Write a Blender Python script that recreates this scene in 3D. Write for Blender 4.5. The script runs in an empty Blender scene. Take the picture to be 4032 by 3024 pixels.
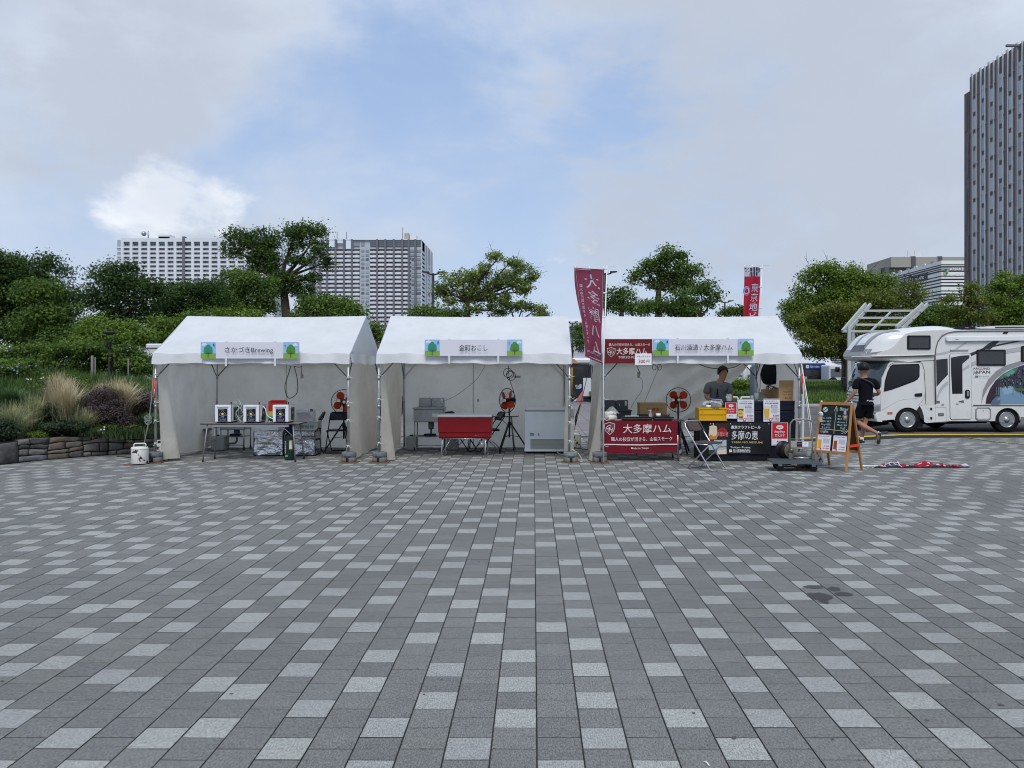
import bpy,bmesh,math,random
import numpy as np
from mathutils import Vector,Matrix,Euler,noise
random.seed(7)
RNG = np.random.default_rng(11)
SC = bpy.context.scene
COL = SC.collection
PI = math.pi
rad = math.radians
# ------------------------------------------------------------------ camera
CAM_H = 1.645
cd = bpy.data.cameras.new('camera')
cd.sensor_fit = 'HORIZONTAL'; cd.sensor_width = 36.0
cd.lens = 3050 / 4032 * 36.0
cd.shift_x = -85 / 4032; cd.shift_y = -50 / 4032
cd.clip_start = 0.1; cd.clip_end = 6000
cam = bpy.data.objects.new('camera',cd); COL.objects.link(cam)
cam.location = (0,0,CAM_H); cam.rotation_euler = (rad(90),0,0)
SC.camera = cam
# ------------------------------------------------------------------ render
SC.render.engine = 'CYCLES'
SC.view_settings.view_transform = 'Standard'
SC.view_settings.look = 'None'
SC.view_settings.exposure = 0.62
SC.view_settings.gamma = 1.0
SC.view_settings.use_curve_mapping = False
SC.cycles.max_bounces = 7
SC.cycles.diffuse_bounces = 3
SC.cycles.glossy_bounces = 3
SC.cycles.transmission_bounces = 4
SC.cycles.transparent_max_bounces = 8
SC.cycles.use_denoising = True
SC.cycles.filter_width = 1.05
# ------------------------------------------------------------------ world
SUN_EL,SUN_AZ = 56.0,178.0          # azimuth from +Y clockwise: behind the camera
W = bpy.data.worlds.new('World'); SC.world = W; W.use_nodes = True
nt = W.node_tree; N = nt.nodes; L = nt.links; N.clear()
def wn(t,**k):
 n = N.new(t)
 for a,b in k.items(): setattr(n,a,b)
 return n
out = wn('ShaderNodeOutputWorld'); bg = wn('ShaderNodeBackground')
bg.inputs['Strength'].default_value = 0.1
L.new(bg.outputs[0],out.inputs[0])
sky = wn('ShaderNodeTexSky',sky_type='NISHITA')
sky.sun_disc = False; sky.sun_elevation = rad(SUN_EL); sky.sun_rotation = rad(SUN_AZ)
sky.air_density = 1.0; sky.dust_density = 1.0; sky.ozone_density = 1.2
tc = wn('ShaderNodeTexCoord')
nrm = wn('ShaderNodeVectorMath',operation='NORMALIZE'); L.new(tc.outputs['Generated'],nrm.inputs[0])
sep = wn('ShaderNodeSeparateXYZ'); L.new(nrm.outputs[0],sep.inputs[0])
def M2(op,a,b=None,c=None,clamp=False):
 n = wn('ShaderNodeMath',operation=op); n.use_clamp = clamp
 for i,v in enumerate((a,b,c)):
  if v is None: continue
  if isinstance(v,(int,float)): n.inputs[i].default_value = v
  else: L.new(v,n.inputs[i])
 return n.outputs[0]
zc = M2('MAXIMUM',sep.outputs[2],0.0)
den = M2('ADD',zc,0.40)
px_ = M2('DIVIDE',sep.outputs[0],den); py_ = M2('DIVIDE',sep.outputs[1],den)
cmb = wn('ShaderNodeCombineXYZ'); L.new(px_,cmb.inputs[0]); L.new(py_,cmb.inputs[1])
def wnoise(scale,detail,rough,off,dist=0.0):
 mp = wn('ShaderNodeMapping'); mp.inputs['Location'].default_value = off
 mp.inputs['Scale'].default_value = (1.0,1.0,1.9)
 L.new(nrm.outputs[0],mp.inputs[0])
 n = wn('ShaderNodeTexNoise'); n.inputs['Scale'].default_value = scale
 n.inputs['Detail'].default_value = detail; n.inputs['Roughness'].default_value = rough
 n.inputs['Distortion'].default_value = dist
 L.new(mp.outputs[0],n.inputs['Vector']); return n.outputs['Fac']
def lobe(px,py,k,amp):
 """soft cloud bank or gap around the direction seen at pixel px,py of the photograph"""
 d = Vector(((px - 2101) / 3050,1,(1462 - py) / 3050)).normalized()
 n = wn('ShaderNodeVectorMath',operation='DOT_PRODUCT'); L.new(nrm.outputs[0],n.inputs[0]); n.inputs[1].default_value = d
 return M2('MULTIPLY',M2('EXPONENT',M2('MULTIPLY',M2('SUBTRACT',n.outputs['Value'],1.0),k)),amp)
def ssum(*a):
 r = a[0]
 for b in a[1:]: r = M2('ADD',r,b)
 return r
def smooth(v,lo,hi):
 m_ = wn('ShaderNodeMapRange',interpolation_type='SMOOTHSTEP'); L.new(v,m_.inputs[0]); m_.inputs[1].default_value = lo; m_.inputs[2].default_value = hi; return m_.outputs[0]
def cmix(f,a_,b_):
 m_ = wn('ShaderNodeMix',data_type='RGBA'); L.new(f,m_.inputs[0])
 for i_,q in ((6,a_),(7,b_)):
  if isinstance(q,tuple): m_.inputs[i_].default_value = (*q,1)
  else: L.new(q,m_.inputs[i_])
 return m_.outputs[2]
n1 = wnoise(3.0,7,0.55,(3.1,1.7,.4),0.3); n2 = wnoise(6.5,8,0.58,(7.4,0.3,2.2),0.25); n4 = wnoise(14,6,0.6,(2.4,6.3,1.2),0.2); n3 = wnoise(2.2,5,0.5,(1.2,5.1,.9),0.2)
hz = M2('EXPONENT',M2('MULTIPLY',zc,-6.0))
base = cmix(sky_f := M2('ADD',0.72,0.0),sky.outputs[0],(2.35,3.35,5.3))
base = cmix(M2('MULTIPLY',hz,0.75),base,(4.3,4.75,5.5))
# veil of thin cloud
veil = smooth(ssum(n1,M2('MULTIPLY',n2,.35),lobe(550,400,12,0.26),lobe(1850,330,16,-0.20),lobe(3000,60,30,0.18),lobe(3300,700,16,0.10),lobe(1500,500,60,-.06),lobe(2700,620,60,-.08)),.52,.94)
base = cmix(M2('MULTIPLY',veil,.92),base,cmix(smooth(n3,.3,.7),(3.7,4.1,4.75),(4.7,5.15,5.85)))
# grey undersides and banks
gr = smooth(ssum(M2('MULTIPLY',n4,.25),n2,M2('MULTIPLY',n1,.4),lobe(540,500,130,0.33),lobe(830,590,400,.08),lobe(2900,160,40,0.17),lobe(2600,60,90,.08),lobe(3300,820,60,0.22),lobe(2700,900,50,0.16),lobe(150,250,60,.10),lobe(1500,900,60,.05),lobe(3500,330,200,.12),-.10 if False else lobe(1900,500,14,-.12)),.88,1.16)
base = cmix(M2('MULTIPLY',gr,.80),base,(3.35,3.75,4.5))
# white cumulus low on the left and a few bright wisps
cu = smooth(ssum(M2('MULTIPLY',n2,.8),M2('MULTIPLY',n4,.55),lobe(620,740,900,.30),lobe(760,790,700,.26),lobe(920,810,1400,.26),lobe(540,860,700,.24),lobe(420,930,700,.18),lobe(2150,990,600,.12),lobe(2230,600,900,.10)),.87,1.12)
base = cmix(M2('MULTIPLY',cu,.80),base,cmix(smooth(n2,.3,.65),(5.3,5.6,6.1),(7.1,7.3,7.6)))
L.new(base,bg.inputs[0])
# ------------------------------------------------------------------ sun (veiled by cloud)
sd = bpy.data.lights.new('sun','SUN'); sd.energy = 1.6; sd.angle = rad(24); sd.color = (1.0,0.965,0.92)
sun = bpy.data.objects.new('sun',sd); COL.objects.link(sun)
az = rad(SUN_AZ); el = rad(SUN_EL)
sdir = Vector((math.sin(az) * math.cos(el),math.cos(az) * math.cos(el),math.sin(el)))
sun.rotation_euler = (-sdir).to_track_quat('-Z','Y').to_euler()
sun.location = (0,0,60)
# ------------------------------------------------------------------ scale helpers (pixel of the photograph at a known depth -> metres)
def X(px,Y): return (px - 2101) * Y / 3050
def Z(py,Y): return CAM_H - (py - 1462) * Y / 3050
def Yg(py): return 5017.0 / (py - 1462)
# ------------------------------------------------------------------ materials
def lin(c): return c / 12.92 if c <= 0.04045 else ((c + 0.055) / 1.055) ** 2.4
def rgb(r,g,b): return (lin(r / 255),lin(g / 255),lin(b / 255))
MATS = {}
def mat(name,col,rough=0.6,metal=0.0,var=0.0,vscale=4.0,bump=0.0,bscale=40.0,transl=0.0,alpha=1.0,coat=0.0,dirt=None,dscale=3.0,damt=0.35,
  attr=None,emis=0.0,ior=None,trans=0.0,stretch=None,bdist=0.01):
 if name in MATS: return MATS[name]
 m = bpy.data.materials.new(name); m.use_nodes = True
 t = m.node_tree; n = t.nodes; l = t.links
 b = n['Principled BSDF']; b.inputs['Roughness'].default_value = rough; b.inputs['Metallic'].default_value = metal
 b.inputs['Base Color'].default_value = (*col,1); m.diffuse_color = (*col,1)
 b.inputs['Specular IOR Level'].default_value = .5 if rough < .36 or metal > .3 else .20
 if coat: b.inputs['Coat Weight'].default_value = coat; b.inputs['Coat Roughness'].default_value = 0.08
 if ior: b.inputs['IOR'].default_value = ior
 if trans: b.inputs['Transmission Weight'].default_value = trans
 if alpha < 1: b.inputs['Alpha'].default_value = alpha
 geo = None
 def pos():
  nonlocal geo
  if geo is None:
   g = n.new('ShaderNodeTexCoord'); geo = g.outputs['Object']
   if stretch:
    mp = n.new('ShaderNodeMapping'); mp.inputs['Scale'].default_value = stretch; l.new(geo,mp.inputs[0]); geo = mp.outputs[0]
  return geo
 csrc = None
 if var or attr:
  hs = n.new('ShaderNodeHueSaturation'); hs.inputs['Color'].default_value = (*col,1)
  if attr:
   at = n.new('ShaderNodeAttribute'); at.attribute_name = attr
   mr = n.new('ShaderNodeMapRange'); mr.inputs[3].default_value = 1 - var; mr.inputs[4].default_value = 1 + var
   l.new(at.outputs['Fac'],mr.inputs[0]); l.new(mr.outputs[0],hs.inputs['Value'])
   mr2 = n.new('ShaderNodeMapRange'); mr2.inputs[3].default_value = 0.525; mr2.inputs[4].default_value = 0.475
   l.new(at.outputs['Fac'],mr2.inputs[0]); l.new(mr2.outputs[0],hs.inputs['Hue'])
  else:
   nz = n.new('ShaderNodeTexNoise'); nz.inputs['Scale'].default_value = vscale; nz.inputs['Detail'].default_value = 5; nz.inputs['Roughness'].default_value = .6
   l.new(pos(),nz.inputs['Vector'])
   mr = n.new('ShaderNodeMapRange'); mr.inputs[1].default_value = .3; mr.inputs[2].default_value = .7; mr.inputs[3].default_value = 1 - var; mr.inputs[4].default_value = 1 + var
   l.new(nz.outputs['Fac'],mr.inputs[0]); l.new(mr.outputs[0],hs.inputs['Value'])
  csrc = hs.outputs[0]; l.new(csrc,b.inputs['Base Color'])
 if dirt is not None:
  nz = n.new('ShaderNodeTexNoise'); nz.inputs['Scale'].default_value = dscale; nz.inputs['Detail'].default_value = 8; nz.inputs['Roughness'].default_value = .7
  l.new(pos(),nz.inputs['Vector'])
  mr = n.new('ShaderNodeMapRange'); mr.inputs[1].default_value = .48; mr.inputs[2].default_value = .72; mr.inputs[3].default_value = 0; mr.inputs[4].default_value = damt
  l.new(nz.outputs['Fac'],mr.inputs[0])
  mx = n.new('ShaderNodeMix'); mx.data_type = 'RGBA'; l.new(mr.outputs[0],mx.inputs[0])
  if csrc: l.new(csrc,mx.inputs[6])
  else: mx.inputs[6].default_value = (*col,1)
  mx.inputs[7].default_value = (*dirt,1); csrc = mx.outputs[2]; l.new(csrc,b.inputs['Base Color'])
 if bump:
  nz = n.new('ShaderNodeTexNoise'); nz.inputs['Scale'].default_value = bscale; nz.inputs['Detail'].default_value = 4
  l.new(pos(),nz.inputs['Vector'])
  bp = n.new('ShaderNodeBump'); bp.inputs['Strength'].default_value = bump; bp.inputs['Distance'].default_value = bdist
  l.new(nz.outputs['Fac'],bp.inputs['Height']); l.new(bp.outputs[0],b.inputs['Normal'])
 if emis:
  b.inputs['Emission Color'].default_value = (*col,1); b.inputs['Emission Strength'].default_value = emis
 if transl:
  o = n['Material Output']; tr = n.new('ShaderNodeBsdfTranslucent'); ms = n.new('ShaderNodeMixShader'); ms.inputs[0].default_value = transl
  tr.inputs[0].default_value = (*col,1)
  if csrc: l.new(csrc,tr.inputs[0])
  l.new(b.outputs[0],ms.inputs[1]); l.new(tr.outputs[0],ms.inputs[2]); l.new(ms.outputs[0],o.inputs[0])
 MATS[name] = m
 return m
# ------------------------------------------------------------------ builder
class B:
 """collects shapes for ONE mesh object"""
 def __init__(s): s.bm = bmesh.new(); s.mats = []; s.mi = 0
 def m(s,mt):
  if mt not in s.mats: s.mats.append(mt)
  s.mi = s.mats.index(mt); return s
 def face(s,pts,smooth=False):
  vs = [s.bm.verts.new(p) for p in pts]
  try: f = s.bm.faces.new(vs)
  except ValueError: return None
  f.material_index = s.mi; f.smooth = smooth; return f
 def hexa(s,p):
  vs = [s.bm.verts.new(q) for q in p]
  for ix in ((3,2,1,0),(4,5,6,7),(0,1,5,4),(1,2,6,5),(2,3,7,6),(3,0,4,7)):
   f = s.bm.faces.new([vs[i] for i in ix]); f.material_index = s.mi
  return vs
 def box(s,x0,y0,z0,x1,y1,z1,M=None):
  p = [(x0,y0,z0),(x1,y0,z0),(x1,y1,z0),(x0,y1,z0),(x0,y0,z1),(x1,y0,z1),(x1,y1,z1),(x0,y1,z1)]
  if M is not None: p = [M @ Vector(q) for q in p]
  s.hexa(p); return s
 def bar(s,a,b,w,h=None,up=(0,0,1)):
  h = h or w; a = Vector(a); b = Vector(b); d = (b - a).normalized(); u = Vector(up)
  if abs(d.dot(u)) > .98: u = Vector((0,1,0))
  r = d.cross(u).normalized() * w / 2; v = r.cross(d).normalized() * h / 2
  s.hexa([a - r - v,a + r - v,a + r + v,a - r + v,b - r - v,b + r - v,b + r + v,b - r + v]); return s
 def tube(s,pts,r,n=8,caps=True,closed=False):
  pts = [Vector(p) for p in pts]; k = len(pts)
  rs = r if isinstance(r,(list,tuple)) else [r] * k
  rings = []; prev = None
  for i,p in enumerate(pts):
   if closed: d = (pts[(i + 1) % k] - pts[i - 1])
   elif i == 0: d = pts[1] - p
   elif i == k - 1: d = p - pts[-2]
   else: d = (pts[i + 1] - p).normalized() + (p - pts[i - 1]).normalized()
   d = d.normalized() if d.length > 1e-9 else Vector((0,0,1))
   if prev is None:
    u = Vector((0,0,1)) if abs(d.z) < .95 else Vector((1,0,0))
    a = d.cross(u).normalized()
   else:
    a = prev - d * prev.dot(d)
    a = a.normalized() if a.length > 1e-6 else d.orthogonal().normalized()
   prev = a; b_ = d.cross(a)
   rings.append([s.bm.verts.new(p + (a * math.cos(2 * PI * j / n) + b_ * math.sin(2 * PI * j / n)) * rs[i]) for j in range(n)])
  m = k if closed else k - 1
  for i in range(m):
   A = rings[i]; Bq = rings[(i + 1) % k]
   for j in range(n):
    f = s.bm.faces.new((A[j],A[(j + 1) % n],Bq[(j + 1) % n],Bq[j])); f.smooth = True; f.material_index = s.mi
  if caps and not closed:
   for R_,rev in ((rings[0],True),(rings[-1],False)):
    f = s.bm.faces.new(R_[::-1] if rev else R_); f.material_index = s.mi
  return s
 def cyl(s,c,r,h,n=24,axis='z',r2=None):
  c = Vector(c); ax = {'x': Vector((1,0,0)),'y': Vector((0,1,0)),'z': Vector((0,0,1))}[axis]
  return s.tube([c,c + ax * h],[r,r if r2 is None else r2],n)
 def lathe(s,prof,c=(0,0,0),n=24,axis='z',M=None,smooth=True,caps=True):
  """prof: list of (radius, height)"""
  c = Vector(c); rings = []
  for r,h in prof:
   ring = []
   for j in range(n):
    a = 2 * PI * j / n; x,y = r * math.cos(a),r * math.sin(a)
    q = Vector((x,y,h)) if axis == 'z' else (Vector((x,h,y)) if axis == 'y' else Vector((h,x,y)))
    if M is not None: q = M @ q
    ring.append(s.bm.verts.new(q + c))
   rings.append(ring)
  for A,Bq in zip(rings,rings[1:]):
   for j in range(n):
    f = s.bm.faces.new((A[j],A[(j + 1) % n],Bq[(j + 1) % n],Bq[j])); f.smooth = smooth; f.material_index = s.mi
  for R_ in ((rings[0],rings[-1]) if caps else ()):
   f = s.bm.faces.new(R_); f.material_index = s.mi
  return s
 def prism(s,poly,d,o=(0,0,0),u=(1,0,0),v=(0,0,1),n=(0,1,0)):
  """polygon in the (u,v) plane pushed d along n"""
  o = Vector(o); u = Vector(u); v = Vector(v); n = Vector(n)
  A = [s.bm.verts.new(o + u * a + v * b) for a,b in poly]; C = [s.bm.verts.new(o + u * a + v * b + n * d) for a,b in poly]
  k = len(poly)
  for f in (s.bm.faces.new(A),s.bm.faces.new(C[::-1])): f.material_index = s.mi
  for i in range(k):
   f = s.bm.faces.new((A[i],C[i],C[(i + 1) % k],A[(i + 1) % k])); f.material_index = s.mi
  return s
 def grid(s,fn,nu,nv,smooth=True,skip=None):
  V = [[s.bm.verts.new(fn(i / nu,j / nv)) for i in range(nu + 1)] for j in range(nv + 1)]
  for j in range(nv):
   for i in range(nu):
    if skip and skip((i + .5) / nu,(j + .5) / nv): continue
    f = s.bm.faces.new((V[j][i],V[j][i + 1],V[j + 1][i + 1],V[j + 1][i])); f.smooth = smooth; f.material_index = s.mi
  return s
 def sphere(s,c,r,n=16,k=10,sc=(1,1,1)):
  prof = [(max(1e-4,r * math.sin(PI * i / k)),-r * math.cos(PI * i / k)) for i in range(k + 1)]
  return s.lathe(prof,c,n,M=Matrix.Diagonal((sc[0],sc[1],sc[2])))
 def mesh(s,name='m',bevel=0.0,seg=1,normals=True):
  bm = s.bm
  bmesh.ops.remove_doubles(bm,verts=bm.verts,dist=1e-5)
  if bevel:
   ed = [e for e in bm.edges if len(e.link_faces) == 2 and e.calc_face_angle(0) > .6]
   bmesh.ops.bevel(bm,geom=ed,offset=bevel,segments=seg,affect='EDGES',profile=.5,clamp_overlap=True)
  if normals: bmesh.ops.recalc_face_normals(bm,faces=bm.faces)
  me = bpy.data.meshes.new(name); bm.to_mesh(me); bm.free()
  for m_ in s.mats: me.materials.append(m_)
  return me
 def done(s,name,parent=None,m=None,bevel=0.0,seg=1,normals=True,smooth=None):
  if m is not None and not s.mats: s.mats.append(m)
  me = s.mesh(name,bevel,seg,normals)
  if smooth:
   for p in me.polygons: p.use_smooth = True
  return link(name,me,parent)
def link(name,data,parent=None,loc=None):
 o = bpy.data.objects.new(name,data); COL.objects.link(o)
 if parent is not None: o.parent = parent
 if loc is not None: o.location = loc
 return o
def nb(mt):
 b = B(); b.m(mt); return b
def tag(o,label,cat,group=None,kind=None):
 o['label'] = label; o['category'] = cat
 if group: o['group'] = group
 if kind: o['kind'] = kind
 return o
def thing(name,label,cat,loc=(0,0,0),rot=0.0,group=None):
 o = bpy.data.objects.new(name,None); COL.objects.link(o); o.empty_display_size = .1
 o.location = loc; o.rotation_euler = (0,0,rot)
 return tag(o,label,cat,group)
def struct(o): o['kind'] = 'structure'; return o
def dup(root,loc=None,rot=None,label=None,parent=None):
 r = root.copy(); COL.objects.link(r)
 if parent is not None: r.parent = parent
 if loc is not None: r.location = loc
 if rot is not None: r.rotation_euler = rot if hasattr(rot,'__len__') else (0,0,rot)
 if label: r['label'] = label
 for ch in list(root.children): dup(ch,parent=r)
 return r
# ------------------------------------------------------------------ lettering
def text_polys(txt,size=1.0,bold=0.0,align='CENTER',spacing=1.0,italic=0.0):
 c = bpy.data.curves.new('t','FONT'); c.body = txt; c.size = size; c.align_x = align; c.align_y = 'CENTER'
 c.resolution_u = 2; c.offset = min(bold,.010 + bold * .25) * size; c.space_character = spacing; c.shear = italic
 o = bpy.data.objects.new('t',c); COL.objects.link(o)
 dg = bpy.context.evaluated_depsgraph_get(); me = bpy.data.meshes.new_from_object(o.evaluated_get(dg))
 vs = [v.co.copy() for v in me.vertices]; fs = [tuple(p.vertices) for p in me.polygons]
 bpy.data.objects.remove(o); bpy.data.curves.remove(c); bpy.data.meshes.remove(me)
 return vs,fs
class Panel:
 """flat print: layers stacked a millimetre apart on a plane (origin, u to the right, v up, normal towards the viewer); units are metres.
    warp maps a point of the plane to the surface, for print on hanging cloth."""
 def __init__(s,o,u=(1,0,0),v=(0,0,1),step=0.0012,lift=0.002,warp=None):
  s.b = B(); s.o = Vector(o); s.u = Vector(u).normalized(); s.v = Vector(v).normalized(); s.n = s.u.cross(s.v).normalized()
  s.k = 0; s.step = step; s.lift = lift; s.warp = warp
 def pt(s,a,b):
  h = s.lift + s.k * s.step
  if s.warp: return s.warp(a,b,h)
  return s.o + s.u * a + s.v * b + s.n * h
 def layer(s): s.k += 1; return s
 def poly(s,pts,m,up=True):
  if up: s.k += 1
  s.b.m(m); s.b.face([s.pt(a,b) for a,b in pts]); return s
 def rect(s,x0,y0,x1,y1,m,up=True,nx=1,ny=1):
  if up: s.k += 1
  s.b.m(m)
  s.b.grid(lambda a,b: s.pt(x0 + (x1 - x0) * a,y0 + (y1 - y0) * b),nx,ny,smooth=bool(s.warp)); return s
 def disc(s,x,y,r,m,up=True,ry=None,n=18,a0=0,a1=2 * PI):
  if ry is None: ry = r
  return s.poly([(x + r * math.cos(a0 + (a1 - a0) * i / n),y + ry * math.sin(a0 + (a1 - a0) * i / n)) for i in range(n if a1 - a0 > 6.2 else n + 1)],m,up)
 def line(s,pts,w,m,up=True):
  if up: s.k += 1
  s.b.m(m)
  for (a,b),(c,d) in zip(pts,pts[1:]):
   L_ = math.hypot(c - a,d - b) or 1e-6; nx,ny = -(d - b) / L_ * w / 2,(c - a) / L_ * w / 2
   s.b.face([s.pt(a + nx,b + ny),s.pt(c + nx,d + ny),s.pt(c - nx,d - ny),s.pt(a - nx,b - ny)])
  return s
 def rrect(s,x0,y0,x1,y1,r,m,up=True,n=4):
  pts = []
  for cx,cy,a in ((x1 - r,y0 + r,-PI / 2),(x1 - r,y1 - r,0),(x0 + r,y1 - r,PI / 2),(x0 + r,y0 + r,PI)):
   pts += [(cx + r * math.cos(a + PI / 2 * i / n),cy + r * math.sin(a + PI / 2 * i / n)) for i in range(n + 1)]
  return s.poly(pts,m,up)
 def text(s,txt,x,y,h,m,bold=0.0,align='CENTER',width=None,mirror=False,vertical=False,up=True,spacing=1.0,italic=0.0,serif=False):
  """h: height of a full-size character; width: overall width to fit"""
  if up: s.k += 1
  s.b.m(m)
  if vertical:
   step = h * 1.08 * spacing
   for i,ch in enumerate(txt):
    s.text(ch,x,y - i * step,h,m,bold,'CENTER',None,mirror,False,False)
   return s
  vs,fs = text_polys(txt,h / 0.92,bold,align,spacing,italic)
  if not vs: return s
  xs = [p.x for p in vs]; ys = [p.y for p in vs]; sc = 1.0
  if width: sc = width / (max(xs) - min(xs))
  cx = (max(xs) + min(xs)) / 2 if align == 'CENTER' else min(xs)
  cy = (max(ys) + min(ys)) / 2
  q = []
  for p in vs:
   a = (p.x - cx) * sc; b = p.y - cy
   if mirror: a = -a
   q.append(s.b.bm.verts.new(s.pt(x + a,y + b)))
  for f in fs:
   try: ff = s.b.bm.faces.new([q[i] for i in f]); ff.material_index = s.b.mi
   except ValueError: pass
  return s
 def done(s,name='print',parent=None):
  bm = s.b.bm; me = bpy.data.meshes.new(name)
  for f in bm.faces:
   f.normal_update()
   if not s.warp and f.normal.dot(s.n) < 0: f.normal_flip()
  bm.to_mesh(me); bm.free()
  for m_ in s.b.mats: me.materials.append(m_)
  return link(name,me,parent)
WHITE = mat('white_print',(.78,.79,.80),.5)
BLACK = mat('black_print',(.012,.012,.015),.5)
INK = mat('ink',(.03,.03,.035),.5)
# ================================================================== SETTING: GROUND
def paver_mat(name,col,var):
 m = bpy.data.materials.new(name); m.use_nodes = True; t = m.node_tree; n = t.nodes; l = t.links; b = n['Principled BSDF']
 b.inputs['Roughness'].default_value = .9; b.inputs['Specular IOR Level'].default_value = .12
 g = n.new('ShaderNodeNewGeometry')
 sp = n.new('ShaderNodeSeparateXYZ'); l.new(g.outputs['Position'],sp.inputs[0])
 def mm(op,a,c=None):
  q = n.new('ShaderNodeMath'); q.operation = op
  for i,v in enumerate((a,c)):
   if v is None: continue
   if isinstance(v,(int,float)): q.inputs[i].default_value = v
   else: l.new(v,q.inputs[i])
  return q.outputs[0]
 cx = mm('FLOOR',mm('DIVIDE',mm('SUBTRACT',sp.outputs[0],.0145),.2))
 par = mm('MULTIPLY',mm('FRACT',mm('DIVIDE',mm('ADD',cx,400),2)),.192)
 cy = mm('FLOOR',mm('DIVIDE',mm('SUBTRACT',mm('SUBTRACT',sp.outputs[1],.083),par),.2))
 cb = n.new('ShaderNodeCombineXYZ'); l.new(cx,cb.inputs[0]); l.new(cy,cb.inputs[1])
 wnz = n.new('ShaderNodeTexWhiteNoise'); wnz.noise_dimensions = '2D'; l.new(cb.outputs[0],wnz.inputs['Vector'])
 big = n.new('ShaderNodeTexNoise'); big.inputs['Scale'].default_value = .35; big.inputs['Detail'].default_value = 6; l.new(g.outputs['Position'],big.inputs['Vector'])
 fine = n.new('ShaderNodeTexNoise'); fine.inputs['Scale'].default_value = 130; fine.inputs['Detail'].default_value = 3; fine.inputs['Roughness'].default_value = .85
 mp = n.new('ShaderNodeMapping'); mp.inputs['Scale'].default_value = (1,.4,1); l.new(g.outputs['Position'],mp.inputs[0]); l.new(mp.outputs[0],fine.inputs['Vector'])
 med = n.new('ShaderNodeTexNoise'); med.inputs['Scale'].default_value = 14; med.inputs['Detail'].default_value = 6; l.new(g.outputs['Position'],med.inputs['Vector'])
 v = mm('ADD',1 - var / 2 ,mm('MULTIPLY',wnz.outputs['Value'],var))
 v = mm('MULTIPLY',v,mm('ADD',.70,mm('MULTIPLY',big.outputs['Fac'],.60)))
 v = mm('MULTIPLY',v,mm('ADD',.84,mm('MULTIPLY',med.outputs['Fac'],.32)))
 v = mm('MULTIPLY',v,mm('MAXIMUM',.2,mm('ADD',-.35,mm('MULTIPLY',fine.outputs['Fac'],2.70))))
 hs = n.new('ShaderNodeHueSaturation'); hs.inputs['Color'].default_value = (*col,1); l.new(v,hs.inputs['Value'])
 sat = mm('ADD',.45,mm('MULTIPLY',wnz.outputs['Value'],.8)); l.new(sat,hs.inputs['Saturation'])
 hue = mm('ADD',.485,mm('MULTIPLY',big.outputs['Fac'],.03)); l.new(hue,hs.inputs['Hue'])
 l.new(hs.outputs[0],b.inputs['Base Color'])
 bp = n.new('ShaderNodeBump'); bp.inputs['Strength'].default_value = .5; bp.inputs['Distance'].default_value = .003
 l.new(fine.outputs['Fac'],bp.inputs['Height']); l.new(bp.outputs[0],b.inputs['Normal'])
 return m
PDARK = paver_mat('paver_dark_grey',(.166,.168,.161),.16)
PLIGHT = paver_mat('paver_light_grey',(.298,.306,.288),.14)
JOINT = mat('joint_sand',(.030,.030,.028),.95,var=.4,vscale=20)
grass_ground = nb(mat('far_ground_asphalt',(.13,.13,.135),.9,var=.2,vscale=.3,bump=.2,bscale=60))
grass_ground.grid(lambda a,b: (-1500 + 3000 * a,-300 + 3300 * b,-.02),1,1)
o = grass_ground.done('ground'); struct(o)
LIGHT = set([(-21,28),(-19,26),(-18,24),(-18,27),(-18,29),(-16,22),(-16,26),(-15,20),(-15,23),(-15,26),(-14,18),(-14,21),(-14,23),(-14,25),(-14,29),(-13,17),(-13,26),(-12,15),(-12,20),(-12,22),(-12,24),(-11,16),(-11,19),(-11,26),(-10,15),(-10,24),(-10,25),(-10,28),(-10,29),(-9,16),(-9,19),(-9,22),(-9,26),(-8,17),(-8,19),(-8,24),(-8,28),(-7,20),(-7,22),(-7,25),(-7,31),(-6,16),(-6,18),(-6,24),(-6,27),(-6,29),(-5,19),(-5,21),(-5,30),(-4,15),(-4,17),(-4,23),(-4,25),(-4,28),(-4,32),(-3,18),(-3,20),(-3,26),(-3,29),(-2,16),(-2,23),(-2,25),(-2,28),(-2,31),(-1,17),(-1,19),(-1,21),(-1,26),(-1,29),(0,15),(0,24),(0,31),(1,16),(1,18),(1,20),(1,22),(1,25),(1,27),(1,29),(2,15),(2,24),(2,31),(3,17),(3,20),(3,25),(3,27),(3,32),(4,16),(4,22),(4,29),(5,17),(5,19),(5,23),(5,25),(5,31),(6,21),(6,27),(7,15),(7,17),(7,19),(7,22),(7,28),(8,21),(8,24),(8,26),(9,16),(9,18),(9,22),(9,27),(10,20),(10,24),(10,26),(10,29),(11,17),(11,21),(12,19),(12,23),(12,25),(12,27),(12,29),(13,20),(14,24),(14,26),(14,28),(16,25),(16,27),(17,28)])
TS = .2; GAP = .0068
def tile_origin(n,r): return (.0145 + n * TS,(.083 if n % 2 == 0 else .179) + r * TS)
rl = random.Random(5)
NC = 72
for n in range(-NC,NC):
 r = -4 if not -21 <= n <= 17 else 30
 if -21 <= n <= 17:
  rr = 14
  while rr > -6: LIGHT.add((n,rr)); rr -= rl.choice((2,3,4,4))
 r += rl.randint(0,3)
 while r < 98:
  nbq = ((n - 1,r),(n - 1,r + (1 if n % 2 else -1)))
  if (n,r - 1) not in LIGHT and (not any(q in LIGHT for q in nbq) or rl.random() < .12):
   LIGHT.add((n,r)); r += rl.choice((2,2,3,3,4,5))
  else: r += 1
bed = nb(JOINT); bed.grid(lambda a,b: (-14.6 + 29.2 * a,-1.5 + 21.2 * b,-.006),1,1)
pavement = bed.done('pavement'); struct(pavement)
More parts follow.
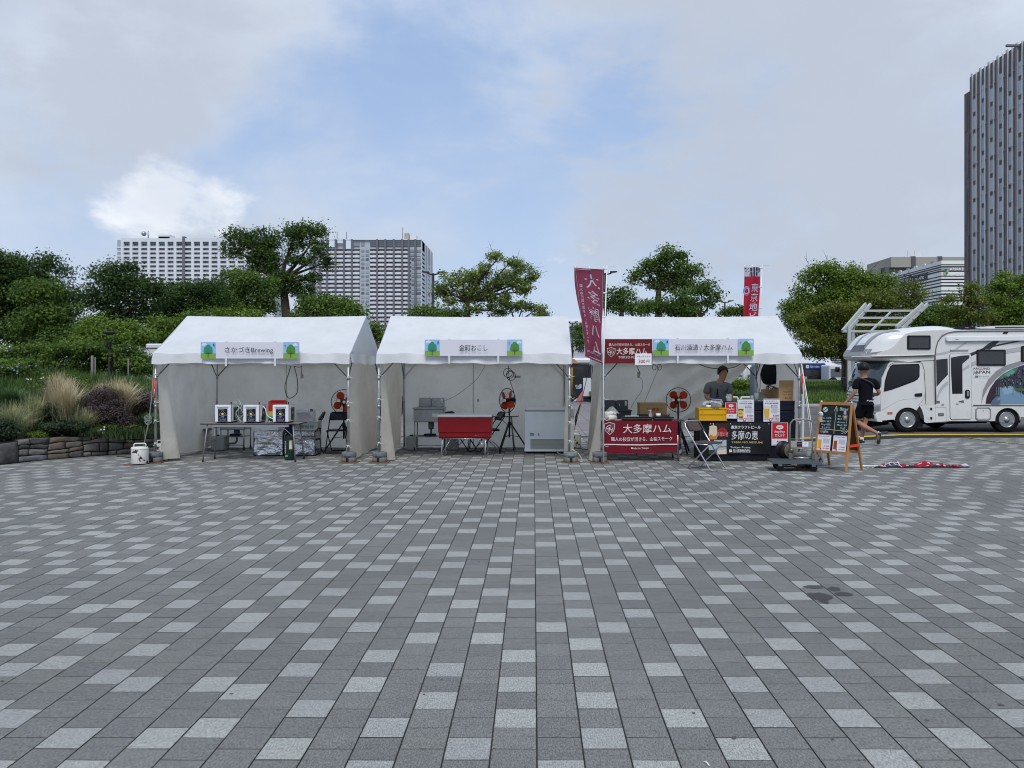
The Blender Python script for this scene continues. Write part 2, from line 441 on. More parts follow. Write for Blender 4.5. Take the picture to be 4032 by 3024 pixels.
def tile_bm(b,x,y,z=0.0,tilt=(0,0)):
 g = GAP / 2; s_ = TS - g; e = .0035
 lo = [(x + g,y + g,-.012),(x + s_,y + g,-.012),(x + s_,y + s_,-.012),(x + g,y + s_,-.012)]
 hi = [(p[0],p[1],z - .002 + tilt[0] * (p[0] - x - .1) + tilt[1] * (p[1] - y - .1)) for p in lo]
 tp = [(p[0] + (e if i in (0,3) else -e),p[1] + (e if i < 2 else -e),hi[i][2] + .002) for i,p in enumerate(lo)]
 V = [[b.bm.verts.new(q) for q in R_] for R_ in (lo,hi,tp)]
 for A,C in ((V[0],V[1]),(V[1],V[2])):
  for j in range(4):
   f = b.bm.faces.new((A[j],A[(j + 1) % 4],C[(j + 1) % 4],C[j])); f.material_index = b.mi if A is V[1] else b.ji
 f = b.bm.faces.new(V[2]); f.material_index = b.mi
pm = {}
for nm,mt in (('d',PDARK),('l',PLIGHT)):
 for k in range(4):
  b = nb(mt); b.m(JOINT); b.ji = 1; b.mi = 0; t_ = (rl.uniform(-.006,.006),rl.uniform(-.006,.006)); tile_bm(b,0,0,rl.uniform(-.0012,.0004),t_)
  pm[nm,k] = b.mesh('paver')
vis = []
for n in range(-40,40):
 for r in range(14,60):
  x,y = tile_origin(n,r); yc = y + .1
  if y + .2 < 3.2: continue
  pxc = 2101 + (x + .1) * 3050 / yc
  if -90 < pxc < 4122: vis.append((r,n))
vis.sort(key=lambda q: (tile_origin(q[1],q[0])[1],abs(q[1]))); near = set(vis[:298])
for (r,n) in near:
 x,y = tile_origin(n,r)
 o = link('paver',pm['l' if (n,r) in LIGHT else 'd',rl.randint(0,3)],pavement,(x,y,0))
fb = nb(PDARK); fb.m(PLIGHT); fb.m(JOINT); fb.ji = 2
for n in range(-NC,NC):
 for r in range(-8,97):
  if (r,n) in near: continue
  x,y = tile_origin(n,r)
  if y > 19.25 or y < -1.4: continue
  if y > 3 and abs(x) > y * .78 + 1.2: continue
  if y <= 3 and abs(x) > 3.4: continue
  fb.mi = 1 if (n,r) in LIGHT else 0
  tile_bm(fb,x,y,rl.uniform(-.001,.0003),(rl.uniform(-.004,.004),rl.uniform(-.004,.004)))
me = bpy.data.meshes.new('paver_field'); fb.bm.to_mesh(me); fb.bm.free()
for m_ in fb.mats: me.materials.append(m_)
o = link('paver_field',me,pavement); o['kind'] = 'stuff'
# water stain on the pavement
def blob(b,cx,cy,rx,ry,z,seed):
 rr = random.Random(seed); ph = [rr.uniform(0,6.28) for _ in range(3)]
 b.face([(cx + rx * math.cos(a) * (1 + .12 * math.sin(2 * a + ph[0]) + .08 * math.sin(3 * a + ph[1])),cy + ry * math.sin(a) * (1 + .12 * math.sin(2 * a + ph[0]) + .1 * math.sin(5 * a + ph[2])),z) for a in [2 * PI * i / 28 for i in range(28)]])
wet = bpy.data.materials.new('damp_stain'); wet.use_nodes = True
wt = wet.node_tree; wb = wt.nodes['Principled BSDF']; wb.inputs['Base Color'].default_value = (.040,.040,.038,1); wb.inputs['Roughness'].default_value = .55; wb.inputs['Alpha'].default_value = .72
sb = nb(wet)
for (px,py,rx,ry,sd_) in ((3205,2312,.075,.055,1),(3285,2320,.05,.06,2),(3322,2340,.06,.06,3),(3228,2350,.08,.11,4),(3243,2368,.035,.06,6)):
 Y = Yg(py); blob(sb,X(px,Y),Y,rx,ry,.0022 + .0005 * sd_,sd_)
o = sb.done('water_stain',pavement); o['label'] = 'dark damp splash mark on the grey pavers'
sg = nb(mat('gum_spot',(.085,.088,.088),.8)); rg_ = random.Random(12)
for k in range(26):
 Y = rg_.uniform(3.3,9); blob(sg,rg_.uniform(-.7,.62) * Y,Y,*([rg_.uniform(.005,.014)] * 2),.0026,k)
o = sg.done('gum_spots',pavement); o['kind'] = 'stuff'
lt = nb(WHITE); Y = Yg(3012); lt.tube([(X(2775,Y),Y + .02,.004),(X(2784,Y),Y + .012,.006),(X(2790,Y),Y - .012,.004)],.003,5)
tag(lt.done('paper_scrap'),'tiny white curved scrap on the paving at the bottom edge','scrap')
# surfaces beyond the pavers
plaza_m = bpy.data.materials.new('plaza_brown_slabs'); plaza_m.use_nodes = True
t = plaza_m.node_tree; n = t.nodes; l = t.links; b_ = n['Principled BSDF']; b_.inputs['Roughness'].default_value = .85
tcn = n.new('ShaderNodeTexCoord'); br = n.new('ShaderNodeTexBrick'); br.inputs['Scale'].default_value = 1.0
br.inputs['Color1'].default_value = (.215,.192,.187,1); br.inputs['Color2'].default_value = (.255,.232,.225,1); br.inputs['Mortar'].default_value = (.09,.085,.08,1)
br.inputs['Mortar Size'].default_value = .012; br.inputs['Brick Width'].default_value = .9; br.inputs['Row Height'].default_value = .45
mpn = n.new('ShaderNodeMapping'); mpn.inputs['Rotation'].default_value = (0,0,rad(90)); l.new(tcn.outputs['Object'],mpn.inputs[0]); l.new(mpn.outputs[0],br.inputs['Vector'])
nzn = n.new('ShaderNodeTexNoise'); nzn.inputs['Scale'].default_value = 1.2; nzn.inputs['Detail'].default_value = 8; l.new(tcn.outputs['Object'],nzn.inputs['Vector'])
mxn = n.new('ShaderNodeMix'); mxn.data_type = 'RGBA'; mxn.blend_type = 'MULTIPLY'; mxn.inputs[0].default_value = .6
l.new(br.outputs['Color'],mxn.inputs[6]); l.new(nzn.outputs['Color'],mxn.inputs[7])
gmn = n.new('ShaderNodeGamma'); l.new(mxn.outputs[2],gmn.inputs[0]); gmn.inputs[1].default_value = .88; l.new(gmn.outputs[0],b_.inputs['Base Color'])
p = nb(plaza_m); p.grid(lambda a,b: (-30 + 42 * a,19.7 + 23 * b,-.006),1,1); struct(p.done('plaza'))
rd = nb(mat('road_asphalt',(.115,.108,.106),.88,var=.22,vscale=1.1,bump=.4,bscale=120,dirt=(.2,.19,.18),dscale=1.6,damt=.5))
rd.grid(lambda a,b: (4.3 + 60 * a,19.28 + 17.5 * b,.0),1,1); struct(rd.done('road'))
# grass mound beyond the road
lm = mat('lawn_soil',(.045,.075,.020),.95,var=.45,vscale=3,dirt=(.12,.12,.05),dscale=.8,damt=.5)
def mound_z(x,y):
 t_ = max(0,min(1,(y - 36) / 12)); s_ = t_ * t_ * (3 - 2 * t_)
 return .12 + .75 * s_ + .08 * math.sin(x * .35) * s_ + .07 * noise.noise(Vector((x * .4,y * .4,0)))
lw = nb(lm); lw.grid(lambda a,b: (3 + 62 * a,36 + 34 * b,mound_z(3 + 62 * a,36 + 34 * b)),60,30)
lawn = lw.done('lawn',normals=True); struct(lawn)
kb = nb(mat('kerb_concrete',(.36,.36,.35),.85,var=.15)); kb.box(3,35.7,0,65,36.0,.14); kb.done('kerb',bevel=.02)
struct(bpy.data.objects['kerb'])
def blades(name,n,area,h,w,col,seed,zf,var=.5,lean=.3,parent=None,bend=.4):
 """field of grass blades (two triangles each)"""
 r = np.random.default_rng(seed); P = area(r,n); n = len(P)
 zz = np.array([zf(x,y) for x,y in P]); hh = h * r.uniform(.5,1.25,n); a = r.uniform(0,2 * PI,n); la = r.uniform(0,2 * PI,n); ln = r.uniform(0,lean,n) * hh
 dx,dy = np.cos(a) * w / 2,np.sin(a) * w / 2
 base = np.stack([P[:,0],P[:,1],zz],1)
 d = np.stack([dx,dy,np.zeros(n)],1); tip = base + np.stack([np.cos(la) * ln,np.sin(la) * ln,hh],1); mid = base + np.stack([np.cos(la) * ln * bend,np.sin(la) * ln * bend,hh * .6],1)
 V = np.stack([base - d,base + d,mid - d * .7,mid + d * .7,tip],1).reshape(-1,3)
 k = np.arange(n)[:,None] * 5
 F4 = k + np.array([[0,1,3,2]]); F3 = k + np.array([[2,3,4]])
 me = bpy.data.meshes.new(name); me.vertices.add(len(V)); me.vertices.foreach_set('co',V.ravel())
 me.loops.add(n * 7); me.loops.foreach_set('vertex_index',np.concatenate([F4.ravel(),F3.ravel()]))
 me.polygons.add(n * 2); me.polygons.foreach_set('loop_start',np.concatenate([np.arange(n) * 4,n * 4 + np.arange(n) * 3])); me.polygons.foreach_set('loop_total',np.concatenate([np.full(n,4),np.full(n,3)]))
 at = me.attributes.new('tint','FLOAT','POINT'); at.data.foreach_set('value',np.repeat(r.uniform(0,1,n),5).astype(np.float32))
 me.update(calc_edges=True); me.materials.append(mat(name + '_leaf',col,.75,var=var,attr='tint',transl=.25))
 return link(name,me,parent)
o = blades('lawn_grass',26000,lambda r,n: np.stack([r.uniform(4,26,n),36 + 14 * r.uniform(0,1,n) ** 1.4],1),.16,.035,(.095,.165,.035),3,mound_z)
tag(o,'green grass covering the mound between the road and the buses','grass',kind='stuff')
# ================================================================== TENTS
CLOTH = mat('tent_roof_cloth',(.80,.82,.835),.62,var=.05,vscale=1.6,bump=.7,bscale=3.2,transl=.34,dirt=(.52,.52,.50),dscale=2.2,damt=.16,bdist=.03)
WALLC = mat('tent_wall_cloth',(.83,.79,.70),.7,var=.07,vscale=1.3,bump=.8,bscale=3,transl=.60,dirt=(.38,.35,.28),dscale=1.7,damt=.30,bdist=.03)
STEEL = mat('galvanised_steel',(.36,.37,.38),.42,metal=.75,var=.2,vscale=8)
DSTEEL = mat('dull_dark_steel',(.10,.105,.11),.5,metal=.5)
CAST = mat('cast_grey_weight',(.15,.16,.165),.75,metal=.1,var=.25,vscale=14,bump=.6,bscale=70,dirt=(.30,.31,.30),dscale=9,damt=.5)
GWEIGHT = mat('greenish_cast_weight',(.19,.215,.20),.75,var=.25,vscale=12,bump=.6,bscale=70,dirt=(.10,.10,.09),dscale=9,damt=.6)
PLY = mat('weathered_plywood',(.16,.09,.055),.85,var=.3,vscale=10)
ROPEW = mat('white_cord',(.72,.72,.68),.8)
SEAM = mat('cloth_seam',(.50,.48,.43),.8,transl=.3)
TY = 14.0; TD = 2.70; EZ = 1.93; RZ = 2.73; VZ = 1.785; YR = 1.35
def nz3(x,y,z): return noise.noise(Vector((x,y,z)))
def side_wall(b,xw,inw,seed,A=.30,flare=.05,y0=.02,y1=TD - .02,ztop=1.86):
 """inw: +1 when the inside of the tent lies towards +x"""
 def fn(u,v):
  y = y0 + (y1 - y0) * u; z = .015 + (ztop - .015) * v
  down = 1 - v
  bumpu = math.exp(-((u - .10) / .075) ** 2)
  x = inw * A * down * bumpu
  amp = .012 + .03 * down
  x += amp * math.sin(u * 17 + seed + 1.5 * v) * math.sin(u * 5.3 + seed * 2) + .02 * down * nz3(u * 5,v * 2.2,seed)
  x -= inw * flare * down ** 2 * (1 - math.exp(-u * 8))
  z += .02 * math.sin(u * 14 + seed) * down ** 6 + .015
  return (xw + x,y,z)
 b.grid(fn,44,22); return b
def make_tent(x0,x1,label,seed,wallA=(.30,.12),back='full',fl=.05):
 xc = (x0 + x1) / 2; w = (x1 - x0) / 2
 t = thing('market_tent',label,'tent',(xc,TY,0),0,'white pipe tents in a row')
 # posts
 for sx in (-1,1):
  for y in (0,TD):
   lean = random.uniform(-.015,.015)
   b = nb(STEEL); b.tube([(sx * w + lean,y,.02),(sx * w,y,1.0),(sx * w,y,EZ)],.0215,10)
   b.tube([(sx * w + lean * .2,y,.98),(sx * w,y,1.04)],.027,10); b.tube([(sx * w,y,1.49),(sx * w,y,1.55)],.030,10)
   b.done('post',t)
 # frame tubes
 b = nb(STEEL)
 for y,z in ((0,EZ - .01),(TD,EZ - .01),(YR,RZ - .06)): b.tube([(-w,y,z),(w,y,z)],.019,8)
 for sx in (-1,1):
  b.tube([(sx * (w - .03),0,EZ - .03),(sx * (w - .03),YR,RZ - .075),(sx * (w - .03),TD,EZ - .03)],.019,8)
  b.tube([(sx * w,0,EZ),(sx * w,TD,EZ)],.016,8)
 b.done('roof_frame',t)
 for sx in (-1,1):
  for y,dy in ((0,1),(TD,-1)):
   b = nb(DSTEEL); b.tube([(sx * w,y,1.52),(sx * (w - .36),y,EZ - .02)],.011,6); b.done('brace',t)
   b = nb(DSTEEL); b.tube([(sx * w,y,1.52),(sx * w,y + dy * .38,EZ - .02)],.011,6); b.done('brace',t)
 # roof: front slope and back slope
 ov = .035
 def roof(front):
  def fn(u,v):
   x = -w - ov + (2 * w + 2 * ov) * u
   sag = math.sin(PI * v) * (-.022 - .012 * math.sin(PI * u)) + .014 * nz3(u * 7 + seed,v * 3,3) * math.sin(PI * v)
   sag += .010 * math.sin(u * 34 + seed) * (1 - v) ** 5
   sag -= .006 * math.sin(PI * u) * v ** 3
   ridge_sag = -.018 * math.sin(PI * u) * v ** 4
   y = (-.03 + (YR + .03) * v) if front else (TD + .03 - (TD + .03 - YR) * v)
   return (x,y,EZ + .035 + (RZ + .012 - EZ - .035) * v + sag + ridge_sag)
  return fn
 b = nb(CLOTH); b.grid(roof(True),60,16); b.grid(roof(False),40,10)
 # valances, front, back and sides
 def val(u,v,y,s):
  x = -w - ov + (2 * w + 2 * ov) * u
  d = 1 - v
  yy = y - s * (.006 + d * (.03 + .018 * math.sin(u * 23 + seed) + .012 * math.sin(u * 61 + seed * 3)))
  zz = EZ + .035 - (EZ + .035 - VZ) * d - .010 * math.sin(u * 19 + seed) * d - .006 * math.sin(u * 47) * d + .010 * math.sin(u * 34 + seed) * v ** 3
  return (x,yy,zz)
 b.grid(lambda u,v: val(u,v,-.03,1),90,7)
 b.grid(lambda u,v: val(u,v,TD + .03,-1),40,4)
 for sx in (-1,1):
  def sval(u,v,sx=sx):
   y = -.03 + (TD + .06) * u; d = 1 - v
   return (sx * (w + ov + d * (.025 + .02 * math.sin(u * 18 + seed))),y,EZ + .04 - (EZ + .04 - VZ - .02 * math.sin(u * 26 + seed)) * d)
  b.grid(sval,40,5)
  def gable(u,v,sx=sx):
   y = -.03 + (TD + .06) * u; h = (1 - abs(2 * u - 1)) * (RZ + .01 - EZ - .035)
   return (sx * (w + ov) + .018 * sx * math.sin(u * 9 + seed) * v * (1 - v) * 2,y,EZ + .035 + h * v)
  b.grid(gable,24,6)
 b.done('roof',t)
 for i,(sx,A) in enumerate(((-1,wallA[0]),(1,wallA[1]))):
  b = nb(WALLC); side_wall(b,sx * w,-sx,seed + i * 2.3,A,flare=fl if sx < 0 else .04)
  b.done('side_wall',t)
 # back wall
 b = nb(WALLC)
 def bw(u,v):
  z = .01 + 1.87 * v; W_ = 2 * w
  if back == 'lifted':
   W_ = min(2 * w,1.50 + (3.46 - 1.50) * (z / 1.88) ** .93)
  x = -w + W_ * u
  y = TD - .015 + .012 * math.sin(u * 21 + seed) + .03 * nz3(u * 3,v * 3,seed)
  if back == 'lifted':
   k = u ** 2; y += .09 * k * math.sin((u * 1.9 - v * .9) * 15) - .12 * k * (1 - v)
  else:
   y -= .018 * math.exp(-((v - .27) / .02) ** 2)
  return (x,y,z)
 b.grid(bw,60,30)
 b.done('back_wall',t)
 b = nb(SEAM)
 for q in ((.43,.435) if back != 'lifted' else (.46,.465)):
  pass
 b.grid(lambda u,v: (lambda p_: (p_[0],p_[1] - .004,p_[2]))(bw(.432 + .006 * u,v)),1,30)
 b.done('seam',t)
 # cords that tie the cloth to the posts
 for sx in (-1,1):
  for z in (.35,.78,1.15,1.60):
   b = nb(ROPEW); z += random.uniform(-.05,.05); x = sx * w
   b.tube([(x + .03 * math.cos(a),.03 * math.sin(a),z) for a in [i * PI / 4 for i in range(8)]],.004,5,closed=True)
   b.tube([(x,-.03,z),(x + .05,-.045,z - .03),(x + .09,-.04,z - .02)],.004,5); b.tube([(x,-.03,z),(x - .02,-.045,z - .06)],.004,5)
   b.done('tie_cord',t)
 return t
TX = [(-6.83,-3.35),(-2.795,.65),(1.262,4.80)]
make_tent(*TX[0],'white pipe tent furthest left, beside the planted bed, with beer dispensers on a table',1.0,(.34,.10))
make_tent(*TX[1],'middle white pipe tent sheltering a red cooler, a sink and a chest freezer',2.7,(.26,.10))
make_tent(*TX[2],'right-hand white pipe tent over a black beer counter, its back wall pulled aside',4.1,(-.16,.06),back='lifted',fl=.14)
# ---- weights on the posts
def weight(x,y,label,m=CAST,full=True):
 t = thing('post_weight',label,'weight',(x,y,0),random.uniform(-.1,.1),'cast weights on the tent posts')
 for k in (0,1):
  b = nb(m if k else (CAST if m is CAST else GWEIGHT)); z = .018 + k * .088
  n = 28; pts = [(.128 * math.cos(2 * PI * i / n),.118 * math.sin(2 * PI * i / n)) for i in range(n)]
  b.lathe([(.126,z),(.131,z + .012),(.131,z + .070),(.124,z + .083)],n=n)
  b.done('weight_block',t)
 b = nb(BLACK); b.box(-.022,-.1335,.02,.022,-.126,.095); b.box(-.06,-.1335,.112,.06,-.1295,.122); b.done('slot',t)
 b = nb(CAST)
 b.tube([(-.075,-.03,.185),(-.075,-.03,.205),(.075,-.03,.205),(.075,-.03,.185)],.008,6); b.done('carry_bar',t)
 p_ = nb(PLY); p_.box(x - .165,y - .15,.001,x + .165,y + .15,.016)
 o = p_.done('base_board'); tag(o,'thin brown plywood board under the ' + label.split(' at ')[0],'board','boards under the weights')
 # board is a thing of its own, set on the paving
 return t
weight(TX[0][0] + .0,13.98,'grey weight at the far left post of the left tent, beside the white rusty canister')
weight(TX[0][1] + .02,13.98,'grey weight at the right front post of the left tent, below its fan')
weight(TX[1][0] + .02,13.98,'grey weight at the left front post of the middle tent')
weight(TX[1][1] + .02,13.98,'greenish weight at the right front post of the middle tent, next to the freezer',GWEIGHT)
weight(TX[2][0] - .07,13.98,'grey weight at the left front post of the ham stall',CAST)
weight(TX[2][1] + .06,13.98,'grey weight behind the platform trolley',CAST)
nm_ = {0: 'left of the left tent, beside the stone bed',1: 'under the right post of the left tent',2: 'under the left post of the middle tent',3: 'under the right post of the middle tent',4: 'under the left post of the ham stall',5: 'behind the platform trolley'}
for i,o in enumerate([o for o in bpy.data.objects if o.name.startswith('base_board')]):
 o['label'] = 'thin brown plywood board on the paving ' + nm_[i]
ENAMEL = bpy.data.materials.new('chipped_white_enamel'); ENAMEL.use_nodes = True
t = ENAMEL.node_tree; n = t.nodes; l = t.links; b_ = n['Principled BSDF']; b_.inputs['Roughness'].default_value = .5
tcn = n.new('ShaderNodeTexCoord'); z1 = n.new('ShaderNodeTexNoise'); z1.inputs['Scale'].default_value = 9; z1.inputs['Detail'].default_value = 5; l.new(tcn.outputs['Object'],z1.inputs['Vector'])
r1 = n.new('ShaderNodeMapRange'); r1.inputs[1].default_value = .605; r1.inputs[2].default_value = .62; l.new(z1.outputs['Fac'],r1.inputs[0])
mm_ = n.new('ShaderNodeMix'); mm_.data_type = 'RGBA'; l.new(r1.outputs[0],mm_.inputs[0]); mm_.inputs[6].default_value = (.66,.65,.60,1); mm_.inputs[7].default_value = (.045,.02,.012,1)
l.new(mm_.outputs[2],b_.inputs['Base Color'])
def canister(x,y,label,s=1.0,rot=0):
 t = thing('weight_canister',label,'canister',(x,y,.018),rot,'white rusty canister weights')
 b = nb(ENAMEL); b.lathe([(.138,0),(.142,.01),(.142,.27),(.136,.29),(.12,.292)],n=32); b.done('body',t)
 b = nb(ENAMEL); b.tube([(-.10,0,.285),(-.098,0,.335),(-.08,0,.352),(.08,0,.352),(.098,0,.335),(.10,0,.285)],.011,8); b.done('handle',t)
 b = nb(ENAMEL); b.tube([(.143 * math.cos(a),.143 * math.sin(a),.262) for a in [i * PI / 12 for i in range(24)]],.005,5,closed=True); b.done('rim',t)
 return t
Yc = Yg(1832) + .14
canister(X(551,Yc),Yc,'white rust-chipped canister with a handle, left of the left tent',rot=.2)
b = nb(PLY); b.box(X(500,Yc) + .02,Yc - .17,.001,TX[0][0] - .17,Yc + .16,.016)
tag(b.done('base_board'),'thin brown board under the white rust-chipped canister','board','boards under the weights')
canister(TX[0][0] - .02,14.30,'white canister half hidden behind the grey weight of the left tent')
canister(X(2262,16.6),16.6,'white canister standing in the gap between the middle and right tents')
canister(X(3205,13.6),13.55,'white canister with brown chips behind the platform trolley')
# ---- guy ropes and markers
def rope(pts,r,m,label,name='guy_rope',grp=None):
 b = nb(m); b.tube(pts,r,6); return tag(b.done(name),label,'rope',grp)
GREYR = mat('grey_rope',(.25,.26,.26),.8)
DARKR = mat('dark_rope',(.03,.03,.033),.7)
rope([(X(607,14),14.0,1.80),(X(600,14),13.98,1.2),(X(592,14),13.95,.75),(X(575,13.8),13.72,.33)],.008,GREYR,'grey guy rope from the left tent down to the rusty canister')
b = nb(GREYR)
for k in range(5):
 b.tube([(X(590,14) + .05 * math.cos(a) + random.uniform(-.02,.02),13.93 + .02 * math.sin(a),.72 + .04 * math.sin(a) + k * .025) for a in [i * PI / 4 for i in range(8)]],.006,5,closed=True)
tag(b.done('rope_knot'),'loose knot of grey rope hanging left of the left tent','rope')
REDTUBE = mat('red_marker',(.72,.055,.02),.45)
def marker(x,y,z0,z1,label):
 t = thing('rope_marker',label,'marker',(x,y,z0),0,'red markers on the guy ropes')
 b = nb(REDTUBE); b.tube([(0,0,0),(.006,0,z1 - z0)],.019,10); b.done('sleeve',t)
 b = nb(WHITE); b.tube([(0,-.016,.02),(.008,-.017,(z1 - z0) * .5)],.004,5); b.done('cord',t)
marker(X(608,13.9),13.9,Z(1568,13.9),Z(1494,13.9),'red sleeve on the rope at the left edge of the left tent')
marker(X(3158,13.9),13.9,Z(1550,13.9),Z(1470,13.9),'red sleeve on the rope at the right edge of the right tent')
rope([(TX[2][1] + .02,13.95,1.82),(X(3195,13.5),13.5,.72),(X(3215,13.3),13.45,.32)],.007,ROPEW,'pale rope slanting from the right tent to the ground by the trolley')
rope([(TX[2][1] + .02,13.97,1.80),(X(3188,13.6),13.6,.70),(X(3200,13.5),13.5,.2)],.006,ROPEW,'second pale rope beside the trolley, slightly further left')
rope([(TX[2][1] + .035,13.96,1.62),(TX[2][1] + .055,13.95,1.1),(TX[2][1] + .045,13.95,.40),(TX[2][1] + .06,13.95,.12)],.024,CLOTH,'rolled white side curtain tied to the right post of the right tent','rolled_curtain')
bpy.data.objects['rolled_curtain']['category'] = 'curtain'
rope([(X(2322,15.2),15.2,1.75),(X(2290,15.9),15.9,1.05),(X(2268,16.3),16.3,.55),(X(2255,16.5),16.5,.30)],.007,DARKR,'dark rope crossing the gap between the middle and right tents')
b = nb(DARKR); b.tube([(X(2283,16),16,.95),(X(2268,16.1),16.1,.70),(X(2266,16.2),16.2,.52)],[.008,.02,.012],6)
tag(b.done('rope_tensioner'),'black strap buckle on the dark rope in the gap between tents','buckle')
b = nb(DARKR); b.tube([(X(2250,16.4),16.4,.05),(X(2280,16.2),16.3,.02),(X(2310,16.4),16.2,.012),(X(2325,16.6),16.5,.012)],.009,6)
tag(b.done('floor_cable'),'dark cable lying on the paving in the gap between tents','cable')
rope([(X(460,14.9),14.9,.012),(X(505,14.7),14.7,.012),(X(560,14.6),14.62,.012)],.008,DARKR,'black cable on the paving beside the stone bed','floor_cable')
# ---- stall signboards
P_SKY = mat('print_sky',(.30,.50,.74),.5); P_GRN = mat('print_grass',(.20,.38,.06),.5); P_TREE = mat('print_tree_teal',(.035,.26,.17),.5)
P_TREE2 = mat('print_tree_green',(.07,.25,.045),.5); P_TRUNK = mat('print_trunk',(.16,.07,.03),.5); P_SIGN = mat('print_lilac_white',(.66,.66,.72),.45)
P_CLOUD = mat('print_cloud',(.62,.72,.82),.5); P_BIRD = mat('print_bird',(.03,.07,.25),.5); P_RED = mat('print_red',(.6,.06,.05),.5)
def picture(P,x0,x1,h,kind):
 w = x1 - x0; cx = (x0 + x1) / 2
 P.rect(x0,h * .33,x1,h,P_SKY); P.rect(x0,0,x1,h * .33,P_GRN,up=False)
 P.layer()
 for dx,dy,r in ((-.32,.84,.07),(-.24,.87,.08),(-.15,.84,.06)) if kind == 0 else ((.22,.82,.07),(.30,.85,.08),(.38,.81,.06)):
  P.disc(cx + dx * w,dy * h,r * h * 1.4,P_CLOUD,up=False,ry=r * h)
  P.layer()
 tm = P_TREE if kind == 0 else P_TREE2
 for dx,dy,r in ((0,.72,.14),(-.11,.60,.15),(.12,.60,.15),(-.15,.46,.14),(.15,.46,.14),(0,.50,.19)):
  P.disc(cx + dx * w,dy * h,r * h,tm)
 P.poly([(cx - .025 * h,.10 * h),(cx + .025 * h,.10 * h),(cx + .015 * h,.5 * h),(cx - .015 * h,.5 * h)],P_TRUNK)
 P.line([(cx,.32 * h),(cx - .07 * h,.46 * h)],.016 * h,P_TRUNK); P.line([(cx,.28 * h),(cx + .07 * h,.44 * h)],.016 * h,P_TRUNK)
 if kind == 0: P.poly([(cx + .34 * w,.74 * h),(cx + .37 * w,.84 * h),(cx + .44 * w,.94 * h),(cx + .41 * w,.83 * h),(cx + .46 * w,.80 * h)],P_BIRD); P.disc(cx + .38 * w,.85 * h,.05 * h,P_BIRD,ry=.03 * h)
 else: P.poly([(cx - .44 * w,.80 * h),(cx - .38 * w,.84 * h),(cx - .30 * w,.80 * h),(cx - .36 * w,.76 * h)],P_RED)
def signboard(px0,px1,py0,py1,txt,tw,th,label,brackets):
 Y = 13.88; x0 = X(px0,Y); x1 = X(px1,Y); zb = Z(py1,Y); h = Z(py0,Y) - zb; w = x1 - x0
 t = thing('stall_signboard',label,'sign',(x0,Y,zb),0,'tree-bordered stall name signs')
 b = nb(P_SIGN); b.box(0,0,0,w,.03,h); b.done('board',t,bevel=.002)
 P = Panel((0,0,0),lift=.0005); pw = .155 * w
 P.rect(pw,0.002,w - pw,h - .002,P_SIGN)
 picture(P,0.002,pw,h,0); picture(P,w - pw,w - .002,h,1)
 P.text(txt,w / 2,h * .5,th,INK,bold=.003,width=tw)
 P.done('sign_print',t)
 for bx in brackets:
  b = nb(mat('white_bracket',(.62,.63,.64),.5)); xx = X(bx,Y) - x0
  b.box(xx - .018,-.006,-.135,xx + .018,.006,.01); b.done('bracket',t); b = nb(mat('white_bracket',(.62,.63,.64),.5)); b.box(xx - .018,.0001,h,xx + .018,.05,h + .012); b.done('top_hook',t)
 return t
signboard(790,1177,1347,1412,'さかづきBrewing',.86,.105,'white signboard of the left tent with a tree picture at each end, lettered さかづきBrewing',(890,1083))
signboard(1672,2057,1337,1402,'金町おこし',.51,.108,'white signboard of the middle tent with a tree picture at each end, lettered 金町おこし',(1769,1962))
signboard(2572,2967,1334,1401,'石川酒造 / 大多摩ハム',1.03,.104,'white signboard of the right tent with a tree picture at each end, lettered 石川酒造 / 大多摩ハム',(2669,2866))
# maroon hanging board and price card
MAROON = mat('maroon_board',(.135,.012,.018),.55); CREAM = mat('cream_print',(.66,.60,.55),.5)
def shield(P,cx,cy,s):
 """shield outline with interlaced letters"""
 pts = [(-.5,.42),(-.22,.48),(0,.58),(.22,.48),(.5,.42),(.5,.05),(.36,-.3),(0,-.62),(-.36,-.3),(-.5,.05)]
 P.poly([(cx + a * s,cy + b * s) for a,b in pts],CREAM)
 P.poly([(cx + a * s * .9,cy + b * s * .9) for a,b in pts],MAROON)
 gm = mat('shield_grey',(.13,.08,.08),.5)
 P.poly([(cx + a * s * .86,cy + b * s * .86) for a,b in [(0,.56),(.22,.47),(.5,.42),(.5,.05),(0,.05)]],gm)
 P.poly([(cx + a * s * .86,cy + b * s * .86) for a,b in [(0,.02),(-.5,.02),(-.36,-.3),(0,-.6)]],gm)
 P.text('G',cx - .12 * s,cy + .08 * s,.52 * s,CREAM,italic=.35); P.text('H',cx + .10 * s,cy - .12 * s,.5 * s,CREAM,italic=.35)
Y = 13.86; x0 = X(2380,Y); x1 = X(2569,Y); zb = Z(1431,Y); h = Z(1335,Y) - zb; w = x1 - x0
t = thing('hanging_board','dark maroon board with white lettering and a shield, left of the right tent signboard','sign',(x0,Y,zb))
b = nb(MAROON); b.box(0,0,0,w,.02,h); b.done('board',t,bevel=.002)
P = Panel((0,0,0)); P.text('職人の技術が活きる、山桜スモーク',w * .52,h * .77,.05,CREAM,.008,width=w * .86)
shield(P,w * .14,h * .47,.15); P.text('大多摩ハム',w * .57,h * .50,.12,CREAM,.014,width=w * .64); P.text('TOKYO FUSSA 1932',w * .60,h * .25,.055,CREAM,.012,width=w * .62)
P.done('lettering',t)
Y = 13.83; xa = X(2500,Y); xb = X(2566,Y); zb = Z(1437,Y); h = Z(1392,Y) - zb; w = xb - xa
t = thing('price_card','small white card reading 300円, pinned to the corner of the maroon board','card',(xa,Y,zb),rad(1.5))
b = nb(WHITE); b.box(0,0,0,w,.004,h); b.done('card',t)
P = Panel((0,0,0)); CRIM = mat('crimson_ink',(.30,.015,.04),.5)
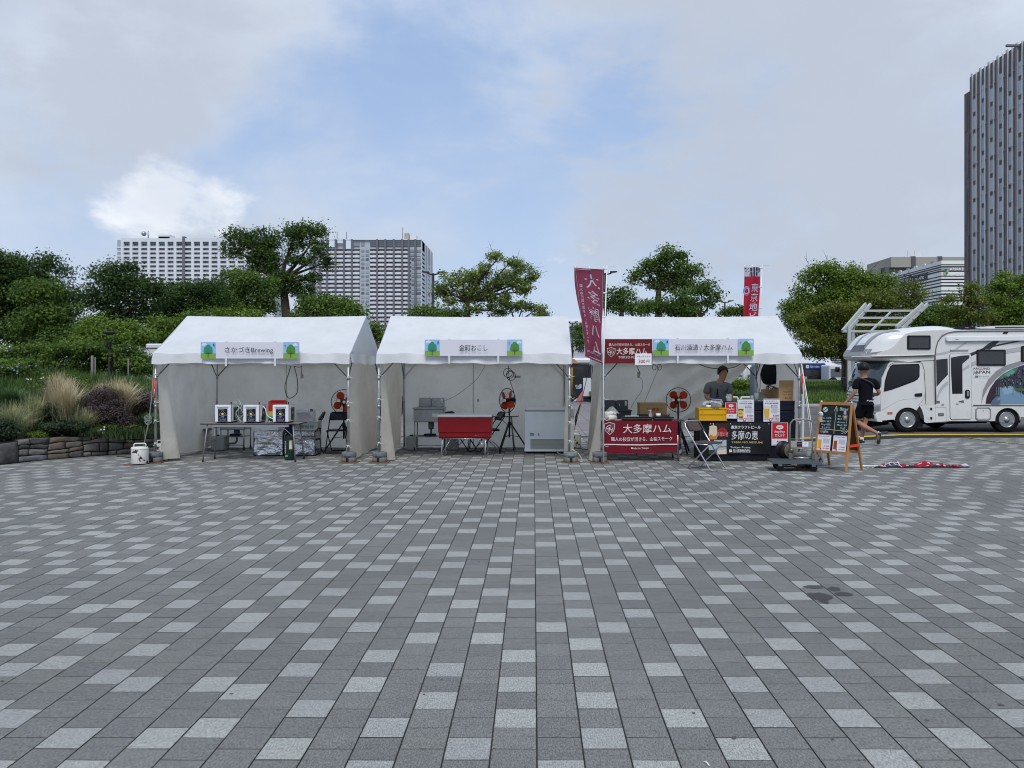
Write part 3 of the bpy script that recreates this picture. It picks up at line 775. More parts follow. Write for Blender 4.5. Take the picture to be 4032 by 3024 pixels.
P.text('フランクフルト',w * .5,h * .74,.036,CRIM,.012,width=w * .84); P.text('300',w * .42,h * .32,.085,CRIM,.004,width=w * .40); P.text('円',w * .78,h * .33,.055,CRIM,.01)
P.done('lettering',t)
# ================================================================== THINGS IN THE STALLS
ALU = mat('aluminium_tube',(.62,.63,.65),.28,metal=.9)
GREYT = mat('grey_painted_tube',(.24,.245,.25),.45,metal=.3)
INOX = mat('stainless_sheet',(.33,.34,.345),.38,metal=.85,var=.12,vscale=6,bump=.15,bscale=30)
BLKP = mat('black_plastic',(.014,.014,.016),.42)
BLKV = mat('black_vinyl',(.016,.017,.024),.4)
BRNF = mat('brown_seat_fabric',(.075,.058,.055),.85,bump=.3,bscale=200)
WPL = mat('white_plastic',(.72,.73,.74),.35)
ORANGE = mat('orange_blade',(.50,.050,.010),.5)
NAVY = mat('navy_plastic',(.012,.018,.045),.4)
CARD = mat('cardboard',(.42,.27,.13),.85,var=.08,vscale=3)
CARDE = mat('cardboard_dark',(.27,.165,.08),.85)
CLEARP = bpy.data.materials.new('clear_plastic'); CLEARP.use_nodes = True
_b = CLEARP.node_tree.nodes['Principled BSDF']; _b.inputs['Base Color'].default_value = (.75,.78,.78,1); _b.inputs['Alpha'].default_value = .34; _b.inputs['Roughness'].default_value = .15
def folding_chair(x,y,rot,label,seatm=BLKV,tube=BLKP,tube2=None):
 t = thing('folding_chair',label,'chair',(x,y,0),rot,'folding pipe chairs'); tube2 = tube2 or tube
 w = .205
 b = nb(tube)   # long loop: front feet to top of backrest
 r = .05
 b.tube([(-w,.26 - .0,.80 - r * 2),(-w,-.245,.02),(-w + .03,-.26,.011),(w - .03,-.26,.011),(w,-.245,.02),(w,.26,.80 - r * 2),(w - .012,.285,.775),(w - .05,.295,.80),(-w + .05,.295,.80),(-w + .012,.285,.775)],.0115,8,closed=True)
 b.done('main_frame',t)
 b = nb(tube2)
 k = w - .035
 b.tube([(-k,-.20,.425),(-k,.24,.02),(-k + .03,.255,.011),(k - .03,.255,.011),(k,.24,.02),(k,-.20,.425)],.0115,8); b.done('rear_frame',t)
 b = nb(tube); b.tube([(-w + .01,-.19,.432),(-w + .01,.17,.432)],.009,6); b.done('seat_rail',t)
 b = nb(tube); b.tube([(w - .01,-.19,.432),(w - .01,.17,.432)],.009,6); b.done('seat_rail',t)
 b = nb(seatm); b.box(-w + .015,-.20,.437,w - .015,.175,.465); b.done('seat',t,bevel=.012,seg=2)
 b = nb(seatm)
 b.grid(lambda u,v: (-w + .012 + (2 * w - .024) * u,.185 + .105 * v - .0 + .02 * math.sin(PI * u) - .02,.64 + .15 * v),10,5)
 b.grid(lambda u,v: (-w + .012 + (2 * w - .024) * u,.185 + .105 * v - .0 + .02 * math.sin(PI * u) + .012,.64 + .15 * v),10,5)
 for z in (0,1):
  b.grid(lambda u,v: (-w + .012 + (2 * w - .024) * u,.185 + .105 * z + .02 * math.sin(PI * u) - .02 + .032 * v,.64 + .15 * z),10,1)
 for u in (0,1):
  b.grid(lambda a,v: (-w + .012 + (2 * w - .024) * u,.185 + .105 * v - .02 + .032 * a,.64 + .15 * v),1,5)
 b.done('backrest',t,bevel=.004)
 return t
folding_chair(X(2780,13.0),13.02,rad(40),'brown folding chair with a bright frame standing open in front of the beer counter',BRNF,ALU,mat('worn_tube',(.40,.39,.38),.4,metal=.7))
folding_chair(X(1330,15.75),15.75,rad(4),'black folding chair just behind the fan tripod in the left tent')
folding_chair(X(1228,16.1),15.95,rad(-72),'black folding chair side-on behind the silver bags in the left tent')
folding_chair(X(1925,15.95),15.95,rad(-70),'black folding chair side-on behind the red cooler, nearest the fan',tube2=ALU)
folding_chair(X(1818,16.0),16.05,rad(70),'black folding chair mostly hidden behind the middle of the red cooler',tube2=ALU)
def stand_fan(x,y,hz,yaw,label,spin=0.3,R=.245,feet=.36,pitch=0):
 t = thing('pedestal_fan',label,'fan',(x,y,0),yaw,'black and orange tripod fans')
 b = nb(BLKP); b.tube([(0,0,.30),(0,0,hz - .05)],.017,10); b.tube([(0,0,.52),(0,0,.62)],.03,10); b.done('pole',t)
 for k in range(3):
  a = k * 2 * PI / 3 + .5 + feet
  b = nb(BLKP); b.bar((.02 * math.cos(a),.02 * math.sin(a),.60),(.40 * math.cos(a),.40 * math.sin(a),.015),.024,.030); b.done('leg',t)
  b = nb(BLKP); b.bar((0,0,.34),(.20 * math.cos(a),.20 * math.sin(a),.315),.01); b.done('strut',t)
 b = nb(BLKP); b.lathe([(.02,.16),(.055,.13),(.062,.05),(.05,-.0),(.02,-.02)],(0,0,hz),16,axis='y'); b.box(-.02,.02,hz - .09,.02,.08,hz); b.done('motor',t)
 b = nb(BLKP); b.lathe([(.005,-.10),(.035,-.095),(.045,-.06),(.045,-.03)],(0,0,hz),16,axis='y'); b.done('hub',t)
 for k in range(4):
  a0 = k * PI / 2 + spin; b = nb(ORANGE); pts = []
  def bl(u,v):
   r_ = .04 + (R * .90 - .04) * v; wd = 1.12 * math.sin(PI * min(1,v * .78 + .16)) ** .7
   a = a0 + (u - .5) * wd * (1 if v < .98 else .8)
   return (r_ * math.cos(a),-.055 + (u - .5) * .07 * (1 - .3 * v),hz + r_ * math.sin(a))
  b.grid(bl,7,8); b.done('fan_blade',t,normals=False)
 b = nb(BLKP)
 for y_,rs in ((-.115,(.08,.16)),(-.005,(.14,))):
  for r_ in rs: b.tube([(r_ * math.cos(a),y_,hz + r_ * math.sin(a)) for a in [2 * PI * i / 32 for i in range(32)]],.0022,4,closed=True)
 b.tube([(R * math.cos(a),-.055,hz + R * math.sin(a)) for a in [2 * PI * i / 40 for i in range(40)]],.008,6,closed=True)
 for i in range(30):
  a = 2 * PI * i / 30; c_,s_ = math.cos(a),math.sin(a)
  b.tube([(.04 * c_,-.122,hz + .04 * s_),(R * .7 * c_,-.112,hz + R * .7 * s_),(R * c_,-.055,hz + R * s_)],.0013,3)
  if i % 2: b.tube([(.06 * c_,.012,hz + .06 * s_),(R * .75 * c_,0,hz + R * .75 * s_),(R * c_,-.055,hz + R * s_)],.0013,3)
 o = b.done('guard',t); o['kind'] = 'stuff'
 b = nb(WPL); b.lathe([(.001,-.128),(.03,-.127),(.032,-.118)],(0,0,hz),14,axis='y'); b.m(NAVY); b.done('badge',t)
 return t
stand_fan(X(1351,15.4),15.45,1.035,rad(18),'black and orange tripod fan half behind the right post of the left tent',.5)
stand_fan(X(2006,15.8),15.75,1.055,rad(-47),'black and orange tripod fan turned sideways between the red cooler and the freezer',.9)
stand_fan(X(2649,16.2),15.6,1.07,rad(-3),'black and orange tripod fan facing forward behind the ham table',.78)
def folding_table(x0,x1,yf,yb,z,label,topm,legm=GREYT,cat='table',legs=True,inset=.12,grp=None,apron=True):
 xc = (x0 + x1) / 2; w = (x1 - x0) / 2; d = yb - yf
 t = thing('folding_table',label,cat,(xc,yf,0),0,grp)
 b = nb(topm); b.box(-w,0,z - .026,w,d,z); b.done('tabletop',t,bevel=.004)
 b = nb(BLKP); b.box(-w - .004,-.004,z - .022,w + .004,0,z - .004); b.box(-w - .004,0,z - .022,-w,d,z - .004); b.box(w,0,z - .022,w + .004,d,z - .004); o = b.done('edge_trim',t)
 if apron:
  b = nb(ALU); b.box(-w + inset + .08,.03,z - .07,w - inset - .08,.05,z - .027); b.done('apron',t)
  b = nb(ALU); b.box(-w + inset + .08,d - .05,z - .07,w - inset - .08,d - .03,z - .027); b.done('apron',t)
 if legs:
  for sx in (-1,1):
   for yy,sp in ((.03,-.06),(d - .03,.06)):
    b = nb(legm); b.tube([(sx * (w - inset),yy,z - .03),(sx * (w - inset + .06),yy + sp,.02)],.0125,8); b.done('leg',t)
    b = nb(BLKP); b.tube([(sx * (w - inset + .057),yy + sp * .95,.04),(sx * (w - inset + .061),yy + sp,.002)],.017,8); b.done('rubber_foot',t)
   b = nb(legm); b.tube([(sx * (w - inset + .03),.0,z * .5),(sx * (w - inset + .03),d,z * .5)],.009,6); b.done('leg_brace',t)
   b = nb(legm); b.tube([(sx * (w - inset + .02),.04,z * .62),(sx * (w - inset - .22),.06,z - .05)],.007,6); b.done('strut',t)
 return t
WOODT = mat('grey_laminate_top',(.20,.19,.175),.3,var=.15,vscale=5)
TYF = 14.08
folding_table(X(788,14.08),X(788,14.08) + 1.80,14.08,14.55,.70,'long folding table with grey legs carrying three beer dispensers in the left tent',WOODT)
folding_table(X(1830,16.35),X(2041,16.3),16.1,16.5,.715,'narrow white table against the back wall behind the middle fan',WPL,inset=.15,apron=False)
# ---- three beer dispensers
YEL = mat('print_yellow',(.62,.58,.12),.5); PNAVY = mat('print_navy',(.010,.012,.045),.45); PWH = mat('print_pale',(.55,.58,.62),.5)
def beer_logo(P,cx,y0,w,h):
 P.rect(cx - w / 2,y0,cx + w / 2,y0 + h,PNAVY)
 P.line([(cx - .42 * w,y0 + .48 * h),(cx - .30 * w,y0 + .62 * h),(cx - .02 * w,y0 + .86 * h),(cx + .27 * w,y0 + .62 * h),(cx + .40 * w,y0 + .48 * h),(cx - .42 * w,y0 + .48 * h)],.012 * w + .0005,YEL)
 P.rect(cx - .12 * w,y0 + .51 * h,cx + .08 * w,y0 + .62 * h,YEL); P.disc(cx - .02 * w,y0 + .64 * h,.13 * w,PWH,ry=.035 * h)
 P.line([(cx + .08 * w,y0 + .60 * h),(cx + .15 * w,y0 + .60 * h),(cx + .15 * w,y0 + .53 * h),(cx + .08 * w,y0 + .53 * h)],.012 * w + .001,YEL,up=False)
 P.text('ビアカフェ',cx - .12 * w,y0 + .92 * h,.07 * h,YEL,.01,width=.5 * w); P.text('日日',cx,y0 + .39 * h,.085 * h,PWH,.02)
 P.text('CRAFT BEER',cx - .1 * w,y0 + .28 * h,.045 * h,PWH,.01,width=.5 * w)
 P.text('ヒトハラ',cx + .05 * w,y0 + .17 * h,.11 * h,YEL,.02,width=.66 * w); P.text('SAKAZUKI',cx,y0 + .06 * h,.04 * h,PWH,.01,width=.6 * w)
def dispenser(px,label,ny=14.13):
 t = thing('beer_dispenser',label,'dispenser',(X(px,ny),ny,.70),0,'white beer dispensers on the folding table')
 w,d,h = .30,.36,.335
 b = nb(mat('dispenser_grey_trim',(.25,.25,.26),.5)); b.box(0,.02,.02,w,d,h); b.done('casing',t,bevel=.006)
 b = nb(WPL); b.box(.006,-.012,.024,w - .006,.02,h - .006); b.done('front_door',t,bevel=.006,seg=2)
 b = nb(WPL); b.box(w - .001,.035,.03,w + .006,d - .015,h - .012); b.done('side_panel',t,bevel=.004)
 b = nb(mat('dispenser_handle',(.55,.56,.57),.4)); b.box(.045,-.026,h - .05,w - .05,-.010,h - .025); b.done('door_handle',t,bevel=.004)
 for fx in (.03,w - .07):
  b = nb(BLKP); b.box(fx,.0,.0,fx + .05,d - .02,.021); b.done('foot',t)
 b = nb(BLKP); b.tube([(w - .04,.10,h - .005),(w - .04,.10,h + .045)],[.008,.012],8); b.done('tap_lever',t)
 P = Panel((0,-.012,0),lift=.001); beer_logo(P,.15,.030,.172,.235); P.text('SAKAZUKI',.24,.036,.009,INK); P.done('front_print',t)
 P = Panel((w + .006,0,0),u=(0,1,0),lift=.001,step=.0008); beer_logo(P,.20,.045,.20,.235); P.done('side_print',t)
 return t
dispenser(846,'left beer dispenser of the three, white with a navy logo panel')
dispenser(957,'middle beer dispenser of the three, white with a navy logo panel')
dispenser(1073,'right beer dispenser of the three, white with a navy logo panel')
HOSE = mat('clear_hose',(.55,.60,.56),.3,transl=.3); HOSEG = mat('green_hose',(.18,.34,.24),.35)
def hose(pts,r,m,label,name='beer_hose'):
 from mathutils.geometry import interpolate_bezier
 P_ = [Vector(p) for p in pts]; out_ = []
 for i in range(len(P_) - 1):
  a,b_ = P_[i],P_[i + 1]; ta = (P_[i + 1] - P_[max(0,i - 1)]) / 6; tb = (P_[min(len(P_) - 1,i + 2)] - P_[i]) / 6
  out_ += interpolate_bezier(a,a + ta,b_ - tb,b_,8)[:-1]
 out_.append(P_[-1]); b = nb(m); b.tube(out_,r,6); return tag(b.done(name),label,'hose' if 'hose' in name else 'cable','hoses and cables in the stalls')
def xz(px,py,Y): return (X(px,Y),Y,Z(py,Y))
hose([xz(928,1592,14.2),xz(938,1575,14.2),xz(950,1600,14.15),xz(930,1625,14.12),xz(942,1650,14.1),xz(950,1662,14.1)],.006,HOSE,'clear hose looping between the left and middle dispensers')
hose([xz(955,1605,14.15),xz(935,1612,14.1),xz(928,1638,14.1),xz(945,1662,14.12)],.005,HOSEG,'green hose curling beside the left dispenser')
hose([xz(940,1600,14.1),xz(958,1630,14.1),xz(938,1650,14.1),xz(955,1660,14.1)],.004,HOSE,'thin hose tangle right of the left dispenser')
hose([xz(1030,1640,14.2),xz(1033,1603,14.15),xz(1045,1610,14.12),xz(1052,1635,14.1),xz(1075,1650,14.1)],.008,WPL,'white hose looping between the middle and right dispensers')
hose([xz(1060,1625,14.2),xz(1068,1640,14.15),xz(1048,1655,14.1),xz(1072,1662,14.1)],.005,HOSEG,'green hose beside the right dispenser')
hose([xz(918,1580,14.2),xz(930,1590,14.2),xz(945,1608,14.2),xz(957,1612,14.2)],.005,HOSE,'clear hose over the left dispenser')
# tap clusters on the table
for i,px in enumerate((945,1060)):
 b = nb(INOX); c_ = xz(px,1664,14.12)
 b.tube([(c_[0] - .03,14.12,.712),(c_[0] + .04,14.12,.716)],.012,8); b.tube([(c_[0],14.12,.705),(c_[0],14.12,.745)],.009,8); b.tube([(c_[0] + .03,14.12,.705),(c_[0] + .045,14.10,.735)],.007,8)
 tag(b.done('hose_fitting'),'metal hose fitting lying on the table ' + ('right of the left dispenser' if i == 0 else 'left of the right dispenser'),'fitting')
# colourful carton behind the dispensers
t = thing('snack_carton','red, yellow and green carton behind the right dispenser','carton',(X(1058,14.4),14.38,.70))
b = nb(mat('carton_red',(.42,.03,.02),.5)); b.box(0,0,.20,.32,.1,.39)
b.m(mat('carton_yellow',(.60,.42,.03),.5)); b.box(0,0,.12,.32,.1,.20); b.m(mat('carton_green',(.05,.20,.06),.5)); b.box(0,0,.06,.32,.1,.12); b.m(PNAVY); b.box(0,0,0,.32,.1,.06); b.done('carton_body',t)
b = nb(mat('carton_red',(.4,.03,.02),.5)); b.box(.05,-.02,.39,.30,.08,.41); b.done('carton_flap',t)
# ---- CO2 cylinder
t = thing('gas_cylinder','dark green gas cylinder with a navy hood standing before the silver bags','cylinder',(X(1136,14.36),14.42,0))
GCYL = mat('cylinder_green',(.006,.032,.022),.35); b = nb(GCYL)
b.lathe([(.07,0),(.088,.008),(.092,.02),(.092,.40),(.085,.45),(.062,.49),(.04,.51)],n=24); b.done('tank',t)
b = nb(mat('navy_hood',(.012,.015,.075),.55)); b.lathe([(.075,.50),(.085,.54),(.09,.60),(.075,.68),(.03,.70)],n=10); b.tube([(-.05,0,.68),(-.03,.01,.72)],.02,6); b.done('valve_hood',t)
b = nb(BLKP); b.tube([(.03,-.05,.50),(.06,-.05,.53)],.02,8); b.done('valve',t)
P = Panel((0,-.0925,0),lift=.001,warp=lambda a,b_,h: (.0925 * math.sin(a / .0925) * (1 + h),-.0925 * math.cos(a / .0925) - h,b_))
P.rect(.02,.20,.082,.37,YEL,nx=4); P.rect(.026,.21,.076,.355,WHITE,nx=4); P.text('液化炭酸ガス',-.055,.34,.038,WHITE,.01,vertical=True); P.text('28.2',-.03,.08,.03,WHITE,.01); P.done('cylinder_print',t)
# ---- silver insulated bags
FOIL = mat('silver_foil',(.62,.63,.65),.24,metal=.92,bump=.9,bscale=7,bdist=.05)
def foil_bag(px0,px1,label,seed,Y=15.05,h=.47):
 w = X(px1,Y) - X(px0,Y); d = .42
 t = thing('insulated_bag',label,'bag',(X(px0,Y),Y,0),0,'silver insulated bags in the left tent')
 b = nb(FOIL)
 def wob(x,y,z):
  v = .018 * nz3(x * 5 + seed,y * 4,z * 5) + .010 * nz3(x * 14,z * 14 + seed,y * 9) ; return v
 for n_,f in (('front',lambda u,v: (w * u,wob(w * u,0,h * v) - .004,.01 + h * v)),('back',lambda u,v: (w * u,d,.01 + h * v)),('l',lambda u,v: (0,d * u,.01 + h * v)),('r',lambda u,v: (w + wob(3,d * u,h * v),d * u,.01 + h * v)),('top',lambda u,v: (w * u,d * v,h + .01 + wob(w * u,d * v,7)))):
  b.grid(f,16,14)
 b.done('foil_body',t)
 b = nb(BLKV)
 for x_ in (0,w): b.tube([(x_,-.004,.01),(x_,-.006,h)],.010,5)
 b.tube([(0,-.006,.012),(w,-.006,.012)],.010,5); b.tube([(w,0,.012),(w,d,.012),(w,d,h)],.008,5)
 b.done('piping',t)
 b = nb(BLKV); b.tube([(w * .99,.05,h * .99),(w + .03,.12,h + .06),(w + .04,.25,h + .05),(w + .01,.34,h)],.014,5); b.done('strap',t)
 if seed > 3:
  b = nb(BLKV); b.box(.0,-.012,h - .09,w,-.004,h - .075); b.done('lid_band',t)
  b = nb(BLKV); b.box(w + .004,.1,h * .62,w + .014,.3,h * .70); b.done('side_handle',t)
 return t
foil_bag(1000,1114,'left silver insulated bag under the folding table',1.2)
foil_bag(1122,1240,'right silver insulated bag with a pale case standing on it',4.7)
t = thing('storage_case','pale green case lettered RYQ要返却 on the right silver bag','case',(X(1133,15.2),15.14,.485))
b = nb(mat('pale_green_case',(.40,.44,.40),.5)); b.box(0,0,0,.60,.3,.155); b.done('case_body',t,bevel=.008)
b = nb(mat('pale_green_case2',(.46,.50,.46),.5)); b.box(-.01,-.01,.155,.61,.31,.178); b.done('case_lid',t,bevel=.006)
P = Panel((0,0,0)); P.text('RYQ要返却',.30,.075,.075,mat('grey_lettering',(.12,.14,.13),.6),.01,width=.46); P.done('lettering',t)
t = thing('clear_box','clear plastic box holding blue and red packets on the pale case','box',(X(1165,15.2),15.17,.668))
b = nb(CLEARP)
for q in ((0,0,0,.33,.006,.21),(0,.24,0,.33,.246,.21),(0,.006,0,.006,.24,.21),(.324,.006,0,.33,.24,.21),(.006,.006,0,.324,.24,.006)): b.box(*q)
b.done('box_walls',t)
b = nb(WPL); b.tube([(0,0,.212),(.33,0,.212),(.33,.246,.212),(0,.246,.212)],.006,6,closed=True); b.done('box_rim',t)
b = nb(PNAVY); b.box(.02,.03,.12,.28,.05,.17); b.done('blue_packet',t); b = nb(P_RED); b.box(.06,.03,.06,.29,.05,.10); b.done('red_packet',t); b = nb(PWH); b.box(.03,.06,.01,.3,.08,.12); b.done('pale_packet',t)
b = nb(BLKP); b.box(.29,-.004,.19,.335,.02,.235); b.done('latch',t)
t = thing('white_case','white box behind the left silver bag, under the table','box',(X(1037,15.3),15.18,.485)); b = nb(WPL); b.box(0,0,0,.33,.3,.17); b.done('case_body',t,bevel=.006); b = nb(BLKP); b.tube([(.06,-.004,.13),(.11,-.006,.10)],.006,5); b.done('latch',t)
# ---- sinks
def sink(px0,w,Y,label,dark=False,z=.86):
 m = INOX if not dark else mat('dark_stainless',(.085,.09,.095),.4,metal=.7,var=.2)
 t = thing('wash_stand',label,'sink',(X(px0,Y),Y,0),0,'stainless wash stands at the back of the tents'); d = .42; zt = z
 b = nb(m); b.box(0,0,zt - .27,w,d,zt); b.done('basin',t,bevel=.01)
 b = nb(m); b.box(-.02,-.02,zt,w + .02,d,zt + .03); b.done('rim',t,bevel=.006)
 b = nb(m); b.box(.05,d - .03,zt + .03,w - .02,d,zt + .22); b.done('backsplash',t,bevel=.004)
 b = nb(m); b.box(.08,.06,zt + .0302,w - .08,d - .1,zt + .0315); b.m(DSTEEL); b.done('bowl_opening',t,m=None)
 b = nb(ALU); b.tube([(w * .52,d - .05,zt + .03),(w * .52,d - .05,zt + .20),(w * .50,d - .08,zt + .22)],.013,8); b.tube([(w * .52,d - .06,zt + .13),(w * .60,d - .20,zt + .14),(w * .62,d - .22,zt + .10)],.010,8); b.tube([(w * .44,d - .06,zt + .22),(w * .56,d - .06,zt + .20)],.010,8); b.done('tap',t)
 b = nb(WPL); b.box(w * .84,d - .06,zt + .10,w * .92,d - .03,zt + .20); b.done('plug_unit',t,bevel=.006)
 for lx in (.02,w - .02):
  for ly in (.02,d - .02):
   b = nb(m); b.tube([(lx,ly,.07),(lx,ly,zt - .27)],.015,8); b.done('leg',t)
   b = nb(BLKP); b.cyl((lx - .012,ly,.035),.034,.024,14,axis='x'); b.done('caster',t)
 b = nb(m); b.box(.02,.02,.27,w - .02,d - .02,.285); b.done('shelf',t); b = nb(m); b.tube([(.02,.02,.10),(w - .02,.02,.10)],.008,6); b.done('rail',t)
 b = nb(mat('grey_pvc',(.13,.15,.16),.5)); b.lathe([(.055,zt - .43),(.06,zt - .40),(.06,zt - .28)],(w * .55,.2,0),14); b.tube([(w * .55,.2,zt - .42),(w * .55,.2,zt - .52),(w * .48,.2,zt - .57),(w * .1,.19,zt - .58)],.022,8); b.done('drain',t)
 b = nb(NAVY); b.box(w * .32,.1,.29,w * .72,.25,.335); b.done('blue_tray',t,bevel=.01)
 return t
sink(1628,.62,16.1,'stainless wash stand left of the red cooler')
sink(864,.52,16.1,'wash stand seen under the folding table in the left tent',z=.70)
sink(2378,.56,15.9,'dark wash stand in the ham stall behind the paper rolls',True,z=.82)
t = thing('water_tank','translucent grey water tank on the ground left of the middle tent sink','tank',(X(1600,16.2),16.1,0)); b = nb(mat('tank_plastic',(.30,.31,.30),.5)); b.box(0,0,0,.22,.3,.29); b.done('tank_body',t,bevel=.03,seg=2); b = nb(BLKP); b.cyl((.11,.1,.28),.035,.04,12); b.done('tank_cap',t)
t = thing('water_tank','grey water tank in the left tent, behind the left table legs','tank',(X(845,16.2),16.0,0)); b = nb(mat('tank_plastic',(.3,.31,.3),.5)); b.box(0,0,0,.27,.3,.30); b.done('tank_body',t,bevel=.03,seg=2); b = nb(BLKP); b.cyl((.1,.1,.29),.035,.04,12); b.done('tank_cap',t)
t = thing('water_tank','pale bin standing behind the stand of the red cooler','bin',(X(1758,16.2),16.2,0)); b = nb(mat('tank_plastic',(.3,.31,.3),.5)); b.box(0,0,0,.24,.2,.34); b.done('tank_body',t,bevel=.02,seg=2); b = nb(WPL); b.box(-.01,-.01,.34,.25,.21,.36); b.done('tank_lid',t)
# ---- red cooler on its stand
Y = 14.95; x0 = X(1724,Y); W_ = X(1935,Y) - x0; zb = Z(1727,Y)
t = thing('cooler_box','large red cooler with a white lid on a chrome stand','cooler',(x0,Y,zb))
RED = mat('cooler_red',(.30,.010,.014),.38,coat=.2,var=.06); hh = Z(1643,Y) - zb
b = nb(RED); b.box(0,0,.11,W_,.50,hh); b.done('cooler_body',t,bevel=.02,seg=3)
b = nb(RED)
b.prism([(0,.11),(.0,.03),(.03,0),(.47,0),(.5,.03),(.5,.11)],W_ - .03,o=(.015,.015,0),u=(0,.94,0),v=(0,0,1),n=(1,0,0)); b.done('cooler_base',t,bevel=.008)
for i in range(14):
 b = nb(RED); xx = .06 + i * (W_ - .12) / 13; b.box(xx - .012,.004,.025,xx + .012,.02,.095); b.done('rib',t,bevel=.003)
b = nb(WPL); b.box(-.008,-.008,hh,W_ + .008,.508,hh + .045); b.done('cooler_lid',t,bevel=.014,seg=3)
b = nb(RED); b.box(W_ * .41,-.010,hh - .035,W_ * .58,.01,hh - .004); b.done('latch',t,bevel=.004)
P = Panel((0,.004,0)); P.text('48L 52',W_ * .73,.06,.03,mat('cooler_faded',(.5,.2,.2),.5),.01); P.done('lettering',t)
t = thing('cooler_stand','chrome pipe stand with bent legs carrying the red cooler','stand',(x0,Y,0))
for lx in (.10,W_ - .10):
 b = nb(ALU); b.tube([(lx,.04,zb),(lx - .015,-.02,zb - .05),(lx - .02,-.04,.10),(lx - .02,-.03,.03),(lx,.0,.012),(lx + .02,.40,.012),(lx,.47,.04),(lx,.44,zb)],.012,8); b.done('leg',t)
 b = nb(ALU); b.tube([(lx + (.15 if lx < .5 else -.15),.04,zb),(lx + .01,-.02,.10)],.008,6); b.done('leg_brace',t)
for yy in (.04,.44):
 b = nb(ALU); b.tube([(.08,yy,zb - .006),(W_ - .08,yy,zb - .006)],.010,6); b.done('rail',t)
# yellow tag between sink and cooler
t = thing('label_tag','white and yellow label hanging on the front of the middle tent sink','label',(X(1699,16.0),16.07,.70)); b = nb(WPL); b.box(0,0,0,.15,.003,.07); b.done('label_card',t); b = nb(YEL); b.box(.04,-.001,-.03,.15,.002,0); b.done('yellow_strip',t)
# ---- chest freezer
Y = 15.45; x0 = X(2066,Y); W_ = X(2260,Y) - x0; zt = Z(1620,Y)
t = thing('chest_freezer','white chest freezer with a vent grille at its foot, in the middle tent','freezer',(x0,Y,0))
FRZ = mat('freezer_white',(.74,.79,.81),.35,var=.03,dirt=(.4,.42,.42),damt=.15)
b = nb(FRZ); b.box(0,0,.06,W_,.56,zt); b.done('cabinet',t,bevel=.012,seg=2)
b = nb(FRZ); b.box(-.006,-.01,.045,W_ + .006,.57,.085); b.done('plinth',t,bevel=.006)
b = nb(mat('freezer_lid_grey',(.36,.38,.38),.4)); b.box(.005,0,zt,W_ - .004,.56,zt + .022); b.done('gasket',t)
b = nb(WPL); b.box(.03,.01,zt + .022,W_ - .01,.56,zt + .075); b.done('lid',t,bevel=.012,seg=2)
b = nb(mat('freezer_handle',(.42,.43,.42),.45)); b.box(W_ - .07,-.018,zt - .11,W_ + .006,.03,zt + .05); b.done('handle',t,bevel=.008)
gx0,gx1,gz0,gz1 = .115,W_ - .115,.10,.29
b = nb(WPL);
for q in ((gx0 - .012,gz0 - .012,gx1 + .012,gz0),(gx0 - .012,gz1,gx1 + .012,gz1 + .012),(gx0 - .012,gz0,gx0,gz1),(gx1,gz0,gx1 + .012,gz1)): b.box(q[0],-.010,q[1],q[2],.002,q[3])
b.done('grille_frame',t)
b = nb(mat('grille_dark',(.16,.16,.11),.6)); b.box(gx0,-.003,gz0,gx1,.001,gz1); b.done('grille_back',t)
for i in range(11):
 b = nb(mat('grille_slat',(.50,.53,.50) if i % 2 else (.50,.53,.50),.5)); zz = gz0 + .008 + i * (gz1 - gz0 - .012) / 11; b.box(gx0,-.008,zz,gx1,-.003,zz + .009); b.done('grille_slat',t)
P = Panel((0,-.008,0)); P.rect(gx1 - .085,gz0 + .005,gx1 - .02,gz0 + .065,mat('sticker_dark',(.04,.015,.012),.5)); P.rect(gx1 - .09,gz1 - .05,gx1 - .005,gz1 - .005,PWH)
P.k = 0; P.o.y = 0
for a,c_ in ((.11,.12),(.15,.11),(.26,.07)):
 P.rect(a,.345 + .01,a + .035,.345 + c_ * .6,mat('sticker_grey',(.30,.34,.35),.5)); P.text('■≡',a + .02,.40,.022,INK)
P.done('stickers',t)
for lx in (.06,W_ - .06):
 b = nb(BLKP); b.cyl((lx,.06,.0),.03,.05,12); b.done('caster',t)
hose([(X(2190,15.4),15.42,.10),(X(2200,15.3),15.3,.02),(X(2230,15.1),15.1,.010),(X(2275,14.6),14.6,.010)],.007,mat('pale_cable',(.45,.44,.40),.6),'pale mains cable running from the freezer grille to the post weight','mains_cable')
hose([(X(2250,14.1),14.12,.22),(X(2275,14.1),14.05,.16),(X(2290,14.1),14.0,.02),(X(2262,14),13.9,.012)],.009,mat('pale_cable',(.45,.44,.40),.6),'pale cable loop lying over the weight beside the freezer','mains_cable')
# cables that hang from the frames
CABD = mat('dark_cable',(.05,.05,.045),.6)
hose([xz(1145,1440,15),xz(1135,1475,15),xz(1122,1520,15),xz(1128,1555,15),xz(1143,1568,15),xz(1170,1545,15),xz(1170,1490,15),xz(1158,1442,15)],.008,CABD,'dark cable hanging in a long loop in the left tent','hanging_cable')
hose([xz(1158,1442,15),xz(1178,1446,15),xz(1188,1442,15),xz(1187,1475,15)],.006,CABD,'short dark lead with a socket, right of the loop in the left tent','hanging_cable')
b = nb(mat('beige_socket',(.30,.27,.22),.6)); c_ = xz(1189,1480,15); b.box(c_[0] - .02,14.98,c_[2] - .05,c_[0] + .025,15.02,c_[2] + .03); tag(b.done('cable_socket',bevel=.006),'beige socket at the end of the lead in the left tent','socket')
hose([xz(2002,1440,15),xz(2003,1470,15),xz(2008,1500,15),xz(2022,1540,15.2),xz(2026,1572,15.6)],.007,BLKP,'black cord running down to the middle tent fan','hanging_cable')
b = nb(BLKP)
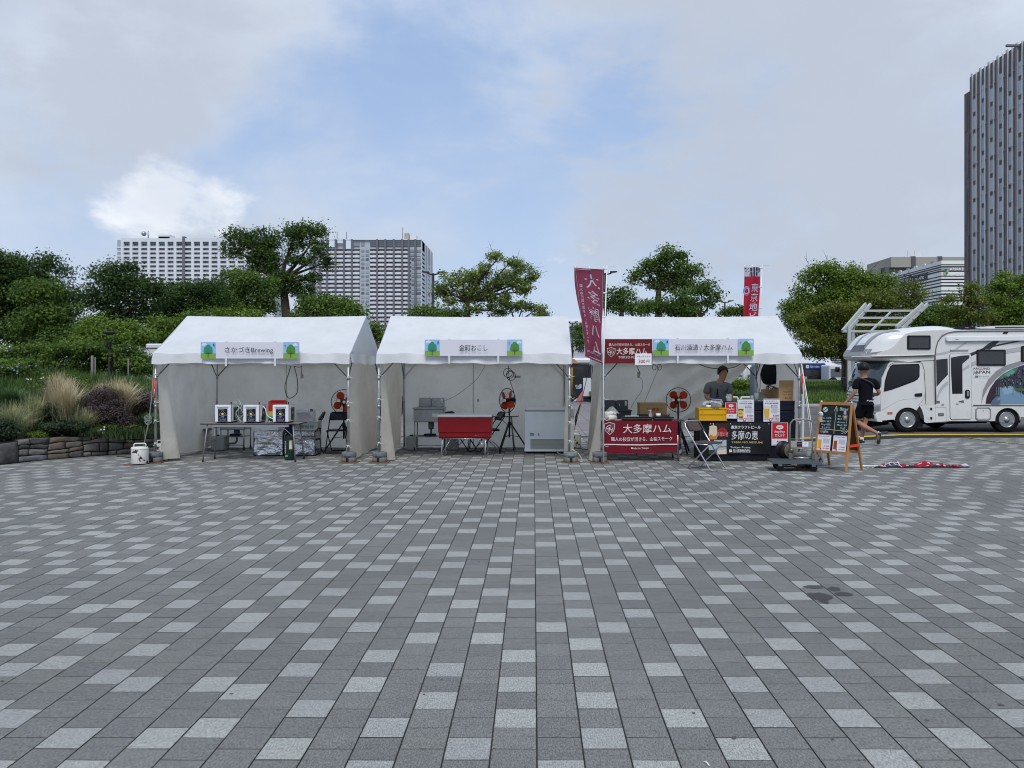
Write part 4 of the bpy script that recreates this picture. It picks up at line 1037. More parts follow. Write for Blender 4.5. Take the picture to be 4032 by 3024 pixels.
for k,(cx_,cy_,r_) in enumerate(((2000,1468,.085),(2013,1480,.085),(2008,1474,.07))):
 c_ = xz(cx_,cy_,15); b.tube([(c_[0] + r_ * math.cos(a),14.98 + k * .012,c_[2] + r_ * 1.05 * math.sin(a)) for a in [2 * PI * i / 20 for i in range(20)]],.007,6,closed=True)
tag(b.done('cord_coil'),'coil of black cord hanging below the middle tent eave','cord')
hose([xz(1733,1584,16.4),xz(1765,1572,16.4),xz(1800,1555,16.4),xz(1840,1525,16.4),xz(1880,1490,16.4),xz(1910,1440,16.4)],.005,mat('grey_cable',(.18,.18,.17),.7),'thin grey cable sagging across the middle tent back wall','hanging_cable')
hose([xz(2285 - 60,1440,15.6),xz(2223,1500,15.6),xz(2222,1560,15.6),xz(2228,1620,15.5)],.008,CABD,'dark cable down the right wall of the middle tent','hanging_cable')
b = nb(mat('tape_grey',(.34,.33,.31),.8)); c_ = xz(2035,1484,16.64); b.box(c_[0] - .07,16.60,c_[2] - .02,c_[0] + .08,16.607,c_[2] + .025); tag(b.done('tape_patch'),'grey tape patch on the back wall right of the coiled cord','tape')
b = nb(mat('tape_grey',(.34,.33,.31),.8)); c_ = xz(1883,1576,16.64); b.box(c_[0] - .02,16.60,c_[2] - .03,c_[0] + .02,16.607,c_[2] + .03); tag(b.done('tape_patch'),'small square patch on the back wall left of the middle fan','tape')
# ================================================================== HAM TABLE (right tent, left half)
Y = 14.18; HX0 = X(2371,Y); HX1 = X(2667,Y); HZ = .735
folding_table(HX0 + .01,HX1 - .01,Y + .03,Y + .55,HZ - .004,'folding table hidden under the maroon ham banner',WPL,inset=.03,apron=False)
MARC = mat('maroon_banner_cloth',(.155,.008,.018),.75,var=.06,vscale=3,bump=.3,bscale=5,bdist=.02)
CW = HX1 - HX0; CH = HZ - Z(1783,Y)
def cloth_w(a,b_,h=0):   # a along, b_ up from the lower hem
 d = 1 - b_ / CH; y = Y - .004 - h - .012 * math.sin(a * 9 + 1) * d - .010 * math.sin(a * 21) * d * d
 return (HX0 + a + .01 * math.sin(a * 4) * d,y,HZ - CH + b_ - .012 * math.sin(a * 3.2) * d)
t = thing('banner_cloth','maroon banner lettered 大多摩ハム draped down the front of the ham table','banner',(0,0,0))
b = nb(MARC); b.grid(lambda u,v: cloth_w(u * CW,v * CH),40,16); b.grid(lambda u,v: (HX0 + CW * u,Y - .004 + .12 * v,HZ + .004 + .002 * v),20,2)
b.grid(lambda u,v: (HX1 + .01 * math.sin(u * 9) + .015 * u * (1 - v),Y + .45 * u,HZ - (CH * .96) * (1 - v)),12,8)
b.done('cloth',t,normals=False)
P = Panel((0,0,0),warp=cloth_w,step=.001,lift=.002); CP = mat('banner_white',(.70,.64,.64),.6)
def shield2(P,cx,cy,s,m):
 pts = [(-.5,.42),(-.22,.50),(0,.60),(.22,.50),(.5,.42),(.5,.05),(.36,-.3),(0,-.62),(-.36,-.3),(-.5,.05)]
 P.line([(cx + a * s,cy + b_ * s) for a,b_ in pts + pts[:1]],.05 * s,m)
 g_ = mat('banner_grey',(.13,.075,.075),.7); q = .93
 P.poly([(cx + a * s * q,cy + b_ * s * q) for a,b_ in [(0,.58),(.22,.48),(.48,.41),(.48,.05),(0,.0)]],g_); P.poly([(cx + a * s * q,cy + b_ * s * q) for a,b_ in [(0,0),(-.48,.05),(-.36,-.3),(0,-.6)]],g_)
 P.text('G',cx - .10 * s,cy + .10 * s,.55 * s,m,.012,italic=.4); P.text('H',cx + .12 * s,cy - .14 * s,.52 * s,m,.012,italic=.4)
shield2(P,.135,CH * .775,.185,CP)
P.text('大多摩ハム',.83 * 1.0 * CW / 1.37 - .01,CH * .765,.165,CP,.004,width=CW * .645)
P.text('職人の技術が活きる、山桜スモーク',CW * .525,CH * .44,.074,CP,.004,width=CW * .82)
P.k += 1; P.b.m(CP)
P.line([(CW * i / 20,CH * .275 - .01 * i / 20) for i in range(21)],.020,CP); P.text('Made in Tokyo',CW * .50,CH * .155,.045,CP,.008,width=CW * .24)
P.done('lettering',t)
b = nb(WPL); b.tube([(HX1 + .006,Y - .02,.29),(HX1 + .004,Y - .02,.48)],.010,6); tag(b.done('white_clip'),'white clip on the lower right corner of the maroon banner','clip')
# patterned cloth hanging at the table end
t = thing('hanging_cloth','dark patterned cloth with orange print hanging at the right end of the ham table','cloth',(HX1 + .03,Y + .05,0))
b = nb(mat('dark_pattern_cloth',(.02,.025,.05),.8,var=.3,vscale=20)); b.grid(lambda u,v: (.10 * u + .01 * math.sin(v * 9),.3 * u,.12 + .58 * v),6,10)
b.m(mat('orange_print',(.45,.13,.02),.8)); b.grid(lambda u,v: (.03 + .06 * u,.08 + .18 * u - .012,.30 + .10 * v),3,3); b.m(mat('pink_print',(.30,.12,.12),.8)); b.grid(lambda u,v: (.02 + .08 * u,.05 + .22 * u - .012,.42 + .012 * v),3,1)
b.m(PWH); b.grid(lambda u,v: (.02 + .09 * u,.05 + .25 * u - .012,.12 + .07 * v),3,1); b.done('cloth',t,normals=False)
# griddles
def griddle(px0,px1,Yf,label,d=.32,hgt=.07):
 x_ = X(px0,Yf); w = X(px1,Yf) - x_
 t = thing('hot_plate',label,'hot plate',(x_,Yf,HZ + .006),0,'black electric hot plates')
 b = nb(BLKP); b.box(0,0,.0,w,d,.05); b.done('tray',t,bevel=.014,seg=2)
 b = nb(BLKP); b.box(.03,.02,.05,w - .03,d - .02,hgt); b.done('plate',t,bevel=.008)
 b = nb(BLKP); b.tube([(w - .02,.1,.045),(w + .03,.1,.05),(w + .03,.2,.05),(w - .02,.2,.045)],.01,6); b.done('handle',t)
 return t
griddle(2450,2568,14.22,'wide black hot plate at the front of the ham table')
griddle(2575,2650,14.22,'smaller black hot plate with cords at the right of the ham table')
t = thing('serving_tongs','white strip lying across the wide hot plate','utensil',(X(2462,14.2),14.25,HZ + .079)); b = nb(WPL); b.box(0,0,0,.26,.03,.012); b.done('strip',t,bevel=.004)
t = thing('hot_plate','black appliance behind the two hot plates','hot plate',(X(2516,14.5),14.58,HZ),0,'black electric hot plates'); b = nb(BLKP); b.box(0,0,0,.20,.2,.10); b.done('tray',t,bevel=.01)
t = thing('tape_roll','white tape roll standing on the smaller hot plate','tape',(X(2596,14.2),14.32,HZ + .10)); b = nb(WHITE); b.lathe([(.045,-.022),(.045,.03),(.03,.03)],n=18); b.done('roll',t)
t = thing('cord_tangle','thin cords looped over the smaller hot plate','cord',(X(2625,14.2),14.32,HZ + .07)); b = nb(BLKP)
for k in range(4): b.tube([((.05 + .012 * k) * math.cos(a),.04 * math.sin(a),.012 * k + .02 * math.sin(a * 2 + k)) for a in [2 * PI * i / 14 for i in range(14)]],.004,5,closed=True)
b.done('cord',t)
# paper rolls
PAPER = mat('paper_roll',(.66,.64,.60),.8)
for i,(px,py,L_) in enumerate(((2400,1627,.24),(2408,1646,.22),(2385,1650,.20))):
 Yp = 14.30 + (.1 if i == 0 else 0); x_ = X(px,Yp); z_ = HZ + (.115 if i == 0 else .05)
 t = thing('paper_roll',('kitchen paper roll on top of the pile at the left of the ham table','kitchen paper roll at the front of the pile on the ham table','wrapped paper roll at the far left of the ham table')[i],'paper roll',(x_,Yp,z_),rad(-62 + 20 * i),'paper rolls on the ham table')
 b = nb(PAPER if i < 2 else CLEARP); b.lathe([(.018,-L_ / 2),(.050,-L_ / 2),(.052,0),(.050,L_ / 2),(.018,L_ / 2)],n=18,axis='y'); b.done('paper',t)
 b = nb(CARDE); b.lathe([(.017,-L_ / 2 - .001),(.017,L_ / 2 + .001)],n=12,axis='y'); b.done('core',t)
t = thing('plastic_bag','crumpled clear bag lying over the paper rolls','bag',(X(2410,14.3),14.42,HZ + .10)); b = nb(CLEARP)
b.grid(lambda u,v: (-.12 + .26 * u,-.08 + .2 * v,.03 + .12 * math.sin(PI * u) * math.sin(PI * v) + .03 * nz3(u * 6,v * 6,2)),14,10); b.done('film',t,normals=False)
# cardboard box in the back
def open_box(x_,y_,z_,w,d,h,label,flaps=True,rot=0,lid=None):
 t = thing('cardboard_box',label,'box',(x_,y_,z_),rot,'cardboard boxes in the right tent'); k = .006
 b = nb(CARD)
 for q in ((0,0,0,w,k,h),(0,d - k,0,w,d,h),(0,k,0,k,d - k,h),(w - k,k,0,w,d - k,h),(k,k,0,w - k,d - k,k)): b.box(*q)
 b.done('carton',t)
 return t
t = open_box(X(2515,15.3),15.15,.70,.53,.35,.30,'brown cardboard box with a printed lid standing behind the hot plates')
b = nb(CARD); b.box(-.006,-.006,.30,.536,.356,.325); b.done('lid',t,bevel=.003)
P = Panel((0,0,0)); PR = mat('carton_red_ink',(.28,.035,.03),.7); PK = mat('carton_black_ink',(.06,.04,.03),.7)
P.text('ワー',.20,.205,.055,PK,.01); P.text('商店',.31,.20,.065,PR,.02); P.text('ン',.41,.205,.05,PK,.01); P.text('印',.31,.09,.06,PR,.02); P.done('print',t)
t = thing('back_table','grey table behind the hot plates carrying the cardboard box','table',(X(2500,15.1),15.1,0)); b = nb(WOODT); b.box(0,0,.67,.95,.45,.698); b.done('tabletop',t)
for lx in (.04,.9):
 for ly in (.04,.41): b = nb(GREYT); b.tube([(lx,ly,0),(lx,ly,.67)],.012,6); b.done('leg',t)
t = thing('spray_bottle','clear spray bottle between the hot plates and the cardboard box','bottle',(X(2561,14.5),14.5,HZ)); b = nb(CLEARP); b.lathe([(.03,0),(.036,.01),(.036,.10),(.015,.14),(.013,.17)],n=14); b.done('bottle',t); b = nb(CLEARP); b.box(-.04,-.01,.165,.02,.01,.19); b.done('trigger',t)
hose([xz(2510,1442,14.6),xz(2513,1455,14.6),xz(2520,1468,14.7),xz(2516,1484,14.7)],.007,CABD,'dark lead hanging below the price card','hanging_cable')
hose([xz(2516,1484,14.7),xz(2530,1500,15),xz(2526,1540,15.3),xz(2505,1570,15.7),xz(2485,1605,15.9)],.004,mat('grey_cable',(.18,.18,.17),.7),'thin cable looping from the socket down to the dark sink','hanging_cable')
b = nb(mat('beige_socket',(.30,.27,.22),.6)); c_ = xz(2514,1475,14.7); b.box(c_[0] - .02,14.68,c_[2] - .06,c_[0] + .025,14.72,c_[2] + .05); tag(b.done('cable_socket',bevel=.006),'beige socket hanging in the ham stall','socket')
for k,(px,r_) in enumerate(((2577,.05),(2597,.055))):
 b = nb(CABD); c_ = xz(px,1446,14.1); b.tube([(c_[0] + r_ * .7 * math.cos(a),14.12,c_[2] + r_ * math.sin(a)) for a in [2 * PI * i / 16 for i in range(16)]],.005,5,closed=True); tag(b.done('cable_loop'),('small cable loop under the eave right of the price card','slightly larger cable loop under the eave, second from the price card')[k],'cable')
hose([xz(2745,1430,15.2),xz(2790,1447,15.2),xz(2840,1452,15.3),xz(2890,1446,15.2),xz(2920,1430,15.2)],.009,CABD,'dark cable sagging behind the man under the eave','hanging_cable')
# ================================================================== BEER COUNTER (right tent, right half)
Y = 14.16; BX0 = X(2758,Y); BX1 = X(3144,Y); BZ = .745
BCL = mat('black_counter_cloth',(.008,.009,.014),.62,bump=.4,bscale=5,bdist=.02)
t = thing('beer_counter','long counter table draped in black cloth in the right tent','counter',(BX0,Y,0))
w = BX1 - BX0
b = nb(BLKP); b.box(-.11,0,BZ - .03,w,.62,BZ); b.done('tabletop',t,bevel=.004)
b = nb(BCL)
b.grid(lambda u,v: (w * u,-.006 - .012 * math.sin(u * 31) * (1 - v) - .02 * (1 - v) * nz3(u * 8,v,5),.02 + (BZ - .02) * v),50,12)
b.grid(lambda u,v: (.0 + .01 * math.sin(u * 9) * (1 - v),.6 * u,.02 + (BZ - .03) * v),14,10); b.grid(lambda u,v: (w + .01 * math.sin(u * 9) * (1 - v),.6 * u,.02 + (BZ - .03) * v),14,10)
b.done('table_cloth',t,normals=False)
for lx in (.03,w - .03): b = nb(BLKP); b.tube([(lx,.02,0),(lx,.02,BZ - .03)],.014,6); b.done('leg',t)
# black insulated crates stacked on the counter
t = thing('black_crates','low wall of black crates standing on the right half of the beer counter','crate',(X(2862,14.25),14.22,BZ)); w2 = BX1 - X(2862,14.25) - .01
DKB = mat('blue_black_plastic',(.010,.013,.026),.45)
for k in range(3):
 for j in range(2):
  b = nb(DKB); xx = k * w2 / 3; b.box(xx + .003,0,j * .175 + .002,xx + w2 / 3 - .003,.36,j * .175 + .172); b.done('crate',t,bevel=.01)
  b = nb(DKB); b.box(xx + .01,-.010,j * .175 + .125,xx + w2 / 3 - .01,.002,j * .175 + .145); b.done('crate_rib',t)
b = nb(mat('blue_rim',(.02,.04,.16),.5)); b.box(w2 * .66,-.012,.348,w2,.3,.358); b.done('blue_rim',t)
# banner on the counter front
Yb = Y - .03; bx0 = X(2790,Yb); bx1 = X(3032,Yb); bz1 = Z(1664,Yb); bz0 = Z(1789,Yb); bw = bx1 - bx0; bh = bz1 - bz0
def bwarp(a,b_,h=0): return (bx0 + a,Yb - h - .008 * math.sin(a * 7 + 1) * (1 - b_ / bh) - .006 * nz3(a * 3,b_ * 3,1),bz0 + b_ + .008 * math.sin(a * 3) * (1 - b_ / bh))
t = thing('beer_banner','black vinyl banner lettered 多摩の恵 with a glass of beer, on the counter front','banner')
VIN = mat('black_vinyl_banner',(.009,.009,.013),.32,coat=.1); b = nb(VIN); b.grid(lambda u,v: bwarp(u * bw,v * bh),30,12); b.done('banner_sheet',t,normals=False)
P = Panel((0,0,0),warp=bwarp,step=.001,lift=.002)
PB = mat('photo_brown',(.035,.025,.02),.5); P.rect(.0,bh * .45,bw * .30,bh,PB,nx=4)
FOAM = mat('photo_foam',(.62,.53,.40),.5); BEERC = mat('photo_beer',(.55,.20,.03),.5); PALEB = mat('photo_paleblue',(.36,.44,.50),.5); DRKG = mat('photo_darkgreen',(.03,.05,.03),.5)
P.poly([(bw * .015,bh * .47),(bw * .125,bh * .47),(bw * .145,bh * .58),(bw * .135,bh * .86),(.02,bh * .88),(bw * .0,bh * .62)],FOAM); P.poly([(bw * .012,bh * .47),(bw * .125,bh * .47),(bw * .135,bh * .60),(bw * .08,bh * .57),(bw * .03,bh * .63),(bw * .005,bh * .58)],BEERC)
P.disc(bw * .07,bh * .86,bw * .062,FOAM,ry=bh * .05); P.line([(bw * .07,bh * .88),(bw * .078,bh * .94),(bw * .07,bh * .985)],.014,FOAM)
P.rect(0,0,bw * .29,bh * .45,PALEB,nx=4); P.poly([(0,bh * .45),(bw * .09,bh * .45),(bw * .04,bh * .31),(0,bh * .30)],mat('photo_leaf',(.02,.022,.03),.5)); P.line([(bw * .12,bh * .26),(bw * .24,bh * .44)],.010,DRKG); P.rect(bw * .16,bh * .22,bw * .29,bh * .26,mat('photo_roof',(.18,.20,.20),.5)); P.poly([(bw * .12,0),(bw * .29,0),(bw * .29,bh * .15),(bw * .16,bh * .13)],FOAM)
P.rect(0,0,bw * .13,bh * .14,DRKG,nx=2)
SEALR = mat('seal_red',(.42,.03,.03),.5); P.disc(bw * .22,bh * .70,bw * .075,SEALR); P.disc(bw * .22,bh * .70,bw * .062,VIN); P.disc(bw * .22,bh * .70,bw * .056,SEALR)
P.text('多摩の恵',bw * .225,bh * .63,.085,SEALR,.05,width=bw * .19); P.text('多摩の恵',bw * .225,bh * .63,.085,mat('seal_pale',(.62,.30,.28),.5),.0,width=bw * .185); P.text('BEER',bw * .22,bh * .76,.028,VIN,.02)
P.text('東京クラフトビール',bw * .60,bh * .855,.062,WHITE,.014,width=bw * .48)
P.text('多摩の恵',bw * .585,bh * .60,.165,WHITE,.0,width=bw * .43)
GOLD = mat('gold_ink',(.40,.36,.09),.5); P.text('TAMA NO MEGUMI',bw * .62,bh * .375,.046,GOLD,.02,width=bw * .50)
P.text('Tokyo Fussa',bw * .51,bh * .205,.040,WHITE,.006,width=bw * .33); P.text('石川酒造株式会社',bw * .535,bh * .115,.044,WHITE,.012,width=bw * .28); P.text('ISHIKAWA BREWERY CO.,LTD.',bw * .535,bh * .06,.018,WHITE,.006,width=bw * .28)
P.rect(bw * .33,bh * .06,bw * .375,bh * .145,WHITE); P.line([(bw * .34,bh * .07),(bw * .365,bh * .135)],.006,VIN)
for a in (.03,.35,.67,.97): P.disc(bw * a,bh * .965,.009,PWH); P.disc(bw * a,bh * .965,.004,VIN)
P.done('banner_print',t)
# posters
PPR = mat('poster_red',(.52,.020,.030),.4); PPW = mat('poster_white',(.68,.68,.73),.4)
def poster(px0,px1,py0,py1,Yp,name,label,fn,grp=None):
 x_ = X(px0,Yp); w = X(px1,Yp) - x_; zb = Z(py1,Yp); h = Z(py0,Yp) - zb
 t = thing(name,label,'poster',(x_,Yp,zb),0,grp); b = nb(PPW); b.box(0,0,0,w,.003,h); b.done('sheet',t)
 P = Panel((0,0,0),step=.0008,lift=.0006); fn(P,w,h); P.done('poster_print',t); return t
def pay(P,w,h):
 P.rect(w * .04,h * .30,w * .96,h * .985,PPR); P.disc(w * .5,h * .80,w * .22,PPW,ry=h * .09); P.poly([(w * .42,h * .74),(w * .58,h * .74),(w * .5,h * .68)],PPW)
 P.text('店頭で!',w * .5,h * .80,h * .05,INK,.01,width=w * .26); P.text('PayPay',w * .5,h * .585,h * .12,PPW,.03,width=w * .62); P.text('使えます',w * .5,h * .44,h * .11,PPW,.02,width=w * .60)
 P.rect(w * .32,h * .155,w * .40,h * .21,PPR); P.text('PayPay',w * .56,h * .18,h * .055,PPR,.02,width=w * .28); P.text('加盟店ならどこでも',w * .35,h * .045,h * .022,INK,.01,width=w * .5)
def beerp(P,w,h,title,en,j1,j2,col,seal):
 P.rect(0,h * .965,w,h * .98,PPR); P.text(title,w * .52,h * .89,h * .075,CRIM if False else mat('poster_navy',(.02,.025,.08),.5),.004,width=w * .66); P.text(en,w * .5,h * .80,h * .07,INK,.03,width=w * .82)
 P.text(j1,w * .65,h * .695,h * .042,INK,.03,width=w * .40); P.text(j2,w * .66,h * .635,h * .042,INK,.03,width=w * .44)
 for k in range(7): P.rect(w * .46,h * (.585 - k * .031),w * (.96 if k % 3 else .84),h * (.593 - k * .031),mat('poster_grey_line',(.36,.36,.40),.5),up=(k == 0))
 P.poly([(w * .06,h * .10),(w * .33,h * .10),(w * .38,h * .68),(w * .02,h * .68)],mat('glass_pale',(.55,.55,.52),.4)); P.poly([(w * .075,h * .14),(w * .315,h * .14),(w * .355,h * .56),(w * .035,h * .56)],col); P.poly([(w * .035,h * .56),(w * .355,h * .56),(w * .365,h * .66),(w * .025,h * .66)],mat('beer_foam',(.66,.58,.44),.5))
 if seal: P.disc(w * .17,h * .36,w * .19,mat('seal_yellow',(.62,.50,.10),.5)); P.text('豊田',w * .17,h * .36,h * .08,mat('seal_brown',(.25,.10,.02),.5),.03)
 P.text('¥ 800',w * .76,h * .265,h * .07,mat('price_red',(.25,.02,.03),.5),.03,width=w * .38); P.rect(w * .56,h * .335,w * .86,h * .342,PPR); P.rect(w * .56,h * .20,w * .84,h * .21,PPR,up=False); P.text('¥1,000',w * .73,h * .13,h * .07,mat('price_red',(.25,.02,.03),.5),.03,width=w * .44)
 P.disc(w * .42,h * .085,w * .09,PPR); P.disc(w * .42,h * .085,w * .05,PPW); P.text('石川酒造',w * .78,h * .05,h * .03,INK,.01,width=w * .34)
poster(3038,3103,1664,1754,Y - .03,'payment_poster','large red and white payment poster on the lower right of the beer counter',pay,'red payment posters')
poster(2856,2901,1585,1648,14.14,'payment_poster','small red and white payment poster between the yellow crate and the beer posters',pay,'red payment posters')
AMB = mat('print_amber',(.30,.065,.012),.4); GLD = mat('print_gold_beer',(.62,.38,.04),.4)
poster(2904,2969,1571,1660,14.13,'beer_poster','white poster with an amber beer glass lettered TOYODA BEER',lambda P,w,h: beerp(P,w,h,'とよだビール','TOYODA BEER','深い香味と','適切な苦み',AMB,True),'white beer posters')
poster(3006,3071,1570,1660,14.13,'beer_poster','white poster with a golden beer glass lettered PILSNER on the counter',lambda P,w,h: beerp(P,w,h,'ピルスナー','PILSNER','素材の旨み','感じられます',GLD,False),'white beer posters')
# yellow crate with things on top
Yc = 14.10; cx0 = X(2753,Yc); cw = X(2860,Yc) - cx0; chh = Z(1606,Yc) - BZ
t = thing('plastic_crate','yellow plastic crate at the left end of the beer counter','crate',(cx0,Yc,BZ)); YC = mat('crate_yellow',(.62,.34,.010),.42)
b = nb(YC)
for q in ((0,0,0,cw,.008,chh),(0,.34,0,cw,.348,chh),(0,.008,0,.008,.34,chh),(cw - .008,.008,0,cw,.34,chh),(.008,.008,0,cw - .008,.34,.008)): b.box(*q)
b.done('crate_walls',t)
for zz,hh_ in ((chh - .022,.022),(chh * .48,.012),(0.0,.012)):
 b = nb(YC); b.box(-.010,-.012,zz,cw + .010,.0,zz + hh_); b.done('crate_rib',t,bevel=.003)
for xx in (0.0,cw * .12,cw * .88,cw - .012):
 b = nb(YC); b.box(xx,-.010,.012,xx + .012,-.001,chh - .022); b.done('crate_post',t)
P = Panel((0,-.012,0)); P.text('多摩の恵',cw * .60,chh - .012 + 0,.022,INK,.04,width=cw * .24); P.o.y = -.012; P.done('lettering',t)
t = thing('tape_roll','white tape roll on the edge of the yellow crate','tape',(X(2792,14.1),14.16,BZ + chh + .002)); b = nb(WHITE); b.lathe([(.045,0),(.045,.045),(.03,.045)],n=18); b.done('roll',t)
t = thing('plastic_tub','clear plastic tub with a blue lid on the yellow crate','tub',(X(2800,14.3),14.26,BZ + chh)); b = nb(CLEARP); b.box(0,0,0,.20,.16,.13); b.done('tub',t,bevel=.015); b = nb(mat('tub_blue',(.03,.09,.40),.4)); b.box(-.004,-.004,.13,.16,.164,.155); b.done('tub_lid',t,bevel=.005)
b = nb(CLEARP); b.tube([(.0,0,.05),(.0,-.02,.14),(.18,-.02,.15),(.22,-.01,.05)],.006,6); b.done('tub_handle',t)
t = thing('plastic_bag','crumpled translucent bag lying on the yellow crate','bag',(X(2772,14.1),14.15,BZ + chh + .03)); b = nb(CLEARP); b.grid(lambda u,v: (.34 * u,.12 * v,.02 + .05 * math.sin(PI * u) + .035 * nz3(u * 7,v * 5,9) + .03 * v),14,6); b.done('film',t,normals=False)
# cups, bag and box on the upper level
UZ = BZ + .358
def cups(px,n,h,label,r=.042):
 t = thing('cup_stack',label,'cups',(X(px,14.4),14.42,UZ if px > 2880 else BZ + .18),0,'stacks of clear cups'); b = nb(CLEARP); b.lathe([(r * .8,0),(r,h),(r * .97,h),(r * .78,.004)],n=18); b.done('cup',t)
 for k in range(n):
  b = nb(CLEARP); z_ = h * .3 + k * h * .7 / n; b.tube([(r * 1.03 * math.cos(a),r * 1.03 * math.sin(a),z_) for a in [2 * PI * i / 16 for i in range(16)]],.003,4,closed=True); b.done('cup_rim',t)
 return t
cups(2872,5,.30,'tall stack of clear cups above the small payment poster',.05); cups(2980,5,.14,'short stack of clear cups between the two beer posters')
t = thing('cup_stack','clear tumbler beside the short stack of cups','cups',(X(2962,14.4),14.42,UZ)); b = nb(CLEARP); b.lathe([(.03,0),(.037,.09),(.035,.09),(.028,.004)],n=16); b.done('cup',t)
t = thing('refuse_bag','grey-green bag slumped on the crates behind the cups','bag',(X(2995,14.5),14.52,UZ)); b = nb(mat('bag_grey_green',(.15,.17,.145),.5,bump=.5,bscale=12)); b.grid(lambda u,v: (-.13 + .26 * u + .01 * math.sin(v * 9),-.06 + .16 * v,.15 * math.sin(PI * u) ** .6 * math.sin(PI * v) ** .5 + .02 * nz3(u * 5,v * 5,4)),16,10); b.done('bag_body',t)
Yx = 14.30; t = open_box(X(3066,Yx),Yx,UZ,X(3142,Yx) - X(3066,Yx),.32,.235,'open cardboard box on the crates at the right end of the beer counter')
bxw = X(3142,Yx) - X(3066,Yx)
b = nb(CARD); b.hexa([(0.002,.0,.236),(bxw - .002,0,.236),(bxw - .002,.005,.236),(.002,.005,.236),(.0,-.03,.375),(bxw,-.03,.375),(bxw,-.025,.375),(0,-.025,.375)]); b.done('flap',t)
b = nb(CARDE); b.hexa([(0,.01,.232),(0,.31,.232),(0.004,.31,.228),(.004,.01,.228),(-.19,.01,.30),(-.16,.31,.30),(-.16,.31,.296),(-.19,.01,.296)]); b.done('flap',t)
P = Panel((0,0,0)); P.text('Sakazuki Craft',bxw * .52,.165,.022,PK,.01,width=bxw * .6); P.text('Beer Server',bxw * .5,.11,.018,PK,.01,width=bxw * .5); P.text('■ 石川酒造',bxw * .5,.05,.022,PK,.01,width=bxw * .36); P.done('print',t)
t = open_box(X(3010,14.6),14.62,UZ,.22,.2,.20,'second cardboard box half hidden behind the open one')
# backpack on the frame
t = thing('backpack','black backpack hanging from the tent frame above the counter','backpack',(X(3033,15.4),15.4,Z(1516,15.4))); BP = mat('backpack_fabric',(.008,.008,.010),.8,bump=.3,bscale=60)
hb = Z(1425,15.4) - Z(1516,15.4); b = nb(BP)
b.lathe([(.02,0),(.13,.03),(.17,.10),(.185,.22),(.165,.33),(.11,.42),(.045,hb)],n=20,M=Matrix.Diagonal((1.05,.6,1))); b.done('bag_body',t)
b = nb(BP); b.tube([(0,0,hb - .03),(-.02,0,hb + .05),(.02,0,hb + .06),(.02,0,hb - .02)],.009,6); b.done('loop',t)
b = nb(BP); b.tube([(-.04,.02,.04),(-.02,.03,-.05),(.05,.03,-.08),(.08,.02,-.02)],.011,6); b.done('strap',t)
# gloves and cords on the back post
t = thing('work_gloves','pair of pale gloves hanging from cords below the backpack','gloves',(X(3018,15.5),15.5,Z(1545,15.5)),rad(20)); b = nb(mat('glove_cream',(.42,.38,.30),.85))
for k in range(4): b.tube([(.0 + .016 * k,0,.06),(-.015 + .016 * k,0,.02),(-.035 + .018 * k,0,-.045)],[.012,.011,.007],6)
b.tube([(.01,0,.13),(.02,0,.06)],[.022,.032],8); b.done('glove',t)
hose([xz(2985,1432,16),xz(2978,1480,16.2),xz(2985,1540,16.2),xz(2976,1565,16.2)],.007,CABD,'dark cord hanging along the right back post','hanging_cable')
hose([xz(3010,1430,15.8),xz(2995,1470,15.8),xz(2992,1530,15.8),xz(2980,1570,15.8)],.006,CABD,'second dark cord left of the backpack','hanging_cable')
hose([xz(3030,1516,15.4),xz(3022,1545,15.4),xz(3020,1580,15.3),xz(3012,1600,15.2)],.006,CABD,'dark cord below the backpack','hanging_cable')
# ================================================================== PEOPLE
SKIN = mat('skin',(.36,.175,.115),.55); SKIN2 = mat('skin_lighter',(.42,.22,.15),.55)  # second skin is a slightly lighter tone, for the person at the counter
HAIR = mat('black_hair',(.008,.007,.007),.5,bump=.6,bscale=90)
BLKT = mat('black_tshirt',(.004,.0045,.008),1.0,bump=.35,bscale=9,bdist=.02)
BLKS = mat('black_shorts',(.003,.0035,.006),1.0,bump=.35,bscale=9,bdist=.02)
GRYT = mat('grey_tshirt',(.16,.162,.16),.85,bump=.35,bscale=9,bdist=.02)
def skinned(name,nodes,edges,m,parent,root,sub=2,smooth=.3):
 names = list(nodes); idx = {n_: i for i,n_ in enumerate(names)}
 me = bpy.data.meshes.new(name); me.from_pydata([nodes[n_][0] for n_ in names],[(idx[a],idx[b_]) for a,b_ in edges],[])
 o = bpy.data.objects.new(name,me); COL.objects.link(o)
 md = o.modifiers.new('s','SKIN'); md.use_smooth_shade = True; md.branch_smoothing = smooth
 for n_ in names:
  r_ = nodes[n_][1]; sv = me.skin_vertices[0].data[idx[n_]]; sv.radius = r_ if isinstance(r_,tuple) else (r_,r_)
  sv.use_root = (n_ == root)
 if sub: s_ = o.modifiers.new('u','SUBSURF'); s_.levels = sub; s_.render_levels = sub
 dg = bpy.context.evaluated_depsgraph_get(); m2 = bpy.data.meshes.new_from_object(o.evaluated_get(dg)); m2.name = name
 bpy.data.objects.remove(o); bpy.data.meshes.remove(me)
 m2.materials.clear(); m2.materials.append(m)
 for p_ in m2.polygons: p_.use_smooth = True
 return link(name,m2,parent)
